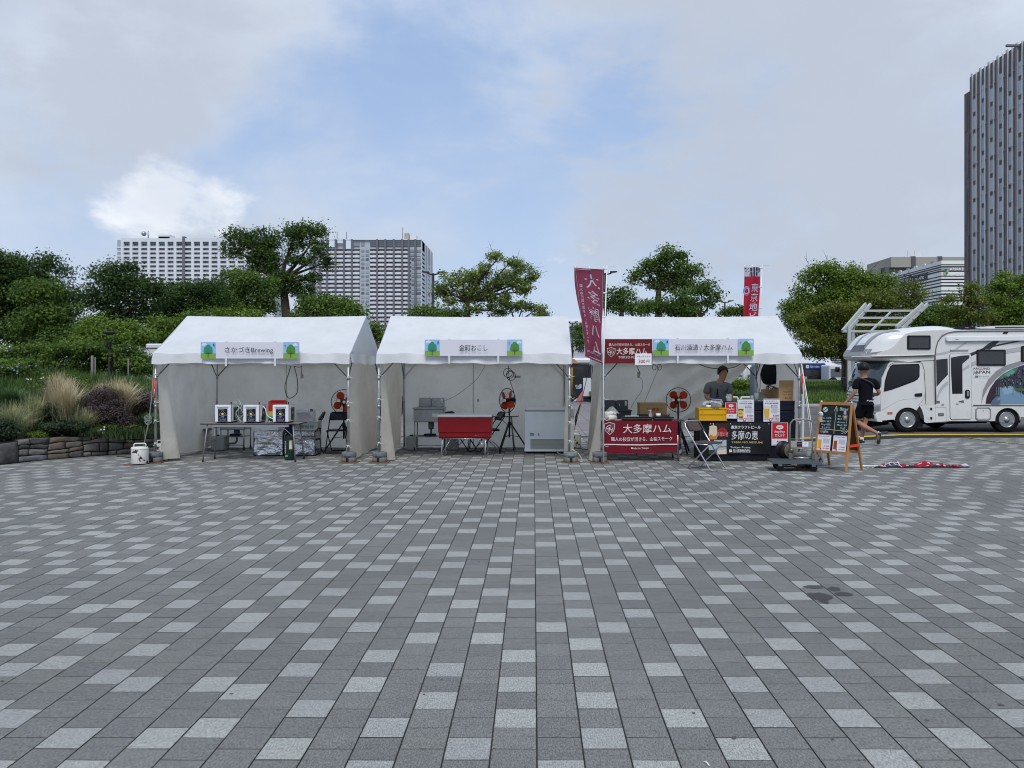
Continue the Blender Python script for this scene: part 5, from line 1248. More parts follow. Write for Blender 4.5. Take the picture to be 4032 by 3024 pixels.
def hand(nodes,edges,wrist,pre,d,side,curl=.35,L_=.085):
 """palm and five unequal bent fingers growing on from the wrist; d: pointing direction, side: towards the thumb"""
 d = Vector(d).normalized(); sd_ = Vector(side); sd_ = (sd_ - d * sd_.dot(d)).normalized(); n_ = d.cross(sd_)
 w = Vector(nodes[wrist][0]); nodes[pre + 'palm'] = (w + d * .055,(.036,.018)); edges.append((wrist,pre + 'palm'))
 for k,(off,ln) in enumerate(((.028,.85),(.010,1.0),(-.009,.93),(-.027,.74))):
  base = w + d * .095 + sd_ * off; q = d
  nodes[pre + 'f%d0' % k] = (base,.0095); edges.append((pre + 'palm',pre + 'f%d0' % k)); prev = pre + 'f%d0' % k; p_ = base
  for j in range(3):
   q = (q + n_ * curl * (.5 + .5 * j)).normalized(); p_ = p_ + q * (L_ * ln / 3 * (1.15 - .15 * j)); nm_ = pre + 'f%d%d' % (k,j + 1)
   nodes[nm_] = (p_,.0088 - .0008 * j); edges.append((prev,nm_)); prev = nm_
 base = w + d * .03 + sd_ * .032; nodes[pre + 't0'] = (base,.012); edges.append((pre + 'palm',pre + 't0'))
 q = (d * .7 + sd_ * .7 + n_ * .25).normalized(); p_ = base + q * .032; nodes[pre + 't1'] = (p_,.0105); edges.append((pre + 't0',pre + 't1'))
 p_ = p_ + (q + d * .6).normalized() * .028; nodes[pre + 't2'] = (p_,.009); edges.append((pre + 't1',pre + 't2'))
def head_parts(t,c,turn,look_down=0,sc=1.0,ears=True,skin=SKIN):
 """face features on a head centred at c; turn: rotation about z (0 looks towards -y)"""
 Mh = Matrix.Translation(Vector(c)) @ Euler((look_down,0,turn)).to_matrix().to_4x4()
 def pt(x,y,z): return Mh @ Vector((x * sc,y * sc,z * sc))
 for s_ in (-1,1):
  b = nb(mat('eye_white',(.45,.43,.40),.3)); b.sphere((0,0,0),.011,10,8); b.bm.transform(Matrix.Translation(pt(s_ * .031,-.088,.012))); b.done('eye',t)
  b = nb(BLACK); b.sphere((0,0,0),.006,8,6); b.bm.transform(Matrix.Translation(pt(s_ * .031,-.097,.010))); b.done('iris',t)
  b = nb(HAIR); b.tube([pt(s_ * .014,-.100,.030),pt(s_ * .032,-.101,.036),pt(s_ * .052,-.088,.031)],.0038,6); b.done('eyebrow',t)
  if ears: b = nb(skin); b.sphere((0,0,0),.03,10,8,(.35,.65,1.05)); b.bm.transform(Matrix.Translation(pt(s_ * .079,.008,.0)) @ Euler((0,0,turn)).to_matrix().to_4x4()); b.done('ear',t,smooth=True)
 b = nb(skin); b.tube([pt(0,-.095,.025),pt(0,-.110,-.005),pt(0,-.121,-.022),pt(0,-.100,-.031)],[.007,.010,.015,.006],8); b.done('nose',t)
 b = nb(mat('lips',(.22,.07,.06),.5)); b.tube([pt(-.023,-.091,-.053),pt(-.01,-.100,-.050),pt(.01,-.100,-.050),pt(.023,-.091,-.053)],[.003,.006,.006,.003],6); b.done('mouth',t)
# ---- man walking away, in helmet
WX,WY = X(3401,17.4),17.4
t = thing('person','person seen from behind in black t-shirt, shorts and helmet, walking past the chalkboard','person',(WX,WY,0))
n_ = {'pelvis': ((.04,0,.92),(.12,.09)),'waist': ((.045,.0,1.05),(.10,.08)),'chest': ((.045,.01,1.27),(.11,.085)),'upper': ((.045,.02,1.40),(.10,.07)),
  'neck': ((.015,.02,1.52),.062),'skull0': ((.005,.025,1.61),(.072,.082)),'skull1': ((.003,.025,1.70),(.082,.098)),'skull2': ((.003,.02,1.765),(.066,.082)),
  'shL': ((-.145,.015,1.425),.065),'elL': ((-.222,-.03,1.17),.044),'faL': ((-.275,.02,1.07),.043),'wrL': ((-.345,.06,.985),(.030,.022)),
  'shR': ((.235,.02,1.425),.065),'elR': ((.335,-.03,1.165),.045),'faR': ((.335,.09,1.12),.042),'wrR': ((.295,.22,1.12),(.030,.022)),
  'hipL': ((-.06,0,.86),.10),'thL': ((-.085,.06,.68),.085),'knL': ((-.10,.07,.50),.058),'caL': ((-.03,-.09,.41),.062),'anL': ((.165,-.30,.285),.036),
  'hipR': ((.14,0,.86),.10),'thR': ((.09,.03,.68),.083),'knR': ((.045,.05,.49),.056),'caR': ((.01,.03,.36),.060),'anR': ((-.035,.05,.11),.036),
  'heR': ((-.035,.0,.06),.03),'toR': ((-.045,.16,.035),.028),'heL': ((.18,-.335,.25),.03),'toL': ((.20,-.29,.07),.026)}
e_ = [('pelvis','waist'),('waist','chest'),('chest','upper'),('upper','neck'),('neck','skull0'),('skull0','skull1'),('skull1','skull2'),('upper','shL'),('shL','elL'),('elL','faL'),('faL','wrL'),
  ('upper','shR'),('shR','elR'),('elR','faR'),('faR','wrR'),('pelvis','hipL'),('hipL','thL'),('thL','knL'),('knL','caL'),('caL','anL'),('anL','heL'),('heL','toL'),
  ('pelvis','hipR'),('hipR','thR'),('thR','knR'),('knR','caR'),('caR','anR'),('anR','heR'),('heR','toR')]
hand(n_,e_,'wrL','L',(-.45,.12,-.45),(.3,.8,0),.25); hand(n_,e_,'wrR','R',(-.2,.9,0),(0,0,1),.5)
skinned('body',n_,e_,SKIN,t,'pelvis',2)
s_ = {'b': ((.04,0,.90),(.185,.135)),'w': ((.045,0,1.05),(.178,.128)),'c': ((.045,.01,1.27),(.20,.15)),'u': ((.045,.018,1.415),(.17,.125)),'nk': ((.022,.02,1.495),(.078,.076)),
  'sl': ((-.15,.015,1.425),.088),'ml': ((-.185,-.01,1.33),.082),'el': ((-.215,-.025,1.225),.078),'sr': ((.24,.02,1.425),.088),'mr': ((.285,-.005,1.33),.082),'er': ((.32,-.025,1.225),.078)}
skinned('t_shirt',s_,[('b','w'),('w','c'),('c','u'),('u','nk'),('u','sl'),('sl','ml'),('ml','el'),('u','sr'),('sr','mr'),('mr','er')],BLKT,t,'w',2,.4)
s_ = {'a': ((.04,0,1.0),(.165,.12)),'b': ((.04,0,.90),(.175,.13)),'l': ((-.07,.01,.80),.128),'l2': ((-.09,.055,.66),.118),'l3': ((-.10,.065,.575),.115),'r': ((.14,.01,.80),.125),'r2': ((.105,.03,.66),.112),'r3': ((.08,.04,.585),.108)}
skinned('shorts',s_,[('a','b'),('b','l'),('l','l2'),('l2','l3'),('b','r'),('r','r2'),('r2','r3')],BLKS,t,'b',2,.3)
HELM = mat('helmet_black',(.010,.010,.011),.45)
b = nb(HELM); c = Vector((.003,.02,1.725))
b.lathe([(.001,.128)] + [(.128 * math.sin(a),.128 * math.cos(a)) for a in [rad(q) for q in (12,26,40,54,68,80,92,102)]] + [(.112,-.05)],c,24,M=Matrix.Diagonal((.98,1.12,1.0))); b.done('helmet',t)
for sx in (-1,1): b = nb(HELM); b.tube([c + Vector((sx * .105,-.01,-.03)),c + Vector((sx * .085,.05,-.10)),c + Vector((0,.085,-.145))],.006,6); b.done('chin_strap',t)
b = nb(HELM); b.lathe([(.118,-.02),(.124,-.03),(.122,-.05),(.110,-.055)],c,24,M=Matrix.Diagonal((.98,1.1,1.0))); b.done('helmet_rim',t)
b = nb(mat('strap_grey',(.05,.06,.065),.7)); b.tube([(-.09,-.085,1.49),(.10,-.128,1.40),(.19,-.12,1.30)],.017,6); b.done('shoulder_strap',t)
P = Panel((0.03,-.148,.985),lift=.004);
for k in range(3): a = k * PI / 3; P.line([(-.005 - .024 * math.cos(a),-.024 * math.sin(a)),(-.005 + .024 * math.cos(a),.024 * math.sin(a))],.009,WHITE)
P.text('BTELOG',.095,0,.036,WHITE,.03,width=.13); P.done('shirt_print',t)
SHOE = mat('shoe_navy',(.025,.035,.05),.7); SOLE = mat('shoe_sole',(.45,.42,.28),.7); SOLED = mat('sole_dark',(.035,.035,.038),.8)
def shoe(Mx,t):
 """shoe pointing +y, sole at z=0"""
 pts = [(-.035,-.075),(.035,-.075),(.043,-.02),(.046,.08),(.052,.13),(.035,.185),(-.005,.20),(-.038,.175),(-.045,.12),(-.038,.04),(-.042,-.02)]
 b = nb(SOLE); b.prism(pts,.028,u=(1,0,0),v=(0,1,0),n=(0,0,1)); b.bm.transform(Mx); b.done('shoe_sole',t,bevel=.004)
 b = nb(SOLED); b.prism([(a * .86,c * .94 + .003) for a,c in pts],.004,o=(0,0,-.0045),u=(1,0,0),v=(0,1,0),n=(0,0,1)); b.bm.transform(Mx); b.done('tread',t)
 b = nb(SHOE); n__ = len(pts)
 for z0,z1,k0,k1,f0,f1 in ((.028,.060,.96,.90,1,.98),(.060,.090,.90,.74,.98,.72),(.090,.115,.74,.66,.72,.46)):
  A = [b.bm.verts.new((a * k0,c * (f0 if c > 0 else .97),z0)) for a,c in pts]; C_ = [b.bm.verts.new((a * k1,c * (f1 if c > 0 else .95),z1)) for a,c in pts]
  for i in range(n__): f = b.bm.faces.new((A[i],A[(i + 1) % n__],C_[(i + 1) % n__],C_[i])); f.smooth = True
 b.bm.faces.new(C_); b.bm.transform(Mx); b.done('shoe',t)
 b = nb(PWH); b.tube([(0,-.076,.075),(0,-.066,.11)],.016,6); b.bm.transform(Mx); b.done('heel_tab',t)
 b = nb(WHITE); b.tube([(0,-.01,.10),(0,-.015,.155)],.045,12); b.bm.transform(Mx); b.done('sock',t)
shoe(Matrix.Translation((-.04,.02,.006)) @ Euler((0,0,rad(6))).to_matrix().to_4x4(),t)
shoe(Matrix.Translation((.195,-.345,.22)) @ Euler((rad(-78),rad(4),rad(-4))).to_matrix().to_4x4(),t)
# ---- man at the counter
SX,SY = X(2826,15.15),15.15
t = thing('person','person with short dark hair in a grey t-shirt working behind the beer counter','person',(SX,SY,0))
hc = (.085,-.07,1.60)
n_ = {'pelvis': ((0,.05,.92),(.15,.11)),'waist': ((0,.03,1.06),(.145,.105)),'chest': ((0,0,1.25),(.11,.085)),'upper': ((.01,-.02,1.36),(.10,.07)),'neck': ((.05,-.04,1.46),.058),
  'jaw': ((.085,-.075,1.530),(.060,.070)),'sk0': ((.085,-.068,1.585),(.072,.088)),'sk1': ((.085,-.06,1.65),(.072,.090)),'sk2': ((.085,-.052,1.70),(.055,.07)),
  'shL': ((-.185,-.01,1.375),.062),'elL': ((-.235,-.03,1.13),.042),'faL': ((-.19,-.16,1.10),.038),'wrL': ((-.09,-.29,1.075),(.028,.021)),
  'shR': ((.20,-.01,1.375),.062),'elR': ((.255,-.04,1.13),.042),'faR': ((.23,-.17,1.09),.038),'wrR': ((.14,-.30,1.06),(.028,.021)),
  'hipL': ((-.10,.05,.86),.10),'knL': ((-.11,.03,.50),.062),'anL': ((-.11,.06,.10),.042),'toL': ((-.12,-.10,.04),.035),'hipR': ((.10,.05,.86),.10),'knR': ((.11,.03,.50),.062),'anR': ((.11,.06,.10),.042),'toR': ((.12,-.10,.04),.035)}
e_ = [('pelvis','waist'),('waist','chest'),('chest','upper'),('upper','neck'),('neck','jaw'),('jaw','sk0'),('sk0','sk1'),('sk1','sk2'),('upper','shL'),('shL','elL'),('elL','faL'),('faL','wrL'),('upper','shR'),('shR','elR'),('elR','faR'),('faR','wrR'),
  ('pelvis','hipL'),('hipL','knL'),('knL','anL'),('anL','toL'),('pelvis','hipR'),('hipR','knR'),('knR','anR'),('anR','toR')]
hand(n_,e_,'wrL','L',(.5,-.6,-.15),(.6,.3,.3),.4); hand(n_,e_,'wrR','R',(-.4,-.7,-.1),(-.6,.2,.3),.4)
skinned('body',n_,e_,SKIN2,t,'pelvis',2)
s_ = {'b': ((0,.05,.90),(.185,.14)),'w': ((0,.03,1.06),(.178,.13)),'c': ((0,0,1.25),(.19,.135)),'u': ((.01,-.018,1.37),(.16,.108)),'nk': ((.04,-.035,1.435),(.075,.072)),
  'sl': ((-.185,-.01,1.375),.084),'ml': ((-.21,-.02,1.28),.080),'el': ((-.23,-.028,1.19),.076),'sr': ((.20,-.01,1.375),.084),'mr': ((.225,-.02,1.28),.080),'er': ((.248,-.032,1.19),.076)}
skinned('t_shirt',s_,[('b','w'),('w','c'),('c','u'),('u','nk'),('u','sl'),('sl','ml'),('ml','el'),('u','sr'),('sr','mr'),('mr','er')],GRYT,t,'w',2,.4)
s_ = {'a': ((0,.05,.98),(.16,.12)),'b': ((0,.05,.88),(.165,.125)),'l': ((-.10,.05,.72),.105),'l2': ((-.11,.03,.46),.085),'l3': ((-.11,.055,.10),.07),'r': ((.10,.05,.72),.105),'r2': ((.11,.03,.46),.085),'r3': ((.11,.055,.10),.07)}
skinned('trousers',s_,[('a','b'),('b','l'),('l','l2'),('l2','l3'),('b','r'),('r','r2'),('r2','r3')],BLKS,t,'b',1)
b = nb(BLACK)   # bottle print on the shirt
P = Panel((.0,-.152,1.145),lift=.002); P.poly([(-.075,0),(-.015,0),(-.020,.05),(-.030,.10),(-.032,.16),(-.052,.16),(-.056,.10),(-.066,.05)],BLACK); P.rect(-.064,.02,-.026,.05,mat('shirt_print_grey',(.09,.09,.09),.8)); P.disc(.03,.205,.012,BLACK,ry=.006); P.done('shirt_print',t); b.bm.free()
head_parts(t,hc,rad(22),rad(-14),.92,skin=SKIN2)
b = nb(HAIR)
def hairf(u,v):
 th = 2 * PI * u; ph = PI * .66 * v; r_ = .108 + .012 * nz3(6 * math.cos(th),6 * math.sin(th),5 * v + 2) + .004 * nz3(30 * math.cos(th),30 * math.sin(th),20 * v)
 fr = max(0,-math.sin(th - rad(22)))   # forehead side
 ph *= 1 - .47 * fr ** .9; r_ += .012 * nz3(3 * math.cos(th),3 * math.sin(th),9)
 return (hc[0] + r_ * .93 * math.sin(ph) * math.cos(th),hc[1] + .012 + r_ * 1.02 * math.sin(ph) * math.sin(th),hc[2] + .035 + r_ * 1.06 * math.cos(ph))
b.grid(hairf,40,14); b.done('hair',t)
# ================================================================== BANNERS, TROLLEY, CHALKBOARD, RAMP, FRAME
NOB = mat('banner_maroon_thin',(.24,.048,.085),.7,transl=.35,var=.05,vscale=2,bump=.25,bscale=4,bdist=.03)
NOBW = mat('banner_print_pale',(.62,.60,.70),.7,transl=.3)
def pole_banner(px_top,py_top,px_bot,py_bot,Y,label,sheet,warp,prn,ties,arm):
 t = thing('pole_banner',label,'banner',(X(px_bot,Y),Y,0))
 o = Vector((X(px_bot,Y),Y,0))
 a = Vector((X(px_bot,Y),Y,.02)); c_ = Vector((X(px_top,Y),Y,Z(py_top,Y)))
 b = nb(WPL); b.tube([a - o,Vector((X(px_bot,Y),Y,Z(py_bot,Y))) - o,c_ - o],[.014,.013,.010],8); b.done('pole',t)
 b = nb(WPL); b.tube([Vector((X(arm[0],Y),Y,Z(arm[2],Y))) - o,Vector((X(arm[1],Y),Y,Z(arm[2],Y))) - o],.006,6); b.done('cross_arm',t)
 b = nb(sheet); b.grid(lambda u,v: Vector(warp(u,v)) - o,24,50); b.done('banner_cloth',t,normals=False)
 P = Panel((0,0,0),warp=lambda a_,b_,h=0: Vector(warp(a_,b_)) - o + Vector((0,-h,0)),step=.0006,lift=.0015); prn(P); P.done('banner_print',t)
 for (x_,y_,x2,y2) in ties: b = nb(WPL); b.tube([Vector((X(x_,Y),Y - .004,Z(y_,Y))) - o,Vector((X(x2,Y),Y - .004,Z(y2,Y))) - o],.013,5); b.done('loop',t)
 return t
YN = 13.80
def w1(u,v):   # v: 1 top, 0 bottom
 tl,tr = (2262,1053),(2379,1060); d = 1 - v
 q_ = max(0,min(1,(d - .08) / .8)); xl = 2262 + 41 * q_ * q_ * (3 - 2 * q_); xr = 2379 - 10 * d + 3 * math.sin(7 * d)
 yb = 1052 + (1404 - 1052) * d + u * (8 + 20 * d)
 xx = xl + (xr - xl) * u
 return (X(xx,YN),YN + .05 + .05 * math.sin(u * 6 + d * 4) * (.25 + d) - .03 * d,Z(yb,YN))
def p1(P):
 m = NOBW
 P.line([(.04,.985),(.96,.985),(.96,.02),(.04,.02),(.04,.985)],.006,m)
 for i,ch in enumerate('大多摩ハム'):
  P.k += 1; P.b.m(m); vs,fs = text_polys(ch,1.0,.004,italic=.2); q = []
  xs = [p.x for p in vs]; ys = [p.y for p in vs]; cx = (max(xs) + min(xs)) / 2; cy = (max(ys) + min(ys)) / 2
  for p in vs: q.append(P.b.bm.verts.new(P.pt(.60 + .12 * (i / 4) - (p.x - cx) * .50,.86 - i * .178 + (p.y - cy) * .165)))
  for f in fs:
   try: P.b.bm.faces.new([q[j] for j in f]).material_index = P.b.mi
   except ValueError: pass
 for i,ch in enumerate('職人の技術が活きる、山桜スモーク'):
  P.b.m(m); vs,fs = text_polys(ch,1.0,.02); q = []
  for p in vs: q.append(P.b.bm.verts.new(P.pt(.20 - (p.x) * .12,.80 - i * .041 + p.y * .036)))
  for f in fs:
   try: P.b.bm.faces.new([q[j] for j in f]).material_index = P.b.mi
   except ValueError: pass
 P.b.m(m); vs,fs = text_polys('TOKYO FUSSA 1932',1.0,.01); xs = [p.x for p in vs]; q = []
 for p in vs: q.append(P.b.bm.verts.new(P.pt(.52 - p.x / (max(xs) - min(xs)) * .78,.075 + p.y * .03)))
 for f in fs:
  try: P.b.bm.faces.new([q[j] for j in f]).material_index = P.b.mi
  except ValueError: pass
t = pole_banner(2390,1045,2376,1440,YN,'tall maroon pole banner with mirrored white characters between the middle and right tents',NOB,w1,p1,
   ((2378,1058,2391,1058),(2374,1154,2388,1154),(2372,1250,2384,1250),(2321,1050,2321,1062),(2264,1047,2266,1058),(2376,1050,2378,1062)),(2256,2424,1050))
# second banner behind the right tent
YN2 = 17.3; NRED = mat('banner_red',(.40,.018,.045),.7,transl=.3); NAVP = mat('banner_navy_pattern',(.035,.04,.075),.7)
def w2(u,v):
 d = 1 - v; xl = 2931 - 7 * d + 2 * math.sin(9 * d); xr = 2995 - 8 * min(1,d * 2.2) + 2 * math.sin(8 * d)
 return (X(xl + (xr - xl) * u,YN2),YN2 + .03 * math.sin(u * 7 + d * 9),Z(1052 + 345 * d,YN2))
def p2(P):
 P.rect(.0,.895,1,1.0,NOBW,nx=6,ny=3)
 for j in range(2):
  for i in range(6): P.poly([(.03 + i * .165,.90 + j * .05),(.15 + i * .165,.90 + j * .05),(.15 + i * .165,.944 + j * .05),(.03 + i * .165,.944 + j * .05)],NAVP,up=(i == 0))
 P.disc(.14,.73,.20,mat('crest_blue',(.20,.22,.38),.7),ry=.055); P.disc(.14,.73,.14,NOBW,ry=.038); P.disc(.14,.73,.10,NRED,ry=.028)
 for i,ch in enumerate('東京地ビール'):
  P.k += 1; P.b.m(NOBW); vs,fs = text_polys(ch,1.0,.008); q = []
  xs = [p.x for p in vs]; ys = [p.y for p in vs]; cx = (max(xs) + min(xs)) / 2; cy = (max(ys) + min(ys)) / 2
  for p in vs: q.append(P.b.bm.verts.new(P.pt(.66 + (p.x - cx) * .52,.765 - i * .108 + (p.y - cy) * .105)))
  for f in fs:
   try: P.b.bm.faces.new([q[j] for j in f]).material_index = P.b.mi
   except ValueError: pass
pole_banner(3001,1042,2993,1240,YN2,'red pole banner lettered 東京地ビール rising behind the right tent',NRED,w2,p2,((2990,1056,3002,1056),(2987,1131,3000,1131),(2986,1214,2999,1214),(2932,1044,2932,1056),(2963,1044,2960,1056)),(2930,3027,1044))
# fallen banner on the paving
Yf = 13.30; t = thing('fallen_banner','crumpled red banner on its white pole lying on the paving in front of the motorhome','banner',(X(3430,Yf),Yf,0))
o_ = Vector((X(3430,Yf),Yf,0))
b = nb(WPL); b.tube([Vector((X(3215,Yf),Yf - .02,.014)) - o_,Vector((X(3810,Yf),Yf + .10,.014)) - o_],.012,8); b.done('pole',t)
b = nb(WPL); b.cyl(tuple(Vector((X(3395,Yf),Yf + .01,.016)) - o_),.02,.06,8,axis='x'); b.done('pole_joint',t)
def fall(u,v):
 x = X(3402,Yf) + (X(3808,Yf) - X(3402,Yf)) * u
 wd = .05 + .24 * min(1,u * 3.5) * (1 - .45 * u)
 z = .012 + .075 * abs(nz3(u * 9,v * 2.2,1.5)) + .07 * math.exp(-((u - .30) / .07) ** 2) * math.sin(PI * v) + .03 * math.exp(-((u - .66) / .09) ** 2)
 return Vector((x + .02 * nz3(u * 6,v * 3,4),Yf - .14 + wd * v + .05 * nz3(u * 5,0,2),z * min(1,6 * (u + .02)))) - o_
b = nb(NRED); b.m(NAVP); b.m(NOBW)
nu,nv = 90,12
V = [[b.bm.verts.new(fall(i / nu,j / nv)) for i in range(nu + 1)] for j in range(nv + 1)]
for j in range(nv):
 for i in range(nu):
  f = b.bm.faces.new((V[j][i],V[j][i + 1],V[j + 1][i + 1],V[j + 1][i])); f.smooth = True
  u = i / nu; q = noise.noise(Vector((i * .33,j * .6,2)))
  f.material_index = (2 if (i % 4 == 0 or j % 4 == 0) else 1) if u < (.33 if j < 5 else .17) else (2 if q > .22 and u < .88 else 0)
  if u > .93: f.material_index = 1 if j < 5 else 2
b.done('banner_cloth',t,normals=False)
# ---- platform trolley
Yt = 12.95; x0 = X(3040,12.8); x1 = X(3228,12.75)
t = thing('platform_trolley','dark grey platform trolley with a bent tube handle in front of the beer counter','trolley',((x0 + x1) / 2,12.90,0),rad(-7))
hw = (x1 - x0) / 2; TRB = mat('trolley_deck',(.055,.065,.075),.55,bump=.2,bscale=120); TRS = mat('trolley_steel',(.28,.27,.25),.45,metal=.5)
b = nb(TRB); b.box(-hw,-.24,.135,hw,.24,.165); b.done('deck',t,bevel=.012,seg=2)
b = nb(mat('trolley_edge',(.075,.10,.115),.5)); b.box(-hw - .008,-.248,.128,hw + .008,-.235,.158); b.box(hw - .0,-.248,.128,hw + .012,.248,.158); b.done('bumper',t)
for lx in (-hw + .14,hw - .10):
 for ly in (-.17,.17):
  b = nb(STEEL); b.box(lx - .03,ly - .02,.085,lx + .03,ly + .02,.135); b.done('caster_fork',t)
  b = nb(BLKP); b.lathe([(.02,-.019),(.052,-.019),(.057,-.012),(.057,.012),(.052,.019),(.02,.019)],(lx,ly,.058),18,axis='y'); b.done('caster_wheel',t)
xh0,xh1 = hw - .40,hw - .03
b = nb(TRS); b.tube([(xh0,.20,.16),(xh0,.205,.70),(xh0 + .01,.20,.77),(xh0 + .05,.19,.82),(xh0 + .09,.19,.835),(xh1 - .09,.19,.835),(xh1 - .04,.19,.82),(xh1 + .01,.20,.77),(xh1 + .02,.205,.70),(xh1 - .01,.205,.55),(xh1,.20,.16)],.0135,8); b.done('handle',t)
for zz,hh_ in ((.355,.115),):
 b = nb(mat('trolley_plate',(.33,.31,.28),.5)); b.box(xh0 + .01,.192,zz,xh1 - .01,.206,zz + hh_); b.done('plate',t,bevel=.004)
b = nb(TRS); b.tube([(xh0,.2,.50),(xh1,.2,.50)],.008,6); b.done('cross_bar',t); b = nb(TRS); b.tube([(xh0,.2,.34),(xh1,.2,.34)],.008,6); b.done('cross_bar',t); b = nb(ALU); b.tube([(xh0,.16,.19),(xh1 + .02,.16,.19)],.007,6); b.done('pivot_rod',t)
for xx in (xh0,xh1): b = nb(mat('trolley_bracket',(.10,.12,.13),.5)); b.box(xx - .03,.13,.165,xx + .03,.22,.26); b.done('bracket',t,bevel=.005)
P = Panel((xh0,.192,.355)); P.rect(.11,.02,.20,.10,PNAVY); P.rect(.20,.02,.30,.10,WHITE); P.rect(.11,.06,.20,.075,P_RED); P.text('CARGO',.25,.078,.014,INK,.01); P.text('150kg',.25,.05,.012,INK,.01); P.done('sticker',t)
# cable reel on the deck
t = thing('cable_reel','black cable drum with beige cable behind the left end of the trolley','reel',(X(3095,13.35),13.35,.0),rad(12))
b = nb(BLKP); b.lathe([(.03,-.10),(.150,-.10),(.150,-.09),(.03,-.09)],(0,0,.29),26,axis='y'); b.done('flange',t)
b = nb(BLKP); b.lathe([(.03,.09),(.150,.09),(.150,.10),(.03,.10)],(0,0,.29),26,axis='y'); b.done('flange',t)
b = nb(mat('beige_cable',(.30,.25,.17),.7))
for k in range(5): b.lathe([(.115 - .016 * k - .008,-.106 - .002 * k),(.115 - .016 * k,-.118 - .002 * k),(.115 - .016 * k + .008,-.106 - .002 * k)],(.03,0,.29),26,axis='y')
b.done('cable',t); b = nb(STEEL); b.lathe([(.001,-.15),(.035,-.14),(.04,-.10)],(.03,0,.29),14,axis='y'); b.bar((.03,-.15,.235),(-.05,-.14,.07),.022); b.done('crank',t)
b = nb(BLKP); b.tube([(-.14,-.12,.02),(.14,-.12,.02),(.14,.12,.02),(-.14,.12,.02)],.011,6,closed=True); b.done('stand',t)
weight(X(3166,13.25),13.2,'grey cast weight standing loose right behind the trolley handle')
bpy.data.objects[-1]  # noqa
for o in bpy.data.objects:
 if o.name.startswith('base_board') and 'loose' in o['label']: o['label'] = 'thin board under the loose weight behind the trolley handle'
# ---- chalkboard (A-frame)
OAK = mat('board_wood',(.40,.20,.075),.6,var=.12,vscale=9,stretch=(1,1,.2)); CHB = mat('chalkboard_dark',(.010,.015,.020),.8,var=.2,vscale=6,dirt=(.06,.08,.075),dscale=5,damt=.5)
CHW = mat('chalk_white',(.42,.50,.50),.9); CHG = mat('chalk_yellowgreen',(.34,.38,.24),.9); BRD = mat('board_back_brown',(.10,.058,.030),.8,var=.15,vscale=4)
t = thing('chalkboard_sign','wooden A-frame chalkboard with handwritten beer menu and two small posters','sign',(X(3296,12.95),12.98,0),rad(-50))
bw_,H_,lean = .575,1.12,.22
def fr(x,z,off=0):  # point of the front panel: leans back with height
 k = z / H_; return Vector((x,-lean + lean * k - off,z))
def bk(x,z,off=0):
 k = z / H_; return Vector((x,.30 - .29 * k + off,z))
for sx in (-1,1):
 for f_,up_ in ((fr,'front'),(bk,'rear')):
  b = nb(OAK); a,c_ = f_(sx * (bw_ / 2 + .0),0),f_(sx * (bw_ / 2 - .015),H_); b.bar(a,c_,.042,.024,up=(1,0,0)) if False else b.bar(a,c_,.036,.030,up=(0,1,0)); b.done('leg',t,bevel=.003)
for z_ in (.30,H_ - .02):
 for f_ in (fr,bk): b = nb(OAK); b.bar(f_(-bw_ / 2,z_),f_(bw_ / 2,z_),.030,.045,up=(0,0,1)); b.done('rail',t,bevel=.003)
b = nb(CHB); b.hexa([fr(-bw_ / 2 + .015,.31),fr(bw_ / 2 - .015,.31),fr(bw_ / 2 - .015,.31,-.008),fr(-bw_ / 2 + .015,.31,-.008),fr(-bw_ / 2 + .015,H_ - .03),fr(bw_ / 2 - .015,H_ - .03),fr(bw_ / 2 - .015,H_ - .03,-.008),fr(-bw_ / 2 + .015,H_ - .03,-.008)]); b.done('chalk_panel',t)
b = nb(BRD); b.hexa([bk(-bw_ / 2 + .015,.31),bk(bw_ / 2 - .015,.31),bk(bw_ / 2 - .015,.31,.006),bk(-bw_ / 2 + .015,.31,.006),bk(-bw_ / 2 + .015,H_ - .03),bk(bw_ / 2 - .015,H_ - .03),bk(bw_ / 2 - .015,H_ - .03,.006),bk(-bw_ / 2 + .015,H_ - .03,.006)]); b.done('back_panel',t)
b = nb(REDTUBE); b.bar(fr(bw_ / 2 + .02,.42),bk(bw_ / 2 + .02,.42),.010,.040); b.done('orange_stay',t)
for sx in (-1,1): b = nb(WPL); b.sphere((sx * (bw_ / 2 - .02),0.0,H_ + .012),.016,10,8); b.done('hinge_cap',t)
vdir = (fr(0,1) - fr(0,0)).normalized(); P = Panel(fr(-bw_ / 2 + .015,.31,.0),u=(1,0,0),v=tuple(vdir),lift=.002,step=.0006); pw = bw_ - .03; ph = .80
P.line([(pw * .52,.30),(pw * .52,ph - .05)],.010,CHG); P.line([(pw * .46,ph - .12),(pw * .52,ph - .03),(pw * .58,ph - .12)],.009,CHG); P.line([(pw * .04,.37),(pw * .96,.355)],.010,CHG); P.line([(pw * .90,.39),(pw * .97,.355),(pw * .90,.325)],.008,CHG)
P.line([(pw * .5,.0),(pw * .5,.30)],.012,BLACK)
P.disc(pw * .17,ph - .10,.048,mat('round_sticker_green',(.16,.36,.30),.6)); P.disc(pw * .17,ph - .10,.040,mat('round_sticker_pale',(.34,.50,.45),.6)); P.line([(pw * .10,ph - .13),(pw * .24,ph - .07)],.012,CHB)
P.text('Biter',pw * .78,ph - .08,.070,CHW,.006,width=.15)
for i,s1 in enumerate(('AL. 5.0%','IBU 8.7','Hop 85%')): P.text(s1,pw * .24,ph - .24 - i * .058,.042,CHW,.004,width=.17)
P.text('スッキリ',pw * .24,ph - .415 + .01,.048,CHW,.006,width=.15)
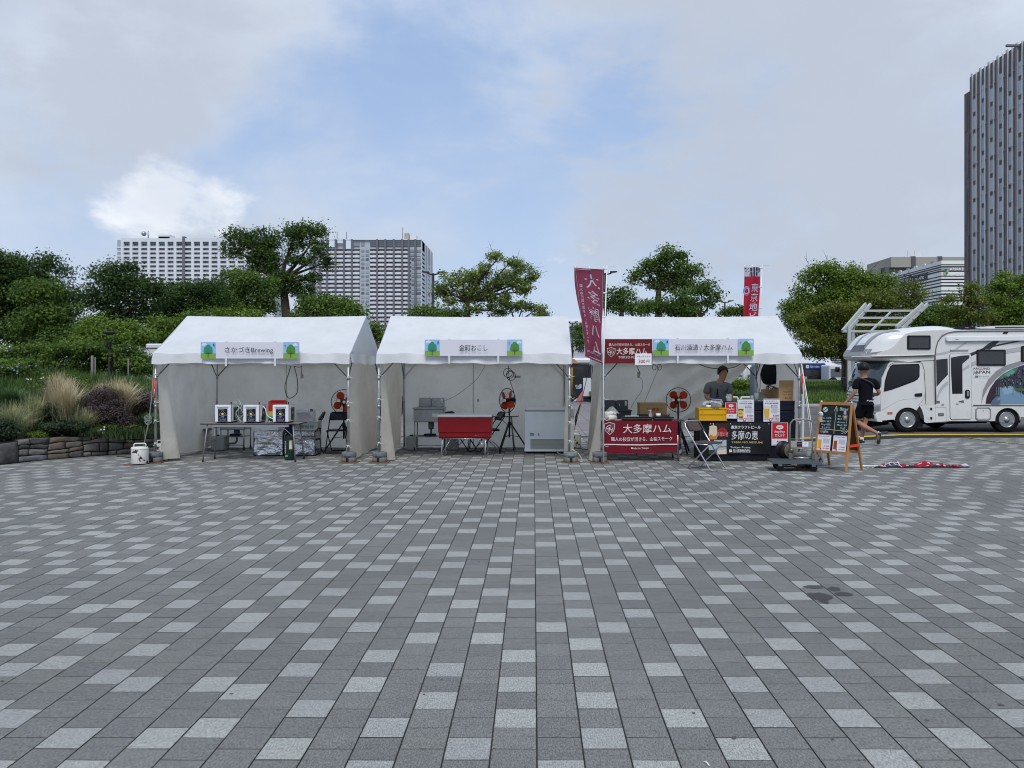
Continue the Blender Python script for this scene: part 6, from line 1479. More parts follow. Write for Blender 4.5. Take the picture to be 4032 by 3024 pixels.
for i,s1 in enumerate(('AL. 5.0%','IBU 18.2','Aroma 6','Malt 85')): P.text(s1,pw * .76,ph - .20 - i * .050,.040,CHW,.004,width=.17)
P.text('Full',pw * .80,ph - .40,.055,CHW,.006); P.text('Light',pw * .22,.325,.055,CHW,.006,width=.14); P.text('コク',pw * .85,.33,.05,CHW,.006)
for k,(a,c_,nm,col) in enumerate(((.02,.46,'PILSNER',GLD),(.54,.97,'TOYODA BEER',AMB))):
 xa,xb = pw * a,pw * c_; ww = xb - xa; P.rect(xa,.01,xb,.275,PPW); P.text(nm,(xa + xb) / 2,.245,.017,INK,.03,width=ww * .8); P.rect(xa,.268,xb,.272,PPR); P.rect(xa + ww * .06,.04,xa + ww * .32,.18,col); P.rect(xa + ww * .06,.18,xa + ww * .33,.20,FOAM)
 for j in range(6): P.rect(xa + ww * .44,.205 - j * .014,xb - ww * .08,.209 - j * .014,mat('poster_grey_line',(.36,.36,.40),.5),up=(j == 0))
 P.text('¥ 800',xa + ww * .72,.085,.022,PPR,.02,width=ww * .4); P.text('¥1,000',xa + ww * .70,.045,.022,PPR,.02,width=ww * .46); P.disc(xa + ww * .30,.035,.014,PPR)
P.done('chalk_writing',t)
# tag and ribbon hung on the board
t = thing('paper_tag','round white paper tag with black writing on the left edge of the chalkboard','tag',(X(3236,12.97),13.02,Z(1632,12.97)),rad(-50)); b = nb(WHITE); b.lathe([(.001,-.002),(.045,-.002),(.045,.001),(.001,.001)],n=18,axis='y'); b.done('disc',t); b = nb(mat('pale_yellow_strip',(.50,.48,.30),.7)); b.box(-.022,0,-.13,.028,.003,-.04); b.done('strip',t)
P = Panel((0,-.003,0)); P.text('本日の',0,.014,.022,INK,.03); P.text('おすすめ',0,-.012,.018,INK,.03); P.done('lettering',t)
t = thing('paper_tag','small lilac and yellow sticker on the right edge of the chalkboard','tag',(X(3323,12.62),12.58,Z(1632,12.62)),rad(-50)); b = nb(mat('lilac_paper',(.45,.42,.50),.7)); b.box(-.02,0,0,.022,.003,.06); b.done('strip',t); b = nb(mat('sticker_gold',(.42,.34,.16),.6)); b.lathe([(.001,-.002),(.03,-.002),(.03,.001),(.001,.001)],(0,0,-.05),14,axis='y'); b.done('disc',t)
b = nb(PLY); b.box(X(3232,13.4),13.35,.001,X(3268,13.4),13.5,.012); tag(b.done('base_board'),'brown board lying on the paving behind the chalkboard','board','boards under the weights')
# ---- yellow and black cable ramp in front of the road
YRP = mat('ramp_yellow',(.70,.48,.02),.5,var=.15,vscale=6,dirt=(.3,.22,.06),dscale=6,damt=.4); BRP = mat('ramp_black',(.022,.022,.024),.7)
pts = [(X(3140,18.4),18.35),(X(3385,18.7),18.75),(X(3530,19.4),19.35),(X(3700,19.45),19.42),(X(3900,19.45),19.45),(X(4150,19.45),19.47)]
k_ = 0
for (ax_,ay_),(bx_,by_) in zip(pts,pts[1:]):
 L_ = math.hypot(bx_ - ax_,by_ - ay_); nseg = max(1,round(L_ / .95)); dx_,dy_ = (bx_ - ax_) / L_,(by_ - ay_) / L_
 for i in range(nseg):
  s0 = L_ * i / nseg + .008; s1 = L_ * (i + 1) / nseg - .008
  t = thing('cable_ramp','yellow and black cable ramp section, %s' % ('leftmost, beside the right tent','second from the tent','behind the feet of the walking person','just right of the walking person','in front of the cab front wheel','below the cab door','below the steps of the motorhome','below the habitation door','right of the habitation door','before the rear wheel','under the rear wheel arch','rightmost')[min(k_,11)],'cable ramp',(ax_ + dx_ * (s0 + s1) / 2,ay_ + dy_ * (s0 + s1) / 2,0.001),math.atan2(dy_,dx_),'cable ramp sections'); k_ += 1
  h_ = (s1 - s0) / 2
  for (p_,n__,m_) in (([(-.24,0),(-.08,.055),(.08,.055),(.24,0)],'ramp_body',BRP),([(-.085,.0545),(-.085,.062),(.085,.062),(.085,.0545)],'lid',YRP)):
   b = nb(m_); b.prism(p_,2 * h_,o=(-h_,0,0),u=(0,1,0),v=(0,0,1),n=(1,0,0)); b.done(n__,t)
rope([(X(3795,19.3),19.25,.01),(X(3850,18.6),18.6,.012),(X(3930,17.9),17.95,.01),(X(4045,17.3),17.35,.01)],.016,mat('hazard_tape',(.30,.26,.16),.8,var=.6,vscale=20),'striped warning rope lying on the paving at the right','warning_rope')
hose([(X(3440,19.2),19.15,.10),(X(3470,19.2),19.05,.11),(X(3480,19.2),19.0,.16),(X(3455,19.2),19.1,.13),(X(3495,19.3),19.2,.09)],.010,mat('blue_cord',(.03,.07,.16),.6),'blue cord bundled on the cable ramp under the cab front','cord_bundle')
# ---- white frame of square tubes behind the cab
FW = mat('frame_white',(.42,.44,.43),.5,var=.06,dirt=(.3,.3,.28),damt=.25); Yw = 27.0
t = thing('white_canopy_frame','white steel canopy frame without a roof, standing behind the motorhome cab','frame',(X(3343,Yw),Yw,0))
o_ = Vector((X(3343,Yw),Yw,0))
def fp(px,py,dy=0.0): return Vector((X(px,Yw),Yw,Z(py,Yw))) * 1.0 + Vector((X(px,Yw + dy) - X(px,Yw),dy,Z(py,Yw + dy) - Z(py,Yw))) - o_
def fbar(name,a,c_,w=.10,h=.14): b = nb(FW); b.bar(a,c_,w,h); b.done(name,t,bevel=.008)
fbar('post',Vector((X(3343,Yw),Yw,0)) - o_,fp(3343,1285),.11,.11)
fbar('post',Vector((X(3396,Yw),Yw + .9,0)) - o_,fp(3358,1268,.5),.12,.12)
fbar('post',Vector((X(3566,Yw),Yw + .9,0)) - o_,fp(3566,1268,.5),.11,.11)
fbar('post',Vector((X(3610,Yw),Yw,0)) - o_,fp(3552,1285,0),.11,.11)
for a,c_ in (((3317,1305,0),(3409,1198,1.1)),((3342,1298,.2),(3428,1199,1.3)),((3528,1290,0),(3634,1198,1.1)),((3548,1296,.2),(3652,1198,1.3))): fbar('rafter',fp(*a),fp(*c_),.07,.14)
for a,c_ in (((3400,1224,.9),(3632,1224,.9)),((3374,1252,.6),(3601,1252,.6)),((3370,1279,.35),(3552,1279,.35)),((3318,1305,.05),(3540,1305,.05))): fbar('purlin',fp(*a),fp(*c_),.07,.08)
fbar('rafter',fp(3428,1305,.05),fp(3507,1229,.9),.05,.07)
fbar('cross_rail',fp(3343,1350,.1),fp(3396,1350,.8),.08,.14); fbar('cross_rail',fp(3360,1350,.6),fp(3600,1350,.6),.07,.10)
fbar('brace',fp(3345,1400,.05),fp(3395,1350,.4),.06,.08)
# ================================================================== MOTORHOME (side parallel to the picture, nose to the left)
VY = 20.75; VW = 2.08
RVW = mat('motorhome_white',(.66,.665,.66),.22,coat=.5,var=.03,dirt=(.45,.44,.41),dscale=1.4,damt=.35); RVL = mat('motorhome_cream',(.60,.60,.57),.3,coat=.4)
GLS = mat('dark_glass',(.010,.012,.015),.10); GLS2 = mat('windscreen_glass',(.035,.05,.055),.05,coat=.6)
RBR = mat('tyre_rubber',(.010,.010,.011),.75,bump=.3,bscale=30); CHR = mat('chrome',(.58,.59,.60),.16,metal=1); CHRD = mat('wheel_silver',(.45,.46,.47),.3,metal=.85)
GRS = mat('stripe_grey',(.26,.25,.26),.35); GRD = mat('stripe_dark',(.025,.025,.032),.3); BRS = mat('stripe_brown_grey',(.14,.12,.12),.4); LGS = mat('stripe_light_grey',(.42,.42,.43),.35)
K = .3435
def vx(c): return X(3300 + c * K,VY)
def vz(c): return Z(1180 + c * K,VY)
RV = thing('motorhome','white cab-over motorhome with a street photo printed on its side, facing left','motorhome',(vx(800),VY,0))
RO = Vector((vx(800),VY,0))
def V_(cx,cy): return (vx(cx) - RO.x,vz(cy))
def arc(cx,cy,r,a0,a1,n=12): return [(cx + r * math.cos(a0 + (a1 - a0) * i / n),cy - r * math.sin(a0 + (a1 - a0) * i / n)) for i in range(n + 1)]
def slab(poly,m,name,y0=0.0,y1=VW,ins=None,ny=1,bevel=0,parent=RV):
 """side outline (crop coordinates) carried across the width; ins(t, x, z) moves a point at cross position t"""
 b = nb(m); pts = [V_(a,c) for a,c in poly]; rows = []
 for j in range(ny + 1):
  tt = j / ny; rows.append([b.bm.verts.new(Vector((ins(tt,p,q)[0] if ins else p,y0 + (y1 - y0) * tt,ins(tt,p,q)[1] if ins else q))) for p,q in pts])
 n = len(pts)
 for f in (rows[0],rows[-1][::-1]):
  ff = b.bm.faces.new(f); ff.material_index = b.mi
 for j in range(ny):
  for i in range(n):
   f = b.bm.faces.new((rows[j][i],rows[j][(i + 1) % n],rows[j + 1][(i + 1) % n],rows[j + 1][i])); f.smooth = ny > 1
 return b.done(name,parent,bevel=bevel)
# coach body with rear wheel arch; runs out of the frame on the right
FAR = 2950
arch_r = arc(1945,1385,145,PI,0)     # left to right over the top
coach = [(1112,640),(1114,420),(1180,345),(1330,345),(1500,350),(FAR,350),(FAR,1345),(2090,1345)] + arch_r[::-1] + [(1800,1392),(1290,1392),(1108,1405),(1108,1200)]
slab(coach,RVW,'coach_body',0,VW,bevel=0.0)
# over-cab bed: rounded in plan and in profile
nose = [(165,650),(162,620),(180,590),(210,555),(250,510),(300,455),(360,405),(420,375),(520,350),(640,330),(800,312),(1000,298),(1160,290),(1240,291),(1330,300),(1410,318),(1500,325),(1500,356),(1330,360),(1250,380),(1185,420),(1140,485),(1118,565),(1112,655)]
xb = V_(1112,0)[0]; xn = V_(162,0)[0]; zt_ = vz(290)
def nins(tt,x,z):
 e = abs(2 * tt - 1); r_ = max(0,(e - .55) / .45); f = 1 - math.sqrt(max(0,1 - r_ * r_ * .96))
 k = max(0,min(1,(xb - x) / (xb - xn)))
 x2 = x + k * .42 + f * .85 * k ** 1.2; z2 = z - f * .30 * max(0,(z - vz(640)) / (zt_ - vz(640)))
 return (x2,z2)
# the near flank keeps its outline: shift so that the widest section is the drawn one
def nins2(tt,x,z):
 a,c = nins(tt,x,z); a0,c0 = nins(0.0,x,z) if False else (x,z); return (a,c)
slab(nose,RVW,'overcab_bed',.006,VW,ins=nins2,ny=22)
# near flank of the over-cab, a flat panel with window
flank = [(420,640),(460,610),(600,560),(660,520),(720,440),(790,385),(900,365),(1000,355),(1100,350),(1230,350),(1185,400),(1140,478),(1118,560),(1110,640)]
slab(flank,RVL,'overcab_flank',-.012,.3)
b = nb(LGS);
def vb(pts,r,m,name,y=-.012,n=6,parent=RV):
 b_ = nb(m); b_.tube([Vector((V_(a,c)[0],y,V_(a,c)[1])) for a,c in pts],r,n); return b_.done(name,parent)
b.bm.free()
vb([(150,655),(400,648),(800,640),(1100,630)],.018,RVW,'drip_rail',-.02); vb([(155,668),(400,660),(800,652),(1090,645)],.009,GRD,'rubber_trim',-.025)
# underside of the bed towards the cab
slab([(160,655),(1110,645),(1110,690),(900,695),(560,715),(330,700),(200,680)],RVL,'overcab_floor',.01,VW - .01,ins=lambda tt,x,z: (nins(tt,x,z)[0],z),ny=14)
slab([(960,690),(1110,690),(1110,1205),(1000,1205),(990,800),(960,720)],RVL,'cab_rear_panel',.03,VW - .03)
# cab
arch_f = arc(795,1385,150,PI,.05)
cab = [(360,1395),(362,1330),(372,1290),(385,1200),(402,1060),(430,960),(470,880),(560,735),(600,712),(960,712),(985,790),(1005,1205),(945,1240)] + arch_f[::-1] + [(640,1372),(500,1385)]
cabf = [p for p in cab]
b = slab([(490,1385),(487,1180),(492,1010),(500,900),(520,860),(575,740),(605,712),(955,714),(978,760),(1000,1200),(930,1215)] + arc(795,1385,150,rad(50),PI,10) + [(640,1372)],RVW,'cab_body',-.02,VW + .02,bevel=0)
# front face: bonnet, windscreen, grille between the two flanks, bulging forward
def fins(tt,x,z): e = abs(2 * tt - 1); return (x - .24 * (1 - e ** 2.6),z)
slab([(495,1385),(462,1380),(455,1300),(462,1180),(478,1060),(492,1000),(560,1000),(560,1385)],RVW,'cab_front',0,VW,ins=fins,ny=14)
slab([(492,1002),(478,990),(500,900),(560,738),(605,716),(640,716),(600,1002)],GLS2,'windscreen',.03,VW - .03,ins=fins,ny=14)
slab([(500,1400),(440,1395),(432,1330),(440,1290),(500,1280)],RVW,'bumper',-.03,VW + .03,ins=fins,ny=14)
def face(pts,y=.0): return [Vector((V_(a,c)[0],y,V_(a,c)[1])) for a,c in pts]
def side(poly,m,name,d=.010,y=-.021,parent=RV,bevel=0):
 """raised piece on the near side"""
 b_ = nb(m); pts = [V_(a,c) for a,c in poly]; b_.prism(pts,d,o=(0,y - d,0)); return b_.done(name,parent,bevel=bevel)
# grille bars, headlight, plate on the front (seen obliquely)
for k in range(4): b = nb(CHR if k % 2 == 0 else GRD); zz = vz(1080 + k * 38); b.grid(lambda u,v: (fins(.06 + .88 * u,V_(478 - k * 5,0)[0],0)[0] - .012,VW * (.06 + .88 * u),zz + .035 * v),14,1); b.done('grille_bar',RV)
b = nb(WHITE); b.box(V_(455,0)[0] - .26,VW * .38,vz(1355),V_(455,0)[0] - .245,VW * .62,vz(1300)); o = b.done('number_plate',RV)
side([(398,1205),(487,1195),(487,1292),(385,1298),(388,1260)],mat('lamp_glass',(.30,.31,.32),.08,coat=.8),'headlight',.02,-.0); side([(410,1225),(470,1218),(470,1270),(405,1275)],CHR,'headlight_reflector',.006,-.02)
slab([(487,1195),(440,1205),(405,1240),(400,1290),(487,1292)],mat('lamp_glass',(.30,.31,.32),.08,coat=.8),'headlight_wrap',-.022,.30)
side([(378,1320),(408,1320),(408,1365),(378,1365)],BLKP,'fog_lamp',.01,-.032)
# cab door
DR = [(512,1085),(520,960),(560,800),(600,735),(640,718),(950,722),(975,790),(998,1190),(925,1200)]
vb([(1000,1195),(993,1000),(980,800),(960,728),(930,720),(640,722),(600,738),(575,770)],.006,BLACK,'door_gap',-.024)
vb([(920,1205),(955,1165),(985,1120),(993,1050)],.004,GRS,'door_gap',-.024)
side([(519,1055),(530,940),(560,830),(595,760),(625,742),(918,735),(930,760),(928,880),(905,915),(860,940),(700,1000),(600,1035)],BLACK,'cab_window_frame',.006); side([(532,1040),(541,945),(570,838),(603,772),(628,757),(905,752),(914,775),(912,872),(892,902),(850,925),(690,985),(600,1015)],GLS,'cab_window',.010)
side([(868,1090),(885,1075),(958,1070),(956,1108),(880,1112)],BLACK,'door_handle',.012)
vb([(495,1270),(580,1215),(680,1160),(760,1140),(880,1132),(930,1120)],.005,LGS,'crease',-.021)
side([(562,1288),(618,1284),(618,1308),(562,1312)],mat('indicator_amber',(.55,.13,.01),.3),'side_indicator',.012)
# wheel arches and wheels
def wheel(cx,cy,yoff,label=None,r=.345,near=True):
 px,pz = V_(cx,cy); t_ = bpy.data.objects.new('wheel',None); COL.objects.link(t_); t_.parent = RV; t_.location = (px,yoff,r + .0)
 b = nb(RBR); b.lathe([(.20,-.0),(r - .02,-.012),(r,.02),(r,.20),(r - .02,.23),(.20,.22)],n=36,axis='y'); b.done('tyre',t_)
 for q in range(3): pass
 if near:
  rr = .205; b = nb(CHRD); b.lathe([(rr + .012,-.006),(rr + .004,-.018),(rr - .02,-.010),(rr - .03,.03),(.155,.05),(.145,.02),(.10,.0),(.07,-.01),(.065,-.03),(.03,-.035),(.001,-.036)],n=36,axis='y'); b.done('rim',t_)
  for k in range(8):
   a = 2 * PI * k / 8 + .2; b = nb(BLACK); b.sphere((0,0,0),.024,10,6,(1,.35,1)); b.bm.transform(Matrix.Translation((.128 * math.cos(a),.002,.128 * math.sin(a)))); b.done('rim_hole',t_)
  for k in range(5): a = 2 * PI * k / 5; b = nb(CHR); b.cyl((.085 * math.cos(a),-.018,.085 * math.sin(a)),.010,.02,8,axis='y'); b.done('wheel_nut',t_)
 return t_
wheel(797,1385,.02); wheel(1948,1385,.06); wheel(520,1385,VW - .26,near=False); wheel(1540,1385,VW - .24,near=False)
for cx,r_,col in ((795,150,BLACK),(1945,145,BLACK)):
 b = nb(mat('arch_dark',(.008,.008,.009),.9)); px,pz = V_(cx,1385); b.lathe([(r_ * .002354 + .004,.005),(r_ * .002354 + .004,.45),(.01,.45)],(px,0,pz),32,axis='y',caps=False);
 for v in list(b.bm.verts):
  if v.co.z < pz - .06: v.co.z = pz - .06
 b.done('wheel_arch_liner',RV)
slab([(360,1400),(640,1372),(640,1440),(420,1470),(370,1440)],mat('arch_dark',(.008,.008,.009),.9),'chassis_front',.3,VW - .3); slab([(940,1400),(1800,1392),(1790,1425),(1000,1440)],mat('arch_dark',(.008,.008,.009),.9),'chassis',.35,VW - .35)
side([(935,1398),(1000,1398),(1000,1470),(940,1462)],BLKP,'mud_flap',.01,.15)
# step and lower panels
side([(925,1205),(1108,1205),(1108,1405),(1010,1412),(985,1400),(980,1330),(960,1265)],RVW,'side_step',.015,-.0)
for c in (1240,1345): side([(1000,c - 5),(1075,c - 8),(1075,c + 28),(1045,c + 34),(1010,c + 15)],RVL,'step_recess',.003,-.016); side([(1050,c),(1075,c - 2),(1075,c + 30),(1052,c + 26)],BLACK,'recess_hole',.002,-.0195)
vb([(1112,1230),(1238,1230),(1238,1405),(1112,1408),(1112,1230)],.004,GRS,'locker_gap',-.004); side([(1147,1300),(1210,1298),(1210,1332),(1147,1334)],BRS,'locker_latch',.006,-.002); side([(1158,1307),(1200,1306),(1200,1326),(1158,1327)],CHR,'latch_lever',.004,-.008)
# graphics: printed films 1 mm proud
P = Panel((0,0,0),lift=.001,step=.0009)
def gp(pts,m,up=True): return P.poly([V_(a,c) for a,c in pts],m,up)
def band(center,wds,m):
 up = [(a,c - w / 2) for (a,c),w in zip(center,wds)]; dn = [(a,c + w / 2) for (a,c),w in zip(center,wds)]
 P.k += 1; P.b.m(m)
 for i in range(len(center) - 1): P.b.face([P.pt(*V_(*q)) for q in (up[i],up[i + 1],dn[i + 1],dn[i])])
band([(1122,628),(1220,615),(1330,580),(1410,530),(1470,490)],[26,26,26,24,22],LGS)
gp([(1124,688),(1255,675),(1258,860),(1190,930),(1128,1000)],GRD)
band([(1132,1135),(1160,1060),(1200,1000),(1262,950)],[60,56,50,46],LGS)
band([(1130,1115),(1165,1040),(1215,985),(1262,930)],[8,7,7,6],LGS)
band([(1500,640),(1590,600),(1680,560),(1790,530),(2130,462),(2500,440),(2900,470)],[40,34,24,18,16,14,12],GRD)
gp([(1650,560),(1720,505),(1790,468),(1860,468),(1800,520),(1740,570)],GRD)
band([(1425,800),(1500,755),(1590,715),(1760,650),(1930,592),(2130,560),(2500,545),(2900,560)],[44,44,42,44,48,52,52,50],LGS)
band([(1640,1192),(1660,1080),(1720,960),(1810,860),(1930,780),(2130,710),(2500,690),(2950,760)],[6,90,90,85,60,40,30,24],GRS)
P.k += 1
# photo mural of a street of old wooden houses (flat print)
msk = [(1690,1192),(1700,1120),(1740,1020),(1800,930),(1890,850),(2000,790),(2130,745),(2400,710),(2950,770),(2950,1192)]
gp(msk,mat('mural_far',(.03,.04,.07),.3))
gp([(1830,915),(1890,850),(2000,790),(2060,770),(2050,830),(1960,880)],mat('mural_green',(.05,.16,.11),.3)); gp([(1900,862),(2000,800),(2030,830),(1960,880)],mat('mural_teal',(.10,.30,.26),.3))
gp([(1850,1000),(1990,985),(2131,1095),(2600,1192),(1745,1192),(1760,1150),(1850,1150)],mat('mural_road',(.16,.27,.38),.3)); gp([(1865,1000),(1985,992),(2040,1060),(1900,1090)],mat('mural_road_light',(.24,.36,.46),.3))
gp([(1690,1192),(1700,1120),(1740,1020),(1800,945),(1830,920),(1835,1000),(1745,1192)],mat('mural_wood_dark',(.035,.015,.03),.3))
rm = random.Random(4); cols = [mat('mural_c%d' % i,c,.3) for i,c in enumerate(((.05,.05,.08),(.13,.06,.05),(.03,.025,.04),(.15,.09,.08),(.22,.23,.25),(.08,.08,.12),(.03,.09,.04),(.02,.02,.03),(.09,.04,.06)))]
for i in range(330):
 a = 1850 + (2900 - 1850) * rm.random() ** 1.5; top = 905 - (a - 1850) * .55; c = max(760,top + (1000 - top) * rm.random()); s_ = 5 + (a - 1850) * .03
 if c < 745 + max(0,(1990 - a)) * .7: continue
 gp([(a,c),(a + s_ * 1.3,c - rm.random() * 4),(a + s_ * 1.3,c + s_ * 2),(a,c + s_ * 2.1)],rm.choice(cols),up=(i % 12 == 0))
P.k += 1
for a in (1800,1825,2000,2090,2150,2250): gp([(a,1000 + (a - 1800) * .12),(a + 5,1000 + (a - 1800) * .12),(a + 5,1090),(a,1090)],cols[4],up=False)
gp([(1800,1110),(1850,1105),(1850,1190),(1745,1190),(1770,1140)],mat('mural_fence',(.08,.14,.22),.3)); gp([(1815,1125),(1848,1120),(1848,1150),(1812,1155)],cols[4])
gp([(1990,1010),(2140,1020),(2140,1050),(2060,1045)],mat('mural_leaf',(.05,.13,.03),.3))
P.done('side_graphics',RV)
# lettering of the hire firm, printed on the side
P = Panel((0,0,0),lift=.001,step=.0009); mx_,mz_ = V_(1643,790)
P.text('AROUND',mx_,mz_,.075,mat('logo_brown',(.035,.020,.020),.4),.012,width=.46); mx_,mz_ = V_(1643,835); P.text('JAPAN',mx_,mz_,.105,mat('logo_brown',(.035,.020,.020),.4),.012,width=.46)
a,c = V_(1636,790); P.disc(a,c,.026,P_RED); P.disc(a,c,.016,RVW); a,c = V_(1585,848); P.poly([(a - .035,c - .014),(a + .04,c - .014),(a + .012,c + .022)],mat('logo_blue',(.05,.20,.42),.4))
a,c = V_(1672,878); P.text('RV Rental',a,c,.042,LGS,.01,width=.26); a,c = V_(1587,880); P.rect(a - .045,c - .022,a + .045,c + .022,GRD); P.rect(a - .035,c + .0,a - .012,c + .014,RVW); P.rect(a + .0,c + .0,a + .02,c + .014,RVW,up=False)
P.rect(mx_ - .23,V_(0,895)[1] - .002,mx_ + .23,V_(0,895)[1] + .002,LGS); P.done('side_lettering',RV)
# coach trim
vb([(1118,1195),(1112,900),(1110,640),(1118,560),(1140,480),(1185,418),(1250,382),(1330,366),(1500,360),(FAR,356)],.016,BRS,'body_trim',-.010)
vb([(1548,1210),(FAR,1210)],.016,BRS,'waist_trim',-.006); side([(1530,1200),(FAR,1200),(FAR,1214),(1530,1222)],RVL,'waist_rail',.006,0.0)
side([(1285,571),(1492,570),(1492,581),(1285,582)],LGS,'door_gutter',.03,0)
side([(1228,430),(1250,424),(FAR,405),(FAR,465),(1240,480),(1228,470)],WPL,'awning',.07,0,bevel=.012); P = Panel((V_(1345,460)[0],-.07,V_(1345,460)[1]),lift=.0015); P.text('FIAMMA',0,0,.026,BLACK,.03); P.done('awning_lettering',RV)
side([(1898,370),(1950,370),(1935,391),(1882,391)],BLACK,'roof_vent_mark',.004,-.008)
def rwin(x0,y0,x1,y1):
 w_ = bpy.data.objects.new('window',None); COL.objects.link(w_); w_.parent = RV
 P_ = [(x0 + 10,y0),(x1 - 10,y0),(x1,y0 + 10),(x1,y1 - 10),(x1 - 10,y1),(x0 + 10,y1),(x0,y1 - 10),(x0,y0 + 10)]
 side(P_,BLACK,'window_frame',.022,-.012 if y0 < 500 else .0,parent=w_,bevel=.004)
 base = -.034 if y0 < 500 else -.022
 side([(x0 + 16,y0 + 18),(x1 - 16,y0 + 18),(x1 - 16,y1 - 16),(x0 + 16,y1 - 16)],mat('window_smoked',(.020,.023,.028),.22),'pane',.003,base,parent=w_)
 n_ = 12
 for i in range(n_):
  yy = y0 + 30 + (y1 - y0 - 56) * i / (n_ - 1); side([(x0 + 26,yy),(x1 - 26,yy),(x1 - 26,yy + 2.2),(x0 + 26,yy + 2.2)],mat('blind_grey',(.13,.14,.15),.6),'blind_slat',.0012,base - .003,parent=w_)
rwin(787,410,1055,572); rwin(1585,572,1918,757); rwin(2093,530,2330,712)
# habitation door
D = [(1275,640),(1290,622),(1505,618),(1520,635),(1526,1350),(1512,1368),(1300,1372),(1283,1355)]
side(D,RVW,'entrance_door',.018,0.0,bevel=.004); vb(D + D[:1],.008,BLACK,'door_seal',-.006)
side([(1288,665),(1400,642),(1500,636),(1500,668),(1420,735),(1422,1072),(1304,1078),(1290,835)],GRD,'door_graphic',.002,-.018); side([(1300,680),(1418,672),(1421,1076),(1304,1078)],GLS,'door_window',.006,-.018)
side([(1425,790),(1500,742),(1500,778),(1422,820)],LGS,'door_graphic',.002,-.018)
side([(1462,1032),(1492,1032),(1502,1048),(1502,1120),(1490,1132),(1462,1132),(1450,1118),(1450,1048)],BLACK,'door_handle',.02,-.018,bevel=.004); side([(1466,1045),(1486,1045),(1486,1105),(1466,1105)],GRS,'handle_lever',.01,-.038)
for q in (((1378,1160),(1408,1160),(1408,1172),(1378,1172)),((1408,1154),(1436,1154),(1436,1178),(1408,1178)),((1130,1160),(1163,1160),(1163,1185),(1130,1185))): side(q,BRS,'catch',.012,-.018 if q[0][0] > 1200 else 0)
for q in ((1362,1194),(1197,1197)): side([(q[0] - 14,q[1] - 5),(q[0] + 14,q[1] - 5),(q[0] + 14,q[1] + 5),(q[0] - 14,q[1] + 5)],CHR,'lamp_small',.01,-.018)
H_ = [(1600,1238),(1725,1238),(1745,1258),(1745,1355),(1725,1375),(1595,1378),(1578,1360),(1578,1258)]
vb(H_ + H_[:1],.016,GRS,'hatch_frame',-.008); side([(1605,1250),(1720,1250),(1732,1265),(1732,1350),(1720,1364),(1603,1366),(1591,1352),(1591,1265)],RVW,'hatch_door',.012,0); side([(1655,1268),(1668,1268),(1668,1280),(1655,1280)],GRS,'hatch_lock',.004,-.012)
# roof pieces
slab([(1380,318),(1420,302),(1500,294),(1560,297),(1620,308),(1650,322),(1600,328),(1450,328)],BLACK,'roof_dome',.25,.75); P = Panel((V_(1535,316)[0],.25,V_(1535,316)[1]),lift=.002); P.text('OMNIVENT',0,0,.02,PWH,.02); P.done('roof_lettering',RV)
slab([(1650,318),(1700,306),(1850,296),(FAR,285),(FAR,330),(1650,328)],RVW,'roof_box',.1,1.0); side([(1825,308),(FAR,304),(FAR,318),(1825,322)],GRD,'roof_box_slot',.004,.1)
# graphics on the curved nose follow the surface
def nose_pt(c,tt,off=.006):
 """point on the nose at profile parameter c (crop x along the upper outline) and cross position tt"""
 prof = [(162,620),(180,590),(210,555),(250,510),(300,455),(360,405),(420,375),(520,350),(640,330),(800,312),(1000,298)]
 for (a,b_),(a2,b2) in zip(prof,prof[1:]):
  if c <= a2: break
 k = (c - a) / (a2 - a); cy = b_ + (b2 - b_) * k; x,z = V_(c,cy); x,z = nins(tt,x,z)
 nx_,nz_ = -(b2 - b_),-(a2 - a); L_ = math.hypot(nx_,nz_); return Vector((x + min(nx_ / L_,0) * off * -1 * -1 - off * .5,VW * tt,z + off))
def npatch(c0,c1,t0,t1,m,name,s0=0,s1=0):
 b_ = nb(m); b_.grid(lambda u,v: nose_pt(c0 + (c1 - c0) * v,t0 + (t1 - t0) * u + (s0 + (s1 - s0) * v)),12,12); b_.done(name,RV)
npatch(215,620,.20,.30,GRS,'nose_stripe',0,-.12); npatch(180,250,.20,.62,GRD,'nose_band'); npatch(215,620,.56,.62,GRS,'nose_stripe')
npatch(265,340,.30,.52,WPL,'nose_plate'); npatch(164,205,.10,.9,GRS,'nose_band')
side([(300,632),(330,612),(460,595),(585,583),(560,622)],GRS,'flank_graphic',.003,-.0)
# mirror
b = nb(BLKP); b.box(V_(38,0)[0] - .02,-.10,vz(1005),V_(95,0)[0] - .02,.02,vz(885)); b.done('mirror',RV,bevel=.03,seg=2)
vb([(75,1000),(78,1030),(92,1043),(110,1035),(120,1000),(140,975),(200,968),(400,980)],.014,BLKP,'mirror_arm',-.03)
b = nb(BLKP); b.tube([(V_(345,0)[0],VW + .05,vz(830)),(V_(345,0)[0] + .02,VW + .05,vz(770))],.07,8); b.done('mirror',RV)
vb([(590,800),(600,760),(640,745)],.006,GRS,'wiper',.02)
